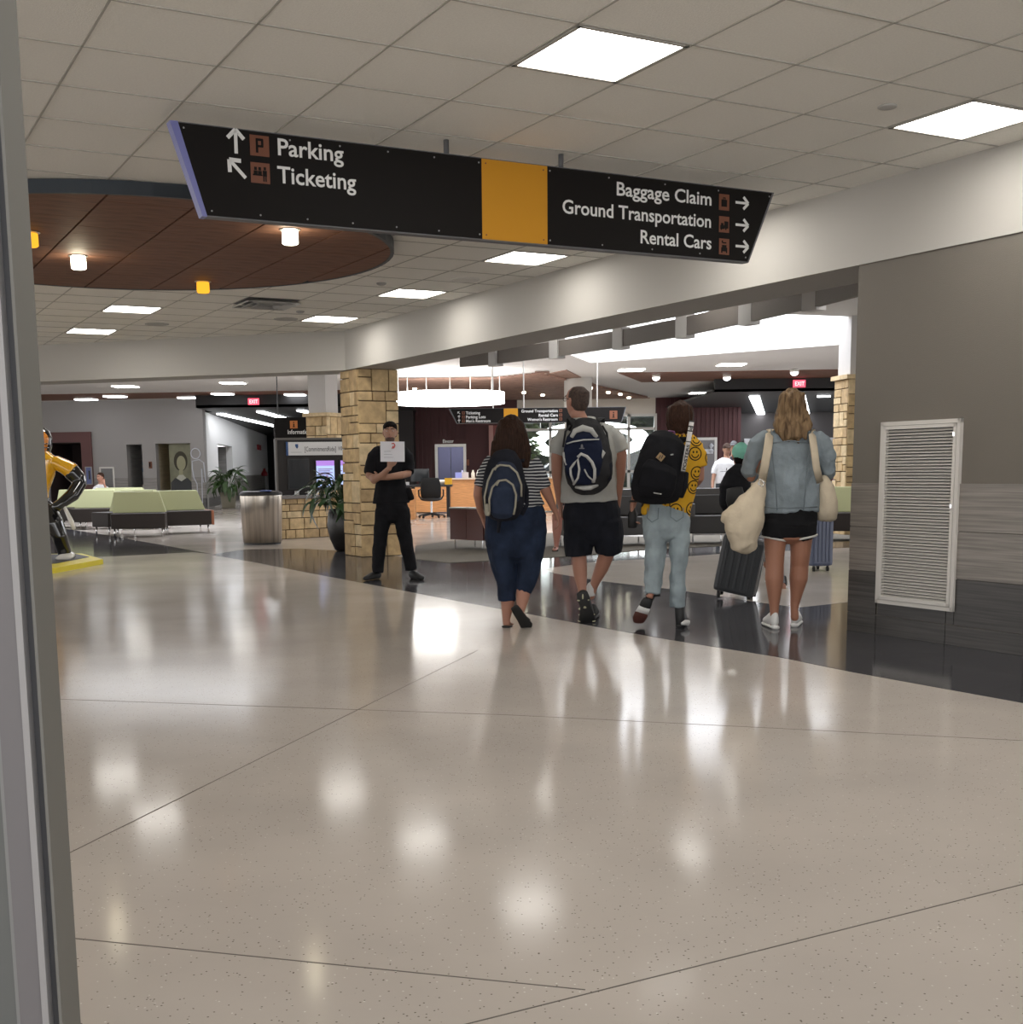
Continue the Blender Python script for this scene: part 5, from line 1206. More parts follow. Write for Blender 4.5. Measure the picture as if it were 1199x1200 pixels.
def sneaker(fig, name, toe_heel, m_up, m_sole, w=5.0, h=6, label=None):
    """standing shoe: heel pixel (x, y on floor), pointing away along direction ang"""
    x, y, dy, ang, L = toe_heel
    c = fig.P(x, y, dy); c.z = 0; d = Vector((math.sin(ang), math.cos(ang), 0)); k = fig.k
    b = newbm(); up = Vector((0, 0, 1))
    loft(b, [(c + up * .062 - d * .0, w * k * .80, .052), (c + d * .07 + up * .066, w * k * .85, .056), (c + d * .15 + up * .048, w * k * .95, .036), (c + d * (L - .03) + up * .038, w * k * .85, .026)], 14, vref=(0, 0, 1))
    loft(b, [(c + d * .0 + up * .045, w * k * .82, .036), (c + d * .005 + up * .08, w * k * .80, .040), (c + d * .02 + up * .112, w * k * .70, .044)], 14, vref=d, cap=('round', 'flat'))
    s = remeshed(name, b, m_up, .006, 2, fig.root)
    if label: s['label'] = label
    b = newbm(); loft(b, [(c - d * .028 + up * .014, w * k * .82, .017), (c + d * .02 + up * .016, w * k * .90, .017), (c + d * .10 + up * .014, w * k * .88, .014), (c + d * .19 + up * .014, w * k * 1.05, .014), (c + d * (L + .01) + up * .014, w * k * .75, .012)], 14, vref=(0, 0, 1)); obj('sole', b, m_sole, s, sm=True)
    return s

# ------------------------------------------------------------------ 1. woman in striped top
def stripes(name, c1, c2, period, duty):
    m = bpy.data.materials.new(name); m.use_nodes = True; nt = m.node_tree; b = nt.nodes['Principled BSDF']; b.inputs['Roughness'].default_value = .85
    tc = nt.nodes.new('ShaderNodeTexCoord'); sp = nt.nodes.new('ShaderNodeSeparateXYZ'); nt.links.new(tc.outputs['Object'], sp.inputs[0])
    nz = nt.nodes.new('ShaderNodeTexNoise'); nz.inputs['Scale'].default_value = 5; nt.links.new(tc.outputs['Object'], nz.inputs['Vector'])
    a = nt.nodes.new('ShaderNodeMath'); a.operation = 'MULTIPLY_ADD'; a.inputs[1].default_value = .03; nt.links.new(nz.outputs['Fac'], a.inputs[0]); nt.links.new(sp.outputs['Z'], a.inputs[2])
    d = nt.nodes.new('ShaderNodeMath'); d.operation = 'DIVIDE'; d.inputs[1].default_value = period; nt.links.new(a.outputs[0], d.inputs[0])
    f_ = nt.nodes.new('ShaderNodeMath'); f_.operation = 'FRACT'; nt.links.new(d.outputs[0], f_.inputs[0])
    l = nt.nodes.new('ShaderNodeMath'); l.operation = 'LESS_THAN'; l.inputs[1].default_value = duty; nt.links.new(f_.outputs[0], l.inputs[0])
    mx = nt.nodes.new('ShaderNodeMixRGB'); mx.inputs[1].default_value = (*c1, 1); mx.inputs[2].default_value = (*c2, 1); nt.links.new(l.outputs[0], mx.inputs[0]); nt.links.new(mx.outputs[0], b.inputs['Base Color'])
    return m
def hairdisp(a=.007, sx=70, sz=7): return lambda p: a * noise.noise(Vector((p.x * sx, p.y * sx * .6, p.z * sz))) + a * .8 * noise.noise(Vector((p.x * 20, p.y * 20, p.z * 5 + 3)))
def cloth(name, col, var=.18, rough=.9, sc=9): return mat(name, col, rough, spec=.2, bump=.25, bscale=120, var=var, vscale=sc)

f1 = Fig(9.05, 'woman in a black and white striped top and navy cropped jeans, wearing a blue backpack', 600)
b = newbm(); HM1 = HM(f1.P(599, 510), 0, .05); head(b, HM1); neck(b, HM1, f1.P(599.5, 545))
f1.ch(b, [(600, 545, 0, 26, 12), (600, 570, 0, 27, 14), (602, 600, 0, 28, 16), (604, 620, 0, 26, 15)])
f1.ch(b, [(573, 545, 0, 8), (563, 566, 0, 7), (560.5, 580, .02, 6), (563, 598, .10, 4.2), (566, 606, .16, 3.4)])
hand(b, f1.P(566, 607, .16), Vector((.25, .35, -1)), Vector((.2, 1, .1)), Vector((1, 0, 0)), .5, .92)
f1.ch(b, [(626, 545, 0, 8), (635, 562, 0, 7), (640, 575, .02, 6.4), (646, 589, .06, 4.6), (650.5, 599, .09, 3.5)])
hand(b, f1.P(651, 600, .09), Vector((.35, .2, -1)), Vector((-.2, 1, .1)), Vector((-1, 0, -.1)), .5, .92)
f1.ch(b, [(590, 650, 0, 11), (594, 690, 0, 9.5), (595, 706, 0, 8.2), (594, 718, 0, 6), (593.5, 727, 0, 4.6), (594, 731, 0, 4.6)])
f1.ch(b, [(594, 729, .0, 4.2, 3.6), (595, 731, .10, 5, 3), (597, 731.5, .18, 6, 2)], vref=(0, 0, 1))
f1.ch(b, [(620, 650, 0, 11), (616, 675, -.02, 9.5), (613.5, 694, -.05, 8.6), (612, 705, -.08, 7), (611, 713, -.10, 5.0), (610, 717, -.10, 4.6)])
f1.ch(b, [(608, 715, -.10, 4.4, 4), (613, 724, -.03, 5, 3.4), (618, 734, .03, 5.6, 2.6)], vref=(0, 1, .3))
f1.mk('body', b, M_skinF, .006, 2)
b = newbm(); f1.ch(b, [(604, 588, 0, 32, 19), (604.5, 602, 0, 35, 23), (604.5, 622, 0, 36.5, 24), (604, 640, 0, 35, 22)])
f1.ch(b, [(588, 630, 0, 18.5, 20), (589, 655, 0, 16, 17), (593, 680, 0, 12, 13), (594, 704, 0, 10.8, 11)], ('round', 'flat'))
f1.ch(b, [(621, 630, 0, 19, 20), (621.5, 652, 0, 15.5, 17), (619, 672, -.02, 13, 13.5), (614, 695, -.05, 8.8, 9.5)], ('round', 'flat'))
f1.mk('jeans', b, cloth('navy_denim', (.014, .022, .044), .35), .008, 2, folds(.010, 14, 8))
b = newbm(); f1.ch(b, [(599.5, 529, 0, 9, 9), (599.5, 536, 0, 17, 12), (599.5, 544, 0, 31, 15), (600, 556, 0, 31.5, 18), (601, 572, 0, 31, 20), (602, 585, 0, 32, 21), (604, 597, 0, 35, 23)], ('flat', 'flat'))
f1.ch(b, [(576, 542, 0, 9, 9), (569, 556, 0, 9.8, 10), (563.5, 570, .01, 8.6, 9)], ('round', 'flat')); f1.ch(b, [(624, 542, 0, 9, 9), (631, 556, 0, 10, 10), (637.5, 571.5, .01, 9, 9.5)], ('round', 'flat'))
f1.mk('striped_top', b, stripes('striped_jersey', (.010, .011, .018), (.46, .46, .46), .0232, .38), .008, 2, folds(.006, 12, 8))
b = newbm(); f1.ch(b, [(599, 489, -.01, 7, 8), (599, 494, -.02, 14.5, 14), (599, 505, -.025, 18, 17), (599, 518, -.04, 21, 15), (599, 530, -.06, 23.5, 12), (601, 540, -.07, 21, 9), (600, 546, -.08, 14, 6)])
f1.ch(b, [(613, 520, -.06, 7, 7), (617, 536, -.08, 5, 5), (617.5, 548, -.09, 3, 3)]); f1.ch(b, [(583, 520, -.06, 7, 7), (578, 534, -.08, 4, 4), (576, 542, -.09, 2.5, 2.5)])
f1.mk('hair', b, mat('hair_dark', (.028, .014, .009), .6, spec=.1, var=.5, vscale=30, stretch=(6, 6, .6)), .007, 2, hairdisp())
M_flip = mat('rubber_black', (.012, .012, .012), .6)
b = newbm(); f1.ch(b, [(593, 734.3, -.03, 5.5, 1.6), (596, 734.3, .08, 6.3, 1.6), (597.5, 733.8, .22, 6.6, 1.6)], vref=(0, 0, 1)); f1.part('flip_flop', b, M_flip)
b = newbm(); a1, a2 = f1.P(603, 711.5, -.155), f1.P(619, 736, -.03); dd_ = (a2 - a1).normalized()
loft(b, [(a1, .030, .010), (a1 + dd_ * .06, .036, .011), (a1 + (a2 - a1) * .55, .038, .011), (a1 + (a2 - a1) * .9, .046, .011), (a2, .034, .010)], 18, vref=(0, 1, .25)); f1.part('flip_flop', b, M_flip)
b = newbm(); tube(b, [f1.P(611, 730, -.02), f1.P(616, 722, .03), f1.P(621, 727, .02)], .008, 6); f1.part('toe_strap', b, M_flip)
face(f1, HM1)

def strap(fig, pts, wd, th, m, par, name='strap'):
    b = newbm(); P = [fig.P(*p) for p in pts]; path = [(p, wd, th) for p in P]; loft(b, path, 10, ('flat', 'flat')); return obj(name, b, m, par, sm=True)
# backpack of the striped woman
M_bp1 = cloth('backpack_blue', (.024, .032, .055), .3); M_bpd = cloth('backpack_dark', (.012, .013, .019), .3); M_trim = mat('piping_beige', (.30, .28, .22), .6); M_tg2 = mat('piping_grey', (.42, .42, .40), .6)
r1 = empty('backpack', f1.P(591, 606, -.2)[:], 'blue-grey backpack with beige piping worn over the striped top', 'backpack')
b = newbm(); f1.ch(b, [(592, 531, -.17, 13, 8), (592, 540, -.20, 19, 11), (591, 556, -.22, 23.5, 14), (590, 578, -.23, 25, 16), (590, 596, -.22, 23, 14), (590, 607, -.21, 16, 10)])
bo = remeshed('pack_body', b, M_bpd, .008, 3, r1, folds(.004, 12, 12))
b = newbm(); f1.ch(b, [(593, 544, -.26, 10, 7), (592, 556, -.29, 17, 9), (591, 570, -.31, 19, 10), (590, 586, -.31, 18, 9)]); remeshed('upper_pocket', b, M_bp1, .008, 3, r1, folds(.003, 14, 14))
b = newbm(); f1.ch(b, [(590, 566, -.34, 9, 5), (590, 574, -.36, 14, 8), (589.5, 588, -.37, 15.5, 9), (589, 600, -.36, 14.5, 8), (589, 605, -.34, 11, 5)]); remeshed('front_pocket', b, cloth('backpack_blue2', (.024, .034, .062), .25), .008, 3, r1)
for pts in ([(574, 600, -.40), (573.5, 585, -.42), (577, 571, -.43), (584, 563.5, -.43), (593, 562.5, -.43), (601, 568, -.43), (605, 580, -.42), (604, 594, -.41), (602, 603, -.40)],
            [(569, 597, -.33), (568, 582, -.35), (572, 563, -.36), (578, 550, -.35), (586, 545, -.34), (597, 546, -.35), (606, 554, -.36), (611, 568, -.36), (611, 582, -.35)]):
    b = newbm(); tube(b, [f1.P(*p) for p in pts], .0075, 6); obj('piping', b, M_trim, r1, sm=True)
b = newbm(); f1.ch(b, [(571, 593, -.38, 3, 3), (571.5, 602, -.38, 3.4, 3)]); obj('piping', b, M_trim, r1, sm=True)
for x0, y0 in ((585, 563), (583, 545)):
    b = newbm(); tube(b, [f1.P(x0, y0, -.44 + (.07 if y0 < 550 else 0)), f1.P(x0 - 3, y0 + 6, -.45 + (.07 if y0 < 550 else 0))], .007, 6); obj('zip_pull', b, M_trim, r1, sm=True)
b = newbm(); tube(b, [f1.P(586, 606, -.22), f1.P(585, 615, -.20), f1.P(584, 624, -.19)], [.018, .014, .012], 6); obj('hanging_strap', b, M_bpd, r1, sm=True)
strap(f1, [(580, 541, -.14), (578, 534, -.06), (578, 533, .04), (577, 545, .12)], .022, .007, M_bpd, r1); strap(f1, [(611, 541, -.14), (613, 534, -.06), (614, 533, .04), (614, 545, .12)], .022, .007, M_bpd, r1)
strap(f1, [(612, 560, -.18), (617, 575, -.14), (617, 592, -.12), (611, 603, -.15)], .018, .008, M_bpd, r1)

# ------------------------------------------------------------------ 2. tall man
f2 = Fig(9.3, 'tall man in a light grey polo shirt and black shorts, wearing a navy backpack', 690)
b = newbm(); HM2 = HM(f2.P(676, 471), .62, .12); head(b, HM2); neck(b, HM2, f2.P(686, 505))
f2.ch(b, [(689, 508, 0, 26, 12), (690, 540, 0, 27, 15), (690, 580, 0, 26, 15), (692, 615, 0, 28, 17)])
f2.ch(b, [(656, 518, 0, 8), (653, 536, 0, 7.2), (652.5, 555, .01, 6.2), (654.5, 575, .05, 4.8), (656.5, 590, .08, 3.9)])
hand(b, f2.P(656.8, 592, .08), Vector((.1, .15, -1)), Vector((.2, 1, 0)), Vector((1, 0, 0)), .45)
f2.ch(b, [(724, 518, 0, 8), (727.5, 532, 0, 7.4), (727, 553, .01, 6.4), (725, 572, .03, 5.2), (724, 587, .05, 4.0), (723.5, 594, .06, 3.6)])
hand(b, f2.P(723.5, 595, .06), Vector((-.1, .1, -1)), Vector((-.2, 1, 0)), Vector((-1, 0, 0)), .3)
f2.ch(b, [(676, 625, 0, 14), (679, 652, 0, 8.6), (679.5, 664, 0, 8.6), (680.5, 676, 0, 7.6), (682, 688, -.02, 5.6), (683, 698, -.03, 5)])
f2.ch(b, [(714, 625, 0, 15), (710, 652, .03, 9.2), (705, 666, .07, 8.2), (699, 679, .10, 6.2), (695, 689, .12, 5), (692.5, 699, .12, 4.8)])
f2.mk('body', b, M_skinF, .006, 2)
b = newbm(); f2.ch(b, [(692, 583, 0, 30, 19), (693, 600, 0, 34, 22), (693.5, 620, 0, 34.5, 22)])
f2.ch(b, [(677, 612, 0, 17.5, 19), (677, 632, 0, 17, 18), (678.5, 651, 0, 15.5, 16)], ('round', 'flat')); f2.ch(b, [(711, 612, 0, 18, 19), (713.5, 632, 0, 17, 18), (713.5, 647.5, .02, 15.5, 16)], ('round', 'flat'))
f2.mk('shorts', b, cloth('black_cotton', (.010, .011, .016), .3), .008, 2, folds(.011, 11, 6))
M_polo = cloth('polo_grey', (.40, .40, .375), .07)
b = newbm(); f2.ch(b, [(684, 492, 0, 12, 12), (686, 499, 0, 17, 13), (689, 506, 0, 31, 15), (690.5, 520, 0, 34, 18), (690.5, 545, 0, 31.5, 20), (690.5, 568, 0, 32.5, 20), (691, 588, 0, 34, 21)], ('flat', 'flat'))
f2.ch(b, [(662, 511, 0, 9.5, 11), (656, 520, 0, 10.5, 11), (652, 533, 0, 9.5, 10)], ('round', 'flat')); f2.ch(b, [(718, 510, 0, 9.5, 11), (724, 518, 0, 10.5, 11), (727.5, 529, 0, 9.5, 10)], ('round', 'flat'))
f2.mk('polo_shirt', b, M_polo, .008, 2, folds(.011, 8, 6))
b = newbm(); c = f2.P(684, 491, .0); tube(b, [c + Vector((.078 * math.cos(a), .07 * math.sin(a), .008 * math.sin(a))) for a in [2 * PI * k / 20 for k in range(20)]], .016, 8, True); f2.part('collar', b, M_polo)
b = newbm(); mloft(b, HM2, [(0, -.050, -.055, .050, .040), (0, -.042, -.02, .070, .062), (0, -.028, .02, .0775, .078), (0, -.014, .05, .077, .094), (0, -.010, .075, .070, .088), (0, -.008, .098, .050, .064)], 20)
f2.mk('hair', b, mat('hair_buzz', (.050, .030, .022), .8, var=.4, vscale=60), .006, 2, hairdisp(.002, 120, 60))
b = newbm()
for sx in (-1, 1): tube(b, [HM2 @ Vector((sx * .030 + .02 * math.cos(a), .103, .014 + .016 * math.sin(a))) for a in [2 * PI * k / 14 for k in range(14)]], .0022, 5, True); tube(b, [HM2 @ Vector((sx * .052, .1, .018)), HM2 @ Vector((sx * .078, .03, .02)), HM2 @ Vector((sx * .082, -.01, .018))], .0028, 5)
tube(b, [HM2 @ Vector((-.01, .105, .02)), HM2 @ Vector((.01, .105, .02))], .0022, 5); f2.part('glasses', b, M_black)
face(f2, HM2)
# shoes: the left one lifted on its toe with the patterned sole toward the camera
M_bk = mat('shoe_black', (.014, .014, .014), .6); M_beige = mat('sole_beige', (.45, .42, .28), .6); M_wh = mat('shoe_white', (.66, .65, .63), .5)
b = newbm(); f2.ch(b, [(683, 696, -.06, 6.5, 5.5), (686, 706, -.05, 7, 6), (688.5, 718, .0, 8, 6.5), (689, 727, .06, 8, 5)], vref=(0, 1, .2)); sh = f2.mk('shoe', b, M_bk, .006, 2, label='black trainer with heel lifted')
b = newbm(); f2.ch(b, [(682, 694.5, -.13, 6.5, 2), (684, 702, -.125, 7.6, 2), (686, 710, -.11, 6.2, 2), (687.5, 719, -.09, 8.5, 2), (688, 727, -.06, 10.2, 2), (688, 732, -.03, 8.5, 2)], vref=(0, 1, .25)); so = obj('sole', b, M_bk, sh, sm=True)
for (x, y, rx, rr) in ((685.5, 707, 3.0, 8), (681, 713.5, 3.4, 1.6), (691, 713.5, 3.2, 1.6), (683, 699, 1.1, 4), (678.5, 703.5, 2.4, 1), (689.5, 703, 1.6, 1), (680, 727.5, 3.0, 1.3), (695.5, 727.5, 2.8, 1.3), (680.5, 720.5, 2.6, 1), (695, 720, 2.6, 1), (688, 731, 5, .8)):
    t_ = (y - 694) / 38; b = newbm(); c = f2.P(x, y, -.150 + .105 * t_); k = f2.k
    loft(b, [(c - Vector((0, 0, rr * k * .7)), rx * k * .7, .008), (c, rx * k, .011), (c + Vector((0, 0, rr * k * .7)), rx * k * .7, .008)], 10); obj('sole_pad', b, M_beige, so, sm=True)
b = newbm(); f2.ch(b, [(693, 687, .12, 5.6, 5.6), (692.5, 697, .12, 5.4, 5.4)]); f2.part('sock', b, M_wh)
sneaker(f2, 'shoe', (694, 724, .14, .2, .26), M_bk, M_bk, 6)
# navy backpack
r2 = empty('backpack', f2.P(689, 577, -.2)[:], 'navy backpack with pale grey curved piping worn by the tall man', 'backpack')
M_navy = cloth('backpack_navy', (.009, .013, .032), .3); M_chr = cloth('backpack_charcoal', (.028, .028, .030), .25)
b = newbm(); f2.ch(b, [(687, 493, -.17, 13, 7), (687.5, 502, -.20, 18, 11), (689, 516, -.22, 23, 14), (690, 535, -.24, 27, 17), (690, 555, -.24, 27.5, 17), (688, 568, -.22, 23, 14), (687.5, 576, -.20, 15, 9)])
remeshed('pack_body', b, M_chr, .008, 3, r2, folds(.004, 12, 12))
b = newbm(); f2.ch(b, [(685, 506, -.30, 14, 5), (684, 514, -.32, 20, 8), (684, 528, -.34, 22.5, 9), (683.5, 542, -.35, 22, 10), (683, 556, -.34, 19, 9), (682, 566, -.32, 12, 5)]); remeshed('front_panel', b, M_navy, .008, 3, r2, folds(.003, 14, 14))
b = newbm(); f2.ch(b, [(670, 512, -.36, 2.2, 2), (674, 505, -.37, 3, 2.4), (683, 501.5, -.38, 3.6, 2.6), (693, 504, -.37, 3, 2.4), (699, 512, -.35, 2.2, 2)], vref=(0, 1, 0)); obj('upper_band', b, M_tg2, r2, sm=True)
for pts, rr in (([(664, 520, -.39), (672, 517.5, -.41), (684, 515.5, -.425), (702, 515, -.38)], .006), ([(673, 567, -.41), (669, 556, -.425), (668.5, 549, -.43), (673, 543, -.44), (677, 538, -.45), (679, 550, -.46), (677.5, 560, -.45), (672, 568, -.42)], .009),
                ([(677, 536, -.455), (681, 532, -.455), (688, 535, -.45), (694, 542, -.44), (697, 550, -.43), (697, 560, -.42), (695, 565, -.40)], .012), ([(685, 550, -.45), (689, 558, -.44), (697, 565, -.40)], .006), ([(660.5, 530, -.35), (661, 537, -.36), (664, 545, -.37)], .009)):
    b = newbm(); tube(b, [f2.P(*p) for p in pts], rr, 6); obj('piping', b, M_tg2, r2, sm=True)
b = newbm(); f2.ch(b, [(675, 571, -.31, 1.4, 3), (684, 572, -.34, 2.6, 3), (692, 571.5, -.34, 2.8, 3), (700, 569, -.30, 1.4, 2.4)], vref=(0, 1, 0)); obj('lower_band', b, M_tg2, r2, sm=True)
b = newbm(); f2.ch(b, [(702, 525, -.34, 2, 1.5), (705, 531, -.35, 4.6, 2.4), (703.5, 538, -.36, 2, 1.5)]); obj('side_patch', b, M_tg2, r2, sm=True)
b = newbm(); f2.ch(b, [(713, 530, -.22, 3, 5), (713, 545, -.24, 5, 9), (713, 560, -.24, 4, 8), (710, 568, -.22, 2, 4)]); obj('mesh_pocket', b, M_bpd, r2, sm=True)
b = newbm(); f2.ch(b, [(682, 521.5, -.425, 1.0, 1), (682, 524.5, -.43, 1.4, 1)]); tube(b, [f2.P(679, 525.5, -.43), f2.P(685, 525.5, -.43)], .004, 6); obj('badge', b, mat('badge_grey', (.16, .16, .17), .5), r2)
strap(f2, [(675, 500, -.20), (671, 492, -.10), (668, 490, .02), (667, 505, .14)], .026, .007, M_chr, r2); strap(f2, [(700, 500, -.20), (703, 491, -.10), (705, 490, .02), (706, 505, .14)], .026, .007, M_chr, r2)
for sx in ((668, 499, 660, 518), (706, 499, 714, 522)):
    b = newbm(); tube(b, [f2.P(sx[0], sx[1], -.16), f2.P(sx[0] * .35 + sx[2] * .65, (sx[1] + sx[3]) / 2 - 3, -.19), f2.P(sx[2], sx[3] + 6, -.18)], .008, 6); obj('compression_strap', b, M_chr, r2, sm=True)

# ------------------------------------------------------------------ 3. person in yellow smiley shirt
def smiley(name):
    m = bpy.data.materials.new(name); m.use_nodes = True; nt = m.node_tree; b = nt.nodes['Principled BSDF']; b.inputs['Roughness'].default_value = .85; b.inputs['Specular IOR Level'].default_value = .2
    S = 8.2
    def N(op, a, c=None, c2=None):
        n = nt.nodes.new('ShaderNodeMath'); n.operation = op
        for i, q in enumerate((a, c, c2)):
            if q is None: continue
            if isinstance(q, (int, float)): n.inputs[i].default_value = q
            else: nt.links.new(q, n.inputs[i])
        return n.outputs[0]
    tc = nt.nodes.new('ShaderNodeTexCoord'); sp = nt.nodes.new('ShaderNodeSeparateXYZ'); nt.links.new(tc.outputs['Object'], sp.inputs[0])
    cb = nt.nodes.new('ShaderNodeCombineXYZ'); nt.links.new(sp.outputs['X'], cb.inputs[0]); nt.links.new(sp.outputs['Z'], cb.inputs[1])
    v = nt.nodes.new('ShaderNodeTexVoronoi'); v.voronoi_dimensions = '2D'; v.inputs['Scale'].default_value = S; v.inputs['Randomness'].default_value = .55; nt.links.new(cb.outputs[0], v.inputs['Vector'])
    ps = nt.nodes.new('ShaderNodeSeparateXYZ'); nt.links.new(v.outputs['Position'], ps.inputs[0])
    lx = N('MULTIPLY', N('SUBTRACT', sp.outputs['X'], ps.outputs['X']), S); ly = N('MULTIPLY', N('SUBTRACT', sp.outputs['Z'], ps.outputs['Y']), S); d = v.outputs['Distance']
    def band(x, lo, hi): return N('MULTIPLY', N('GREATER_THAN', x, lo), N('LESS_THAN', x, hi))
    ring = band(d, .34, .41); mouth = N('MULTIPLY', band(d, .19, .26), N('LESS_THAN', ly, -.04))
    ex = N('SUBTRACT', N('ABSOLUTE', lx), .11); ey = N('SUBTRACT', ly, .10); eye = N('LESS_THAN', N('ADD', N('MULTIPLY', ex, ex), N('MULTIPLY', N('MULTIPLY', ey, ey), .5)), .0028)
    t = N('MAXIMUM', N('MAXIMUM', ring, mouth), eye)
    mx = nt.nodes.new('ShaderNodeMixRGB'); mx.inputs[1].default_value = (.60, .33, .022, 1); mx.inputs[2].default_value = (.02, .014, .01, 1); nt.links.new(t, mx.inputs[0]); nt.links.new(mx.outputs[0], b.inputs['Base Color'])
    return m
f3 = Fig(8.95, 'short haired person in a yellow patterned shirt and light blue jeans, wearing a black backpack', 785)
b = newbm(); HM3 = HM(f3.P(797, 492), -.1, .08); head(b, HM3); neck(b, HM3, f3.P(793, 522))
f3.ch(b, [(796, 525, 0, 20, 11), (795, 555, 0, 21, 12), (785, 600, 0, 22, 13)])
f3.ch(b, [(766, 530, 0, 7), (756, 552, 0, 6), (748, 570, .02, 5.2), (744, 584, .08, 4), (742, 592, .12, 3.6)])
hand(b, f3.P(741.5, 594, .12), Vector((-.05, .2, -1)), Vector((.4, 1, 0)), Vector((1, -.3, 0)), .7)
f3.ch(b, [(817, 530, 0, 7), (819, 545, 0, 6.6), (819.5, 560, .02, 6), (816, 566, .10, 5), (810, 560, .24, 4)])
hand(b, f3.P(808, 557, .26), Vector((-.5, 1, .4)), Vector((0, 0, 1)), Vector((-1, 0, 0)), .8)
f3.ch(b, [(768, 605, 0, 12), (767, 660, 0, 8), (764, 690, -.05, 5), (761, 700, -.08, 4.2)])
f3.ch(b, [(796, 605, 0, 12), (796, 660, 0, 8), (796, 700, 0, 5), (797, 722, 0, 4.4)])
f3.mk('body', b, M_skinF, .006, 2)
M_lden = mat('light_denim', (.27, .32, .34), .9, spec=.2, bump=.3, bscale=110, var=.28, vscale=5)
b = newbm(); f3.ch(b, [(781, 588, 0, 26, 17), (781, 602, 0, 27, 19), (782, 618, 0, 27, 19)], ('flat', 'round'))
f3.ch(b, [(769, 612, 0, 15, 16), (768, 635, 0, 13, 14), (768, 660, -.01, 11, 12), (765, 680, -.03, 10.3, 11), (764.5, 696, -.05, 9.8, 10)], ('round', 'flat'))
f3.ch(b, [(794, 612, 0, 15, 16), (796, 635, 0, 12.5, 14), (795, 660, 0, 10, 12), (794, 690, 0, 9.4, 10), (794, 711, 0, 9, 9.6)], ('round', 'flat'))
jn = f3.mk('jeans', b, M_lden, .008, 2, folds(.013, 13, 9))
for pts in ([(759, 595, -.17), (758.5, 607, -.175), (764, 612, -.18), (771, 608, -.18), (772, 595, -.17)], [(786, 595, -.17), (786, 606, -.18), (793, 611, -.18), (801, 606, -.165), (801, 595, -.16)]):
    b = newbm(); tube(b, [f3.P(*p) for p in pts], .0035, 5); obj('pocket_seam', b, mat('denim_dark', (.16, .20, .22), .9), jn, sm=True)
M_smile = smiley('smiley_print')
b = newbm(); f3.ch(b, [(796, 507, 0, 12, 11), (796, 513, 0, 19, 12), (796, 521, 0, 28, 14), (796, 535, 0, 28, 17), (792, 560, 0, 27, 18), (786, 580, 0, 28, 18), (781, 594, 0, 29, 19)], ('flat', 'flat'))
f3.ch(b, [(803, 585, 0, 6, 14), (805, 597, 0, 4, 12), (806, 605, 0, 2, 8)]); f3.ch(b, [(760, 585, 0, 6, 12), (757, 596, 0, 6, 12), (754, 602, 0, 3, 9)])
f3.ch(b, [(812, 523, 0, 10, 11), (818, 534, 0, 10.5, 11), (819.5, 547, 0, 9.5, 10)], ('round', 'flat')); f3.ch(b, [(775, 523, 0, 9, 11), (766, 534, 0, 9, 10), (760, 546, 0, 8, 9)], ('round', 'flat'))
f3.mk('patterned_shirt', b, M_smile, .008, 2, folds(.007, 12, 8))
b = newbm(); mloft(b, HM3, [(0, -.01, .115, .045, .05), (0, -.02, .09, .085, .092), (0, -.025, .04, .098, .10), (0, -.03, -.01, .095, .092), (0, -.045, -.055, .082, .066), (0, -.06, -.085, .066, .04)], 20); mloft(b, HM3, [(.07, .02, .03, .02, .03), (.085, .01, -.03, .014, .025), (.08, 0, -.085, .006, .01)], 8); mloft(b, HM3, [(-.07, .02, .03, .02, .03), (-.085, .01, -.03, .014, .025), (-.082, 0, -.075, .006, .01)], 8)
f3.mk('hair', b, mat('hair_brown', (.040, .020, .013), .6, spec=.1, var=.5, vscale=30, stretch=(6, 6, .6)), .007, 2, hairdisp(.008, 60, 6))
face(f3, HM3)
b = newbm(); c = f3.P(743, 588, .09); tube(b, [c + Vector((.028 * math.cos(a), .028 * math.sin(a), .004)) for a in [2 * PI * k / 16 for k in range(16)]], .009, 6, True); f3.part('wristwatch', b, M_bk)
# lifted shoe + planted shoe
b = newbm(); f3.ch(b, [(763, 699, -.05, 4.5, 5), (759, 706, -.04, 5.4, 5.5), (753, 718, .02, 6.5, 5.5), (750, 727, .07, 6, 4.5)], vref=(0, 1, .2)); f3.ch(b, [(763, 691, -.07, 2, 1.5), (762, 697, -.08, 4.5, 3), (760, 703, -.06, 4.5, 3)]); f3.ch(b, [(763, 698, -.06, 2, 2), (769, 697.5, -.05, 2, 1.6), (774, 698, -.04, 1.2, 1.2)]); s3 = f3.mk('shoe', b, M_bk, .006, 2, label='black trainer lifted off the floor')
k = f3.k
def solepiece(pts, m): b = newbm(); f3.ch(b, pts, vref=(0, 1, .3), cap=('flat', 'flat') if m is M_wh else ('round', 'round')); obj('sole', b, m, s3, sm=True)
solepiece([(759.5, 702, -.105, 5.5, 1.8), (757.5, 707, -.10, 7, 2), (755.5, 712, -.09, 7, 2)], M_bk); solepiece([(755.6, 711.5, -.095, 7.2, 2.2), (752, 719, -.07, 8, 2.2)], M_wh); solepiece([(752, 718.5, -.075, 8, 2.2), (749.5, 724, -.05, 8.2, 2.2), (748.5, 729, -.03, 6.5, 2)], mat('sole_brown', (.09, .03, .022), .6))
s3b = sneaker(f3, 'shoe', (797, 734, -.02, .25, .26), M_bk, M_bk, 6.4)
b = newbm(); f3.ch(b, [(796.5, 712, -.02, 5.6, 5.6), (797, 722, -.03, 5.8, 5.8), (798, 731, -.04, 6.2, 5)]); obj('shoe_upper', b, M_bk, s3b, sm=True)
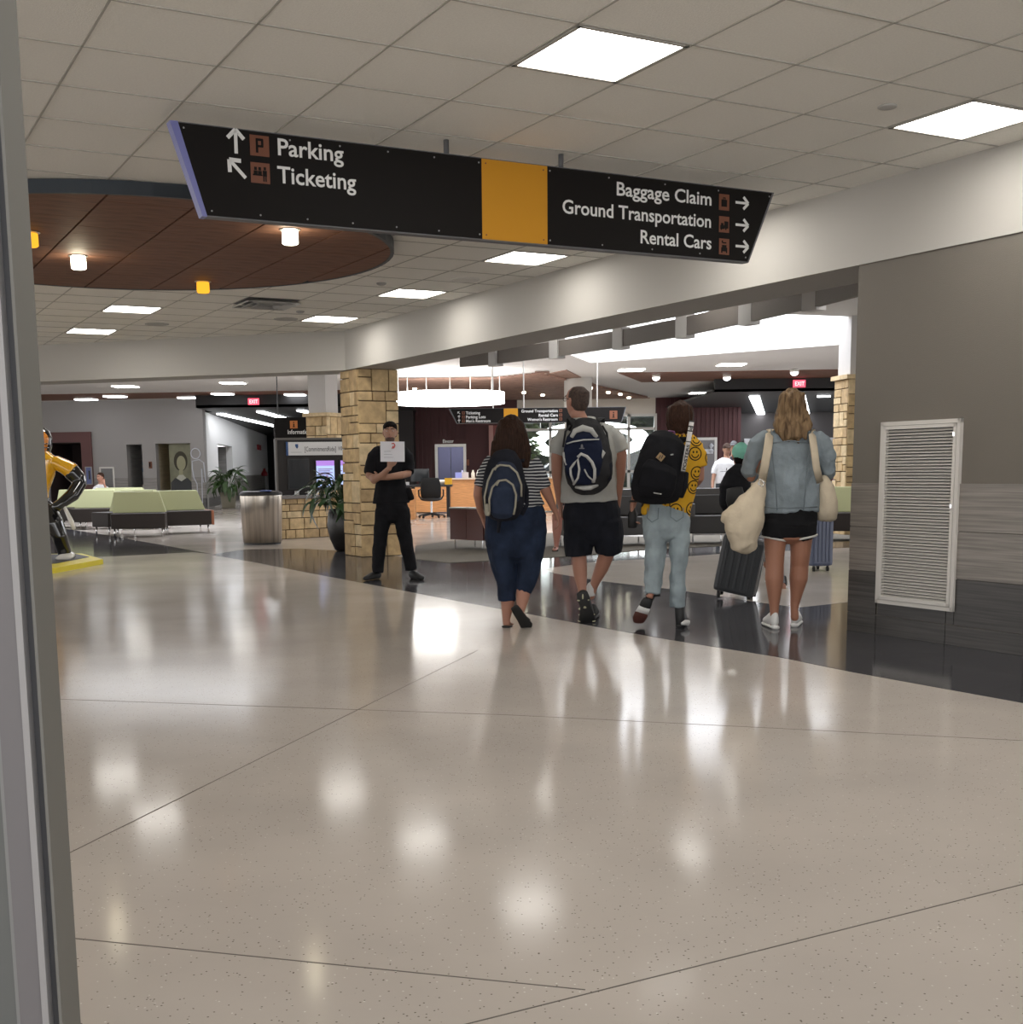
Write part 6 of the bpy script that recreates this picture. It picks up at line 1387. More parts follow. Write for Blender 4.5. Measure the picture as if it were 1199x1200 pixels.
b = newbm(); f3.ch(b, [(799, 731, -.115, 1.6, 1.5), (803, 729.5, -.10, 3.4, 1.8), (807, 730, -.06, 3.4, 1.8)], vref=(0, 1, 0)); obj('heel_patch', b, M_wh, s3b, sm=True)
# black backpack
r3 = empty('backpack', f3.P(772, 590, -.2)[:], 'large plain black backpack with a tan diamond patch on the yellow shirt', 'backpack')
def tilt(pts): return pts
M_bk3 = cloth('pack_black', (.009, .009, .011), .3)
b = newbm(); f3.ch(b, [(783, 511, -.17, 17, 8), (781, 518, -.20, 24, 12), (777, 535, -.23, 27, 16), (773, 555, -.25, 29, 18), (769, 575, -.24, 30, 17), (768, 586, -.22, 26, 12)])
remeshed('pack_body', b, M_bk3, .008, 3, r3, folds(.005, 11, 11))
b = newbm(); f3.ch(b, [(776, 545, -.36, 18, 5), (773, 553, -.38, 21, 9), (769, 570, -.39, 22, 9), (767, 581, -.36, 19, 6)]); remeshed('front_pocket', b, cloth('pack_black2', (.006, .006, .008), .3), .008, 3, r3, folds(.004, 11, 11))
b = newbm(); c = f3.P(774.5, 535.5, -.375); k = f3.k
q = [c + Vector((5.2 * k * math.cos(a), 0, 5.2 * k * math.sin(a))) for a in (.1, .1 + PI / 2, .1 + PI, .1 + 1.5 * PI)]; vs = [b.verts.new(p) for p in q] + [b.verts.new(p + Vector((0, .03, 0))) for p in q]
for f_ in ((0, 1, 2, 3), (7, 6, 5, 4), (0, 4, 5, 1), (1, 5, 6, 2), (2, 6, 7, 3), (3, 7, 4, 0)): b.faces.new([vs[i] for i in f_])
pt = obj('diamond_patch', b, mat('patch_tan', (.30, .20, .10), .7), r3); pt['label'] = 'tan diamond patch'
b = newbm()
for dx in (-.008, .008): tube(b, [c + Vector((dx - .006, -.004, -.012)), c + Vector((dx + .006, -.004, .012))], .003, 5)
obj('patch_slots', b, M_bk, pt)
b = newbm(); tube(b, [f3.P(766, 577.5, -.425), f3.P(775, 579, -.42)], .004, 5); obj('logo_bar', b, M_tg2, r3); b = newbm(); tube(b, [f3.P(786, 533, -.36), f3.P(789, 532.5, -.355)], .005, 5); obj('logo_bar', b, M_tg2, r3)
b = newbm(); tube(b, [f3.P(785, 553, -.38), f3.P(788, 559, -.38)], .005, 5); obj('zip_pull', b, M_tg2, r3)
strap(f3, [(777, 513, -.17), (773, 508, -.08), (772, 509, .02), (771, 522, .13)], .028, .008, M_bk3, r3); strap(f3, [(798, 516, -.17), (806, 513, -.08), (809, 514, .02), (809, 526, .13)], .028, .008, M_bk3, r3)
b = newbm(); tube(b, [f3.P(783, 510, -.19), f3.P(784, 505, -.17), f3.P(790, 506, -.16), f3.P(791, 511, -.18)], .007, 6); obj('handle', b, mat('handle_purple', (.16, .05, .14), .6), r3, sm=True)
b = newbm(); f3.ch(b, [(803, 555, -.20, 4, 8), (801, 570, -.22, 5, 9), (797, 582, -.22, 4, 7)]); obj('side_pocket', b, M_bk3, r3, sm=True)
# poster tube
a, c = f3.P(811, 493, -.34), f3.P(800.5, 553, -.34); b = newbm(); tube(b, [a, c], 2.7 * k, 14); r4 = empty('poster_tube', c[:], 'white and black printed poster tube strapped beside the black backpack', 'tube'); obj('tube', b, mat('tube_white', (.62, .60, .58), .45), r4, sm=False); smooth(COL.objects[-1].data)
ax_ = (c - a); L = ax_.length; axn = ax_.normalized()
for t0, t1 in ((.0, .03), (.10, .13), (.19, .215), (.40, .42), (.985, 1.0)):
    b = newbm(); tube(b, [a + ax_ * t0, a + ax_ * t1], 2.78 * k, 14); obj('band', b, mat('tube_dark', (.05, .05, .05), .5), r4)
Mt = frame(a + ax_ * .97 + Vector((0, -2.8 * k - .002, 0)), -axn, up=Vector((0, 1, 0)).cross(-axn) * -1 if False else Vector((1, 0, 0)).cross(Vector((0, 0, 0))) if False else (Vector((-1, 0, 0)) - axn * Vector((-1, 0, 0)).dot(axn)).normalized())
text('lettering', 'POSTERS', .021, M_bk, Mt @ Matrix.Translation((0, -.011, 0)), r4, width=L * .50, bold=.03)
text('lettering', 'ART', .020, M_bk, Mt @ Matrix.Translation((L * .78, -.010, 0)), r4, width=L * .09, bold=.03)
# dark bottle in hand
b = newbm(); c = f3.P(741.5, 607, .12); lathe(b, [(.02, -.075), (.034, -.07), (.036, .03), (.022, .055), (.02, .075)], c, 16); o = obj('water_bottle', b, M_bk, sm=True); tag(o, 'black bottle held in the left hand of the yellow shirted person', 'bottle')

# ------------------------------------------------------------------ 4. blonde in denim jacket
f4 = Fig(8.78, 'blonde woman in a light denim jacket, black shorts and white trainers', 922)
b = newbm(); HM4 = HM(f4.P(927, 478), -.15, .02); head(b, HM4); neck(b, HM4, f4.P(927, 510))
f4.ch(b, [(927, 515, 0, 24, 11), (926, 550, 0, 24, 13), (926, 590, 0, 27, 15), (924, 622, 0, 28, 18)])
f4.ch(b, [(896, 520, 0, 7), (884, 545, .02, 6), (880, 560, .06, 5), (888, 556, .24, 4)]); hand(b, f4.P(890, 554, .26), Vector((.3, 1, .3)), Vector((0, 0, 1)), Vector((1, 0, 0)), .8, .95)
f4.ch(b, [(960, 520, 0, 7), (970, 545, .02, 6), (972, 560, .06, 5), (964, 556, .24, 4)]); hand(b, f4.P(962, 554, .26), Vector((-.3, 1, .3)), Vector((0, 0, 1)), Vector((-1, 0, 0)), .8, .95)
f4.ch(b, [(910, 612, 0, 15), (908.5, 632, 0, 13), (908, 650, 0, 11.4), (908, 662, 0, 10.6), (907.5, 678, 0, 10.9), (907.5, 695, 0, 8.2), (907.5, 710, 0, 5.8), (907.5, 722, 0, 4.8), (907.5, 732, 0, 4.8)])
f4.ch(b, [(941, 612, 0, 15), (939, 632, .02, 13), (938, 650, .03, 11.6), (937, 662, .05, 10.8), (936, 678, .06, 11), (934, 692, .07, 8), (932, 705, .08, 5.8), (931, 714, .08, 4.8), (931.5, 724, .08, 4.8)])
f4.mk('body', b, M_skinT, .006, 2)
M_jk = mat('jacket_denim', (.235, .275, .30), .9, spec=.2, bump=.35, bscale=100, var=.22, vscale=6)
b = newbm(); f4.ch(b, [(927, 499, 0, 15, 12), (927, 503, 0, 24, 13), (927, 510, 0, 33, 16), (927, 525, 0, 35, 19), (926.5, 548, 0, 33, 20), (926, 575, 0, 34, 21), (926, 600, 0, 33, 21)], ('flat', 'flat'))
f4.ch(b, [(900, 511, 0, 10, 12), (889, 522, 0, 11.5, 12), (882, 538, .02, 11, 12), (879, 551, .04, 9.6, 10), (881, 560, .10, 7.5, 8), (887, 560, .20, 6, 6.5)], ('round', 'flat'))
f4.ch(b, [(955, 511, 0, 10, 12), (964, 522, 0, 11.5, 12), (969, 538, .02, 11, 12), (970.5, 551, .04, 9.6, 10), (968, 559, .10, 7.5, 8), (962, 559, .20, 6, 6.5)], ('round', 'flat'))
jk = f4.mk('denim_jacket', b, M_jk, .008, 2, folds(.016, 10, 8))
M_seam = mat('seam_denim', (.15, .18, .20), .9)
for pts in ([(904, 503, -.125), (905, 530, -.185), (909, 565, -.195), (911, 598, -.195)], [(950, 503, -.125), (948, 530, -.185), (945, 565, -.195), (942, 598, -.195)], [(899, 520, -.155), (927, 516.5, -.18), (955, 520, -.155)], [(894, 594, -.13), (910, 595, -.195), (926, 595.5, -.205), (944, 595, -.195), (958, 594, -.13)]):
    b = newbm(); tube(b, [f4.P(*p) for p in pts], .0045, 5); obj('seam', b, M_seam, jk, sm=True)
b = newbm(); tube(b, [f4.P(912, 501, -.06), f4.P(919, 503, -.10), f4.P(927, 503.5, -.11), f4.P(936, 503, -.10), f4.P(942, 501, -.06)], .017, 8); obj('collar', b, M_jk, jk, sm=True)
b = newbm(); f4.ch(b, [(926, 592, 0, 31.5, 19), (926, 604, 0, 32.5, 20), (925.5, 616, 0, 32.5, 21)], ('flat', 'flat')); f4.mk('black_top', b, cloth('jersey_black', (.010, .010, .011), .3), .008, 2, folds(.005, 12, 8))
b = newbm(); f4.ch(b, [(925, 606, 0, 31.5, 20), (925, 618, 0, 31.5, 20)]); f4.ch(b, [(909, 612, 0, 16, 18), (908.5, 625, 0, 15.6, 16), (907.5, 630.5, 0, 15.2, 15)], ('round', 'flat')); f4.ch(b, [(941, 612, 0, 16, 18), (941.5, 624, .01, 15.4, 16), (942, 628.5, .02, 15, 15)], ('round', 'flat'))
st = f4.mk('shorts', b, cloth('jersey_black', (.010, .010, .011), .3), .008, 2)
for cx, cyy, sx in ((908, 630.5, -1), (941.5, 629, 1)):
    b = newbm(); c = f4.P(cx, cyy, .01); kx = 15.3 * f4.k; tube(b, [c + Vector((kx * math.cos(a), kx * .98 * math.sin(a), .018 * sx * math.cos(a) - .004)) for a in [2 * PI * j / 28 for j in range(28)]], .0085, 6, True); obj('white_hem', b, mat('hem_white', (.60, .58, .54), .7), st, sm=True)
b = newbm(); mloft(b, HM4, [(0, -.01, .118, .045, .05), (0, -.015, .09, .085, .09), (0, -.02, .04, .098, .10), (0, -.03, -.01, .105, .092), (0, -.045, -.065, .118, .070), (0, -.07, -.12, .125, .060), (0, -.10, -.17, .105, .05), (.01, -.12, -.215, .07, .035)], 22)
for x, z1 in ((-.09, -.17), (-.05, -.21), (.03, -.25), (.08, -.22), (.11, -.16)): mloft(b, HM4, [(x * .8, -.07, -.05, .034, .03), (x, -.10, -.13, .028, .025), (x * 1.05 + .01, -.125, z1, .009, .009)], 8)
f4.mk('hair', b, mat('hair_blonde', (.06, .034, .019), .5, spec=.1, var2=(.28, .185, .10), var=.5, vscale=9, stretch=(5, 5, .8)), .007, 1, lambda p: .014 * noise.noise(Vector((p.x * 22, p.y * 22, p.z * 9))) + .008 * noise.noise(Vector((p.x * 70, p.y * 50, p.z * 14))))
face(f4, HM4)
s = sneaker(f4, 'shoe', (907.5, 741.5, -.01, -.05, .24), M_wh, M_wh, 6.2); s = sneaker(f4, 'shoe', (931.5, 734, .10, .35, .24), M_wh, M_wh, 6.4)
# shoulder bags
M_can = mat('canvas_cream', (.60, .51, .38), .9, spec=.2, bump=.3, bscale=60, var=.10, vscale=6)
r5 = empty('shoulder_bag', f4.P(868, 643, -.05)[:], 'large slouchy cream canvas bag hanging at the blonde woman\'s left side', 'bag')
b = newbm(); f4.ch(b, [(893, 562, -.10, 3, 4), (889, 572, -.11, 8, 9), (881, 588, -.12, 16, 14), (874, 605, -.12, 23, 18), (870, 622, -.12, 22, 19), (874, 636, -.11, 17, 15), (880, 643, -.10, 10, 9)], vref=(0, 1, 0)); f4.ch(b, [(862, 600, -.10, 10, 10), (850, 607, -.09, 7, 8), (845.5, 611, -.09, 3, 4)], vref=(0, 1, 0))
remeshed('bag_body', b, M_can, .009, 3, r5, lambda p: .016 * noise.noise(Vector((p.x * 9 + p.z * 5, p.y * 9, p.z * 6 - p.x * 4))) + .007 * noise.noise(Vector((p.x * 24, p.y * 20, p.z * 18))))
strap(f4, [(893, 566, -.12), (896, 548, -.19), (900, 525, -.205), (902, 510, -.16), (903, 503.5, -.04), (902, 508, .08), (897, 530, .16), (890, 556, .06)], .030, .005, M_can, r5)
b = newbm(); tube(b, [f4.P(891, 561, -.16), f4.P(889, 567, -.17), f4.P(893, 571, -.17), f4.P(896, 566, -.17)], .006, 6, True); obj('buckle', b, M_chrome, r5, sm=True)
r6 = empty('shoulder_bag', f4.P(970, 610, 0)[:], 'small cream canvas bag on the blonde woman\'s right side', 'bag')
b = newbm(); f4.ch(b, [(963, 560, .02, 5, 10), (967, 572, .02, 10.5, 14), (969.5, 588, .02, 12.5, 15), (970, 600, .02, 12.5, 14), (970, 608, .02, 11, 9)]); remeshed('bag_body', b, M_can, .009, 3, r6, folds(.009, 9, 7))
strap(f4, [(961, 565, -.10), (957, 548, -.19), (954, 525, -.205), (952, 510, -.16), (951, 503.5, -.04), (952, 508, .08), (957, 530, .16), (962, 556, .06)], .026, .005, M_can, r6)

# ------------------------------------------------------------------ 5. man in black holding a paper
f5 = Fig(13.2, 'man in black with rolled sleeves facing the camera and holding up a white sheet', 463)
b = newbm(); HM5 = HM(f5.P(457.2, 507.5), PI + .05, .06, 0, .95); head(b, HM5); neck(b, HM5, f5.P(457, 527))
f5.ch(b, [(457, 530, 0, 17, 9), (458, 560, 0, 17, 10), (460, 595, 0, 18, 11)])
f5.ch(b, [(442, 533, 0, 4.4), (435, 545, -.02, 5), (433, 558, -.05, 4.6), (438, 563, -.12, 4.4), (449, 556, -.24, 3.7), (456, 548.5, -.31, 2.7)]); hand(b, f5.P(456.5, 548, -.315), Vector((.25, -.1, 1)), Vector((1, 0, .1)), Vector((-.1, 1, 0)), .35, .95)
f5.ch(b, [(472, 533, 0, 4.4), (479, 545, -.02, 5), (478, 555, -.06, 4.6), (470, 557, -.17, 4.4), (455, 559, -.21, 3.6), (446, 560, -.19, 2.8)]); hand(b, f5.P(445, 560, -.19), Vector((-1, .3, .1)), Vector((0, .2, 1)), Vector((0, 1, 0)), .6, .95)
f5.ch(b, [(449, 600, 0, 9), (444, 635, 0, 6.5), (441, 668, 0, 4.5)]); f5.ch(b, [(470, 600, 0, 9), (477, 635, 0, 6.5), (482, 666, 0, 4.5)])
f5.mk('body', b, M_skinM, .006, 2)
M_sb = cloth('shirt_black', (.008, .008, .010), .3)
b = newbm(); f5.ch(b, [(457, 520, 0, 7, 7), (457, 523.5, 0, 14, 9), (457, 528, 0, 21.5, 11), (457, 545, 0, 19, 11), (458, 562, 0, 17.5, 11), (458, 575, 0, 19, 12), (458.5, 590, 0, 22.5, 13)], ('flat', 'flat'))
f5.ch(b, [(444, 529.5, 0, 7.6, 8), (438, 536, 0, 7.8, 8), (435, 545, -.01, 7.2, 7.6), (432.5, 555, -.04, 6.2, 7)], ('round', 'flat')); f5.ch(b, [(471, 529.5, 0, 7.6, 8), (477, 536, 0, 7.8, 8), (479.5, 545, -.01, 7.2, 7.6), (479, 553, -.06, 6.6, 7)], ('round', 'flat')); f5.ch(b, [(479, 575, 0, 4, 6), (483, 585, 0, 3, 5)])
f5.mk('shirt', b, M_sb, .009, 2, folds(.007, 10, 8))
b = newbm(); f5.ch(b, [(459, 588, 0, 18.5, 12), (460, 602, 0, 20, 13)]); f5.ch(b, [(450, 598, 0, 10.5, 11), (446.5, 625, 0, 8.8, 9), (444, 650, 0, 7.8, 8), (442.5, 671, 0, 7, 8)], ('round', 'flat')); f5.ch(b, [(470, 598, 0, 10.5, 11), (474, 625, 0, 8.8, 9), (478.5, 650, 0, 7.6, 8), (482, 668, 0, 7, 8)], ('round', 'flat'))
f5.mk('trousers', b, M_sb, .009, 2, folds(.007, 10, 8))
b = newbm(); mloft(b, HM5, [(0, -.04, -.03, .072, .065), (0, -.03, .01, .079, .08), (0, -.022, .045, .080, .084), (0, -.002, .075, .080, .096), (0, .004, .098, .072, .086), (0, .004, .112, .055, .068)], 18); 
f5.mk('hair', b, mat('hair_black', (.008, .006, .005), .75, spec=.08), .007, 2, hairdisp(.004, 60, 30))
b = newbm(); mloft(b, HM5, [(0, .050, -.105, .024, .018), (0, .040, -.085, .046, .046), (0, .034, -.072, .052, .054)], 16); f5.mk('beard_shadow', b, mat('stubble', (.10, .06, .045), .8), .006, 2)
face(f5, HM5, lips=(.22, .09, .08))
for hx, hy, a in ((443, 676.5, -.5), (483, 674.5, .5)):
    c = f5.P(hx, hy, .05); c.z = 0; d = Vector((math.sin(a) * 1.0, -math.cos(a), 0)); b = newbm()
    loft(b, [(c + Vector((0, 0, .05)), .040, .048), (c + d * .10 + Vector((0, 0, .045)), .045, .04), (c + d * .20 + Vector((0, 0, .03)), .048, .028), (c + d * .24 + Vector((0, 0, .026)), .035, .022)], 12, vref=(0, 0, 1)); f5.part('shoe', b, M_bk)
b = newbm(); a, c = f5.P(446, 541, -.37), f5.P(474, 517.5, -.34); q = [a, Vector((c.x, a.y + .01, a.z - .004)), c, Vector((a.x, c.y - .01, c.z + .004))]
vs = [b.verts.new(p) for p in q] + [b.verts.new(p + Vector((0, .003, 0))) for p in q]
for f_ in ((0, 1, 2, 3), (7, 6, 5, 4), (0, 4, 5, 1), (1, 5, 6, 2), (2, 6, 7, 3), (3, 7, 4, 0)): b.faces.new([vs[i] for i in f_])
r = empty('paper_sheet', ((a + c) / 2)[:], 'white paper sheet with a red squiggle held up by the man in black', 'paper'); obj('sheet', b, mat('paper_white', (.72, .72, .76), .7), r)
b = newbm(); tube(b, [f5.P(459, 520, -.38), f5.P(461.5, 519.5, -.38), f5.P(463, 522, -.38), f5.P(461.5, 525, -.38), f5.P(459.5, 525.5, -.38), f5.P(461, 522.5, -.38)], .006, 5); obj('red_mark', b, mat('ink_red', (.55, .06, .05), .6), r)
b = newbm()
for yy in (529, 532.5, 536): tube(b, [f5.P(450, yy, -.38), f5.P(455 + (yy % 3) * 3, yy, -.38)], .0022, 4)
obj('faint_lines', b, mat('ink_faint', (.45, .45, .5), .6), r)

# ------------------------------------------------------------------ 6. kid in teal cap with black backpack
f6 = Fig(11.6, 'youth in a teal cap and black backpack just ahead of the blonde woman', 890)
b = newbm(); HM6 = HM(f6.P(868, 534.5), .1, .15); head(b, HM6); neck(b, HM6, f6.P(872, 555))
f6.ch(b, [(874, 560, 0, 15, 9), (880, 590, .02, 14, 9), (890, 620, .05, 14, 10)]); f6.ch(b, [(893, 560, 0, 5), (898, 580, 0, 4.4), (890, 600, .02, 3.8), (888, 645, .0, 3), (887, 652, -.02, 2.8)])
hand(b, f6.P(887, 653, -.02), Vector((-.15, -.1, -1)), Vector((0, -1, 0)), Vector((-1, 0, 0)), .9, .85)
f6.ch(b, [(897, 625, .05, 8), (906, 655, .1, 6), (916, 682, .08, 4.4), (918, 690, .06, 4.2)]); f6.ch(b, [(884, 625, .05, 8), (896, 655, .3, 6), (906, 672, .45, 4)])
f6.mk('body', b, M_skinF, .007, 2)
b = newbm(); f6.ch(b, [(873, 547, 0, 9, 8), (874, 553, 0, 17, 10), (876, 575, 0, 17, 11), (882, 600, .02, 15, 11), (889, 620, .05, 15, 11)]); f6.mk('shirt', b, cloth('jersey_maroon', (.10, .03, .03), .3), .009, 2, folds())
b = newbm(); f6.ch(b, [(890, 612, .05, 15, 11), (892, 625, .05, 15, 12)]); f6.ch(b, [(898, 625, .05, 9, 9), (907, 655, .08, 7.5, 8), (915, 684, .07, 6, 6.6)], ('round', 'flat')); f6.ch(b, [(885, 625, .05, 9, 9), (897, 650, .25, 7, 7), (906, 670, .42, 5, 6)], ('round', 'flat')); f6.mk('trousers', b, cloth('trouser_grey', (.20, .20, .22), .2), .009, 2, folds())
b = newbm(); mloft(b, HM6, [(0, -.01, .01, .083, .100), (0, -.01, .05, .086, .103), (0, -.01, .09, .072, .088), (0, -.01, .12, .035, .045)], 20); mloft(b, HM6, [(0, .07, .04, .06, .010), (0, .15, .03, .045, .006)], 12, vref=(0, 0, 1)); f6.mk('cap', b, mat('cap_teal', (.22, .55, .43), .8, bump=.3, bscale=40), .007, 2)
b = newbm(); mloft(b, HM6, [(0, -.03, -.01, .074, .075), (0, -.04, -.06, .06, .05)], 16); f6.part('hair', b, mat('hair_black', (.008, .006, .005), .75, spec=.08))
b = newbm(); f6.ch(b, [(861, 551, -.04, 3, 2), (869, 548, -.10, 4, 3), (878, 550, -.06, 3, 2)], vref=(0, 1, 0)); f6.part('orange_collar', b, mat('neck_orange', (.55, .10, .03), .7))
face(f6, HM6)
sneaker(f6, 'shoe', (918, 695, .08, .0, .24), M_bk, M_wh, 5.4); sneaker(f6, 'shoe', (907, 683, .50, .0, .24), M_bk, M_wh, 5.4)
r7 = empty('backpack', f6.P(866, 600, -.2)[:], 'bulky black backpack on the youth in the teal cap', 'backpack')
b = newbm(); f6.ch(b, [(868, 547, -.14, 8, 5), (866, 556, -.18, 15, 9), (862, 572, -.22, 19, 13), (862, 588, -.22, 19, 13), (865, 600, -.18, 14, 9)]); remeshed('pack_body', b, M_bk3, .009, 3, r7, folds(.007, 10, 10))
b = newbm(); f6.ch(b, [(861, 572, -.36, 9, 3), (862, 585, -.36, 11, 5), (863, 596, -.33, 9, 3)]); obj('front_pocket', b, M_bk, r7, sm=True)
for pts, m_ in (([(877, 595, -.22), (879, 580, -.26), (882, 566, -.22), (889, 560, -.12)], M_can), ([(882, 572, -.26), (888, 571, -.2)], mat('strap_maroon', (.09, .015, .015), .7))):
    b = newbm(); tube(b, [f6.P(*p) for p in pts], .022, 6); obj('side_strap', b, m_, r7, sm=True)
strap(f6, [(862, 549, -.10), (861, 546, 0), (861, 556, .09)], .02, .006, M_bk3, r7); strap(f6, [(880, 549, -.10), (882, 546, 0), (883, 556, .09)], .02, .006, M_bk3, r7)

# ------------------------------------------------------------------ suitcases
def suitcase(P0, lean, wd, hh, dp, m, label, yaw=0, handle_to=None, ribs=5):
    r = empty('suitcase', (P0.x, P0.y, 0), label, 'suitcase'); M = Matrix.Translation((P0.x, P0.y, .06)) @ Matrix.Rotation(yaw, 4, 'Z') @ lean
    b = newbm(); box(b, (-wd / 2, -dp / 2, 0), (wd / 2, dp / 2, hh), M); obj('shell', b, m, r, bevel=.035, sm=False)
    for k in range(ribs):
        x = -wd / 2 + wd * (k + 1) / (ribs + 1); b = newbm(); box(b, (x - .012, -dp / 2 - .008, .05), (x + .012, dp / 2 + .008, hh - .05), M); obj('rib', b, m, r, bevel=.005)
    b = newbm(); box(b, (-wd / 2 - .003, -.008, -.003), (wd / 2 + .003, .008, hh + .003), M); obj('zip_band', b, M_bk, r)
    for sx in (-1, 1):
        for sy in (-1, 1):
            c = M @ Vector((sx * (wd / 2 - .05), sy * (dp / 2 - .04), 0)); zz = max(.027, c.z - .045)
            b = newbm(); tube(b, [(c.x - .012, c.y, zz), (c.x + .012, c.y, zz)], .026, 12); tube(b, [(c.x, c.y, zz), c[:]], .012, 6); obj('wheel', b, M_bk, r)
    b = newbm(); tube(b, [M @ Vector(p) for p in ((-.07, -.02, hh), (-.06, -.02, hh + .022), (.06, -.02, hh + .022), (.07, -.02, hh))], .009, 6); obj('grip', b, M_bk, r, sm=True)
    if handle_to is not None:
        for sx in (-1, 1): b = newbm(); tube(b, [M @ Vector((sx * .09, dp / 2 - .04, hh - .02)), M @ Vector((sx * .09, dp / 2 - .04, hh + handle_to))], .008, 6); obj('telescopic_tube', b, M_chrome, r, sm=True)
        b = newbm(); tube(b, [M @ Vector((-.10, dp / 2 - .04, hh + handle_to)), M @ Vector((.10, dp / 2 - .04, hh + handle_to))], .014, 8); obj('pull_handle', b, M_bk, r, sm=True)
    return r
M_sc1 = mat('case_charcoal', (.045, .048, .052), .35); M_sc2 = mat('case_slate', (.10, .12, .19), .35)
p = G(861, 701.5); suitcase(p, Matrix.Rotation(.20, 4, 'Y') @ Matrix.Rotation(.10, 4, 'X'), .37, .52, .24, M_sc1, 'charcoal hard shell suitcase tilted below the large cream bag', -.35)
p = G(956, 668.5); suitcase(p, Matrix.Rotation(.0, 4, 'Y'), .26, .55, .34, M_sc2, 'slate blue hard shell suitcase standing beyond the blonde woman\'s right leg', .15, .30)

# ------------------------------------------------------------------ statue (generic helmeted athlete, glossy)
f8 = Fig(16.1, 'glossy statue of a helmeted athlete in yellow and black on a yellow base', 60, 'athlete_statue', 'statue')
M_gy = mat('gloss_yellow', (.78, .40, .012), .12, coat=.8); M_gb = mat('gloss_black', (.010, .010, .011), .08, coat=.8); M_go = mat('gloss_orange', (.70, .24, .03), .15, coat=.8)
b = newbm(); f8.ch(b, [(44, 528, 0, 10, 9), (46, 538, 0, 22, 12), (46, 555, 0, 18, 13), (43, 575, 0, 14, 12), (44, 590, 0, 13, 12)]); f8.ch(b, [(64, 541, 0, 8, 8), (76, 547, 0, 9, 9), (86, 553, 0, 10, 9)], ('round', 'flat')); f8.ch(b, [(26, 541, 0, 8, 8), (14, 547, 0, 9, 9), (5, 553, 0, 10, 9)], ('round', 'flat')); f8.mk('yellow_top', b, M_gy, .012, 3)
b = newbm(); f8.ch(b, [(84, 553, 0, 10, 9), (92, 561, .02, 9, 8), (94, 566, .02, 8, 8), (85, 580, -.1, 8, 7), (72, 590, -.2, 6, 6), (66, 594, -.22, 6, 6)]); f8.ch(b, [(6, 553, 0, 10, 9), (-3, 563, .02, 8, 8), (5, 580, -.1, 7, 7), (18, 592, -.2, 6, 6)]); f8.ch(b, [(44, 586, 0, 14, 12), (46, 600, 0, 16, 13)])
f8.ch(b, [(56, 598, 0, 11, 11), (64, 615, -.1, 11, 11), (70, 628, -.1, 9, 9), (75, 645, 0, 8, 8), (77.5, 655, .02, 7, 7)]); f8.ch(b, [(34, 598, 0, 11, 11), (26, 620, .0, 10, 10), (22, 655, 0, 7, 7)]); f8.ch(b, [(44, 517, 0, 7, 7), (44, 528, 0, 8, 8)])
f8.mk('body', b, M_gb, .012, 3)
b = newbm(); MH8 = HM(f8.P(46, 517), PI, 0, 0, 1.25); mloft(b, MH8, [(0, 0, -.11, .08, .09), (0, 0, -.04, .105, .12), (0, 0, .03, .112, .13), (0, 0, .09, .09, .105), (0, 0, .12, .05, .06)], 20); f8.mk('helmet', b, M_go, .012, 3)
b = newbm(); mloft(b, MH8, [(0, -.03, -.05, .118, .12), (0, -.03, .03, .122, .125), (0, -.02, .10, .10, .11), (0, -.02, .14, .05, .06)], 20); f8.mk('helmet_back', b, M_gb, .012, 3)
b = newbm()
for zz in (-.03, -.07): tube(b, [MH8 @ Vector((.11 * math.cos(a), .06 + .09 * math.sin(a), zz)) for a in [PI * j / 12 for j in range(13)]], .008, 6)
f8.part('face_guard', b, M_gb)
for hx, hy in ((79, 664), (22, 664)):
    b = newbm(); c = f8.P(hx, hy, 0); c.z = .055; loft(b, [(c + Vector((0, .12, .05)), .085, .055), (c + Vector((0, 0, .05)), .10, .055), (c + Vector((0, -.14, .03)), .10, .035)], 14, vref=(0, 0, 1)); f8.part('shoe', b, mat('gloss_white', (.7, .68, .62), .15, coat=.8))
b = newbm(); f8.ch(b, [(75, 593, -.2, 2, 2), (84, 612, -.2, 3, 3), (87, 620, -.2, 2, 2)]); f8.part('white_trim', b, mat('gloss_white', (.7, .68, .62), .15, coat=.8))
b = newbm(); q = [G(66, 671.5), G(121, 661), G(104, 655), G(20, 664), G(10, 672)]; prism(b, [p[:2] for p in [G(40, 675), G(66, 671.5), G(121, 661), G(96, 654), G(0, 655), G(-10, 672)]], 0, .065); f8.part('plinth', b, mat('plinth_yellow', (.72, .60, .03), .5), sm=False)
b = newbm(); prism(b, [p[:2] for p in [G(40, 668, .0), G(66, 666.5), G(105, 658.5), G(90, 655), G(0, 656), G(-6, 668)]], .065, .07); f8.part('plinth_top', b, mat('plinth_dark', (.05, .05, .055), .6), sm=False)

# ------------------------------------------------------------------ background people
def bust(Y, px, cap, label, shirt, hx, hy, hair, yaw, seated, skin=M_skinM, spread=17, arms=True, sc=1.0, grp=None):
    f = Fig(Y, label, px); b = newbm(); k = .0064 / f.k * sc      # k: px per px of the near figures
    M = HM(f.P(hx, hy), yaw, 0, 0, sc); head(b, M); neck(b, M, f.P(hx, hy + 22 * k * 1.45))
    T = lambda dx, dy_, z, rx, ry=None: (hx + dx * k, hy + dy_ * k, z, rx * k, (ry or rx) * k)
    return f, b, M, k, T
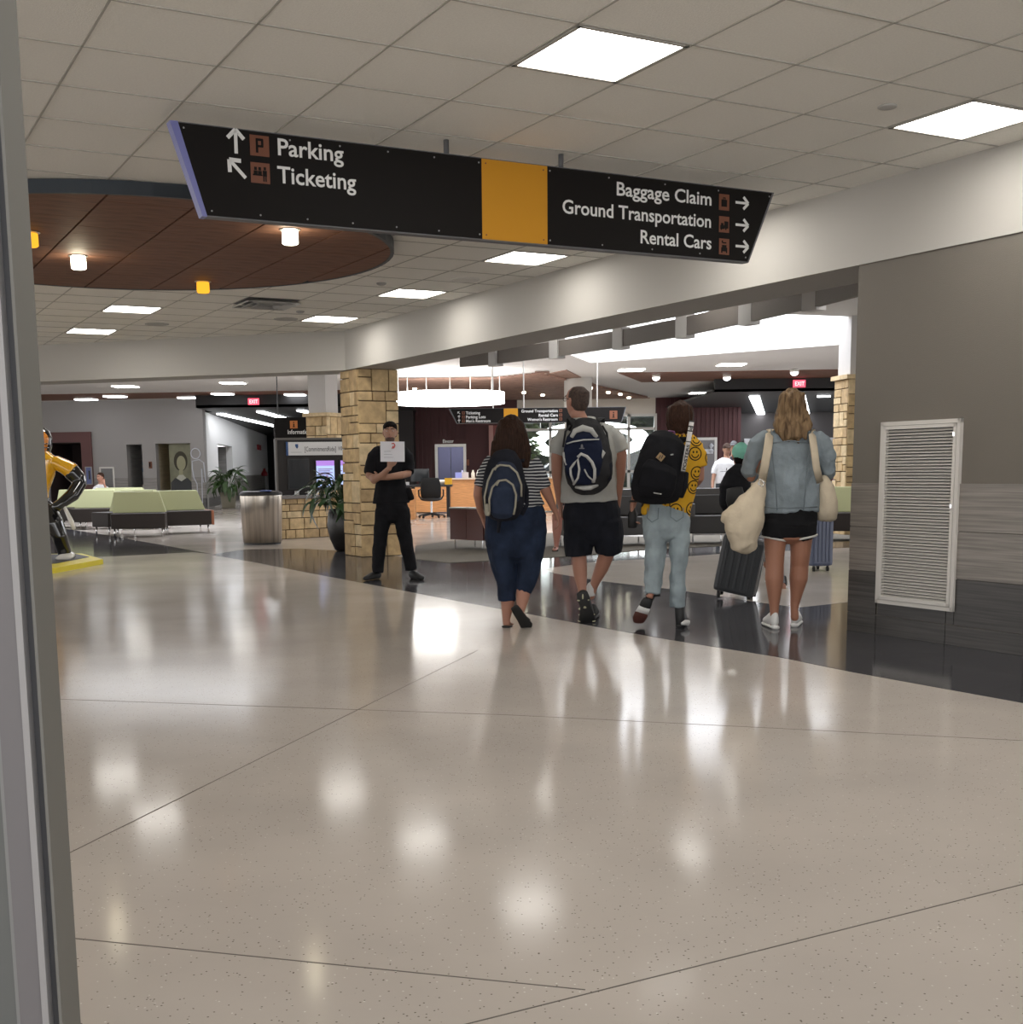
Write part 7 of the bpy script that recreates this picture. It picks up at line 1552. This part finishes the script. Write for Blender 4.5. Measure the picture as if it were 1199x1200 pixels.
# man in white T-shirt behind the armchairs
f, b, M, k, T = bust(23.4, 838, None, 'laughing man in a white T-shirt and cap behind the dark armchairs', None, 852, 527, None, PI + .2, False)
f.ch(b, [T(-5, 36, 0, 24, 12), T(-8, 75, 0, 23, 13), T(-8, 110, 0, 22, 13)]); f.ch(b, [T(-32, 50, 0, 7), T(-38, 72, -.02, 6), T(-42, 95, -.05, 5), T(-43, 112, -.1, 4)]); hand(b, f.P(hx_ if False else 852 - 43 * k, 527 + 113 * k, -.1), Vector((0, -.3, -1)), Vector((.6, -1, 0)), Vector((1, 0, 0)), .5)
f.ch(b, [T(22, 50, 0, 7), T(27, 75, -.02, 6), T(24, 95, -.1, 5), T(14, 100, -.25, 4)]); hand(b, f.P(852 + 12 * k, 527 + 100 * k, -.26), Vector((-1, -.4, 0)), Vector((0, 0, 1)), Vector((0, 1, 0)), .5)
f.ch(b, [T(-18, 115, 0, 14), T(-19, 180, 0, 9), T(-19, 235, 0, 6)]); f.ch(b, [T(6, 115, 0, 14), T(8, 180, 0, 9), T(8, 235, 0, 6)]); f.mk('body', b, M_skinM, .008, 2)
b = newbm(); f.ch(b, [T(-4, 24, 0, 10), T(-5, 32, 0, 22, 13), T(-6, 42, 0, 31, 16), T(-7, 70, 0, 27, 17), T(-7, 100, 0, 27, 18)], ('flat', 'flat')); f.ch(b, [T(-28, 42, 0, 10), T(-36, 60, 0, 10), T(-39, 72, 0, 9)], ('round', 'flat')); f.ch(b, [T(18, 42, 0, 10), T(26, 60, 0, 10), T(28, 72, 0, 9)], ('round', 'flat')); f.mk('white_t_shirt', b, cloth('cotton_white', (.68, .68, .70), .06), .01, 2, folds())
b = newbm(); f.ch(b, [T(-7, 96, 0, 26, 17), T(-7, 118, 0, 27, 18)]); f.ch(b, [T(-19, 115, 0, 15), T(-20, 180, 0, 11), T(-20, 236, 0, 9)], ('round', 'flat')); f.ch(b, [T(7, 115, 0, 15), T(8, 180, 0, 11), T(8, 236, 0, 9)], ('round', 'flat')); f.mk('trousers', b, cloth('trouser_slate', (.05, .06, .07), .2), .01, 2)
b = newbm(); mloft(b, M, [(0, -.005, .035, .080, .098), (0, -.005, .07, .078, .096), (0, -.005, .11, .045, .055)], 16); mloft(b, M, [(0, .08, .045, .06, .01), (0, .145, .035, .045, .006)], 10, vref=(0, 0, 1)); f.mk('cap', b, mat('cap_brown', (.05, .032, .025), .8, spec=.1), .008, 2)
face(f, M, lips=(.5, .3, .28)); 
for sx in (-20, 8):
    c = Vector((f.P(852 + sx * k, 600).x, 23.4, 0)); b = newbm(); loft(b, [(c + Vector((0, .05, .05)), .045, .05), (c + Vector((0, -.18, .035)), .045, .033)], 12, vref=(0, 0, 1)); f.part('shoe', b, M_bk)
b = newbm(); q = f.P(852 - 2 * k, 527 + 62 * k, -.20); tube(b, [q, q + Vector((.01, 0, .05))], .008, 5); tube(b, [q + Vector((-.12, 0, -.02)), q + Vector((.14, 0, -.01))], .004, 5); f.part('shirt_print', b, M_char)
# man in dark cap behind him
f, b, M, k, T = bust(24.3, 862, None, 'man in a dark cap just behind the man in the white T-shirt', None, 860, 524, None, PI - .4, False)
f.ch(b, [T(5, 36, 0, 24, 12), T(5, 75, 0, 23, 13), T(5, 110, 0, 22, 13)]); f.ch(b, [T(-20, 50, 0, 7), T(-24, 75, -.02, 6), T(-22, 100, -.05, 4)]); f.ch(b, [T(32, 50, 0, 7), T(36, 75, -.02, 6), T(34, 100, -.05, 4)])
hand(b, f.P(860 - 22 * k, 524 + 101 * k, -.05), Vector((0, -.3, -1)), Vector((.6, -1, 0)), Vector((1, 0, 0)), .5); hand(b, f.P(860 + 34 * k, 524 + 101 * k, -.05), Vector((0, -.3, -1)), Vector((-.6, -1, 0)), Vector((-1, 0, 0)), .5)
f.ch(b, [T(-7, 115, 0, 14), T(-8, 180, 0, 9), T(-8, 240, 0, 6)]); f.ch(b, [T(17, 115, 0, 14), T(18, 180, 0, 9), T(18, 240, 0, 6)]); f.mk('body', b, M_skinM, .009, 2)
b = newbm(); f.ch(b, [T(5, 26, 0, 12), T(5, 34, 0, 24, 13), T(5, 44, 0, 31, 16), T(5, 100, 0, 27, 18)], ('flat', 'flat')); f.ch(b, [T(-17, 42, 0, 10), T(-25, 74, 0, 9)], ('round', 'flat')); f.ch(b, [T(28, 42, 0, 10), T(36, 74, 0, 9)], ('round', 'flat')); f.mk('dark_shirt', b, cloth('shirt_dim', (.03, .03, .04), .2), .01, 2)
b = newbm(); f.ch(b, [T(5, 96, 0, 26, 17), T(5, 118, 0, 27, 18)]); f.ch(b, [T(-7, 115, 0, 15), T(-8, 240, 0, 9)], ('round', 'flat')); f.ch(b, [T(17, 115, 0, 15), T(18, 240, 0, 9)], ('round', 'flat')); f.mk('trousers', b, cloth('trouser_slate', (.05, .06, .07), .2), .01, 2)
b = newbm(); mloft(b, M, [(0, -.005, .035, .080, .098), (0, -.005, .07, .078, .096), (0, -.005, .11, .045, .055)], 16); mloft(b, M, [(0, .08, .045, .06, .01), (0, .145, .035, .045, .006)], 10, vref=(0, 0, 1)); f.mk('cap', b, M_char, .008, 2); face(f, M)
# seated man in white far left
f, b, M, k, T = bust(31.2, 118, None, 'seated man in a white shirt resting his head on his hand behind the green sofas', None, 117.5, 560, None, PI - .5, True)
f.ch(b, [T(2, 36, 0, 24, 12), T(3, 75, 0, 23, 13), T(3, 95, 0, 24, 15)]); f.ch(b, [T(28, 48, 0, 7), T(34, 66, -.1, 6), T(26, 50, -.25, 5), T(16, 26, -.3, 4)]); hand(b, f.P(117.5 + 15 * k, 560 + 24 * k, -.28), Vector((-.2, .3, 1)), Vector((-1, 0, 0)), Vector((0, 1, 0)), .4)
f.ch(b, [T(-22, 48, 0, 7), T(-28, 70, -.05, 6), T(-20, 88, -.2, 5)]); f.ch(b, [T(-8, 95, 0, 12), T(-10, 98, -.42, 9), T(-10, 140, -.45, 6), T(-10, 160, -.45, 5)]); f.ch(b, [T(14, 95, 0, 12), T(16, 98, -.42, 9), T(16, 140, -.45, 6), T(16, 160, -.45, 5)]); f.mk('body', b, M_skinF, .009, 2)
b = newbm(); f.ch(b, [T(2, 26, 0, 12), T(2, 34, 0, 24, 13), T(3, 44, 0, 31, 16), T(3, 100, 0, 28, 18)], ('flat', 'flat')); f.ch(b, [T(24, 42, 0, 10), T(32, 62, -.05, 9)], ('round', 'flat')); f.ch(b, [T(-19, 42, 0, 10), T(-27, 66, -.02, 9)], ('round', 'flat')); f.mk('white_shirt', b, cloth('cotton_white', (.68, .68, .70), .06), .01, 2)
b = newbm(); f.ch(b, [T(-8, 96, 0, 15), T(-10, 98, -.44, 11), T(-10, 150, -.46, 9)], ('round', 'flat')); f.ch(b, [T(14, 96, 0, 15), T(16, 98, -.44, 11), T(16, 150, -.46, 9)], ('round', 'flat')); f.mk('trousers', b, cloth('trouser_slate', (.05, .06, .07), .2), .01, 2)
b = newbm(); mloft(b, M, [(0, -.03, .0, .078, .08), (0, -.02, .05, .082, .09), (0, -.005, .09, .075, .09), (0, 0, .12, .05, .06)], 16); f.mk('hair', b, mat('hair_brown', (.040, .020, .013), .6, spec=.1), .008, 2); face(f, M)
# seated person between the backpackers
f = Fig(17.6, 'seated person with bare legs and black sandals between the two backpackers', 660)
b = newbm(); M = HM(f.P(682, 540), PI + .7, 0); head(b, M); neck(b, M, f.P(681, 556)); f.ch(b, [(681, 560, .1, 12, 7), (680, 578, .10, 12, 8), (679, 596, .1, 12, 9)])
f.ch(b, [(670, 564, .1, 4), (666, 578, .05, 3.6), (664, 590, -.15, 3), (662, 594, -.25, 2.4)]); hand(b, f.P(661, 595, -.27), Vector((-.7, -.6, -.2)), Vector((0, -.5, 1)), Vector((0, .2, -1)), .4, .95)
f.ch(b, [(692, 564, .1, 4), (694, 578, .05, 3.6), (689, 590, -.15, 3), (686, 594, -.25, 2.4)]); hand(b, f.P(685, 595, -.27), Vector((-.3, -.9, -.2)), Vector((0, -.5, 1)), Vector((0, .2, -1)), .4, .95)
f.ch(b, [(675, 597, .05, 6.6), (660, 600, -.15, 6), (653, 605, -.25, 6.4), (653, 620, -.22, 5.6), (652.5, 633, -.2, 3.6), (652, 641, -.2, 2.5)]); f.ch(b, [(652, 641.5, -.17, 2.7, 2.2), (650.5, 643.5, -.30, 3.1, 1.6), (650, 644.5, -.36, 2.8, 1.2)], vref=(0, 0, 1))
f.ch(b, [(682, 598, .0, 6.6), (674, 601, -.30, 6), (672, 606, -.4, 5.2), (672, 620, -.36, 4.8), (672, 633, -.33, 3.0), (672, 641, -.33, 2.5)]); f.ch(b, [(672, 641.5, -.3, 2.7, 2.2), (671, 644, -.45, 3.1, 1.6)], vref=(0, 0, 1))
f.mk('body', b, mat('skin_pink', (.50, .24, .19), .55), .007, 2)
b = newbm(); f.ch(b, [(681, 554, .1, 7), (681, 559, .1, 13, 9), (680, 578, .10, 13.5, 10), (679, 597, .1, 14, 11)], ('flat', 'flat')); f.mk('shirt', b, cloth('shirt_rust', (.10, .035, .03), .3), .01, 2)
b = newbm(); f.ch(b, [(676, 596, .06, 8.2), (664, 598.5, -.10, 7.4)], ('round', 'flat')); f.ch(b, [(682, 597, .0, 8.2), (677, 599, -.2, 7.4)], ('round', 'flat')); f.mk('shorts', b, cloth('shorts_rust', (.07, .025, .025), .3), .01, 2)
b = newbm(); mloft(b, M, [(0, -.03, .0, .078, .08), (0, -.02, .05, .082, .09), (0, -.005, .09, .075, .09), (0, 0, .11, .05, .06)], 16); f.part('hair', b, mat('hair_brown', (.040, .020, .013), .6, spec=.1)); face(f, M)
for x, dy in ((650.5, -.3), (671, -.45)):
    b = newbm(); f.ch(b, [(x + 1, 645.2, dy + .12, 3.2, .9), (x, 646.2, dy - .04, 3.6, .9)], vref=(0, 0, 1)); f.part('sandal', b, M_flip)
    b = newbm(); tube(b, [f.P(x - 3, 645, dy), f.P(x, 641.8, dy - .02), f.P(x + 3, 645, dy)], .012, 6); f.part('sandal_strap', b, M_flip)
# person in royal blue behind the right sofa
f, b, M, k, T = bust(24.5, 982, None, 'person in a royal blue shirt seated beyond the right green sofa', None, 982, 538.5, None, .3, True)
f.ch(b, [T(0, 36, 0, 24, 12), T(0, 95, 0, 24, 15)]); f.ch(b, [T(-22, 48, 0, 7), T(-28, 70, .05, 6), T(-20, 88, .2, 5)]); f.ch(b, [T(22, 48, 0, 7), T(28, 70, .05, 6), T(20, 88, .2, 5)]); f.ch(b, [T(-10, 95, 0, 12), T(-10, 98, .42, 9), T(-10, 140, .45, 6)]); f.ch(b, [T(10, 95, 0, 12), T(12, 98, .42, 9), T(12, 140, .45, 6)]); f.mk('body', b, M_skinM, .009, 2)
b = newbm(); f.ch(b, [T(0, 26, 0, 12), T(0, 34, 0, 24, 13), T(0, 44, 0, 31, 16), T(0, 100, 0, 28, 18)], ('flat', 'flat')); f.ch(b, [T(22, 42, 0, 10), T(30, 66, .02, 9)], ('round', 'flat')); f.ch(b, [T(-22, 42, 0, 10), T(-30, 66, .02, 9)], ('round', 'flat')); f.mk('blue_shirt', b, cloth('shirt_royal', (.02, .06, .45), .15), .01, 2)
b = newbm(); mloft(b, M, [(0, -.03, .0, .078, .08), (0, -.02, .05, .082, .09), (0, -.005, .09, .075, .09), (0, 0, .12, .05, .06)], 16); f.part('hair', b, mat('hair_black', (.008, .006, .005), .75, spec=.08)); face(f, M)
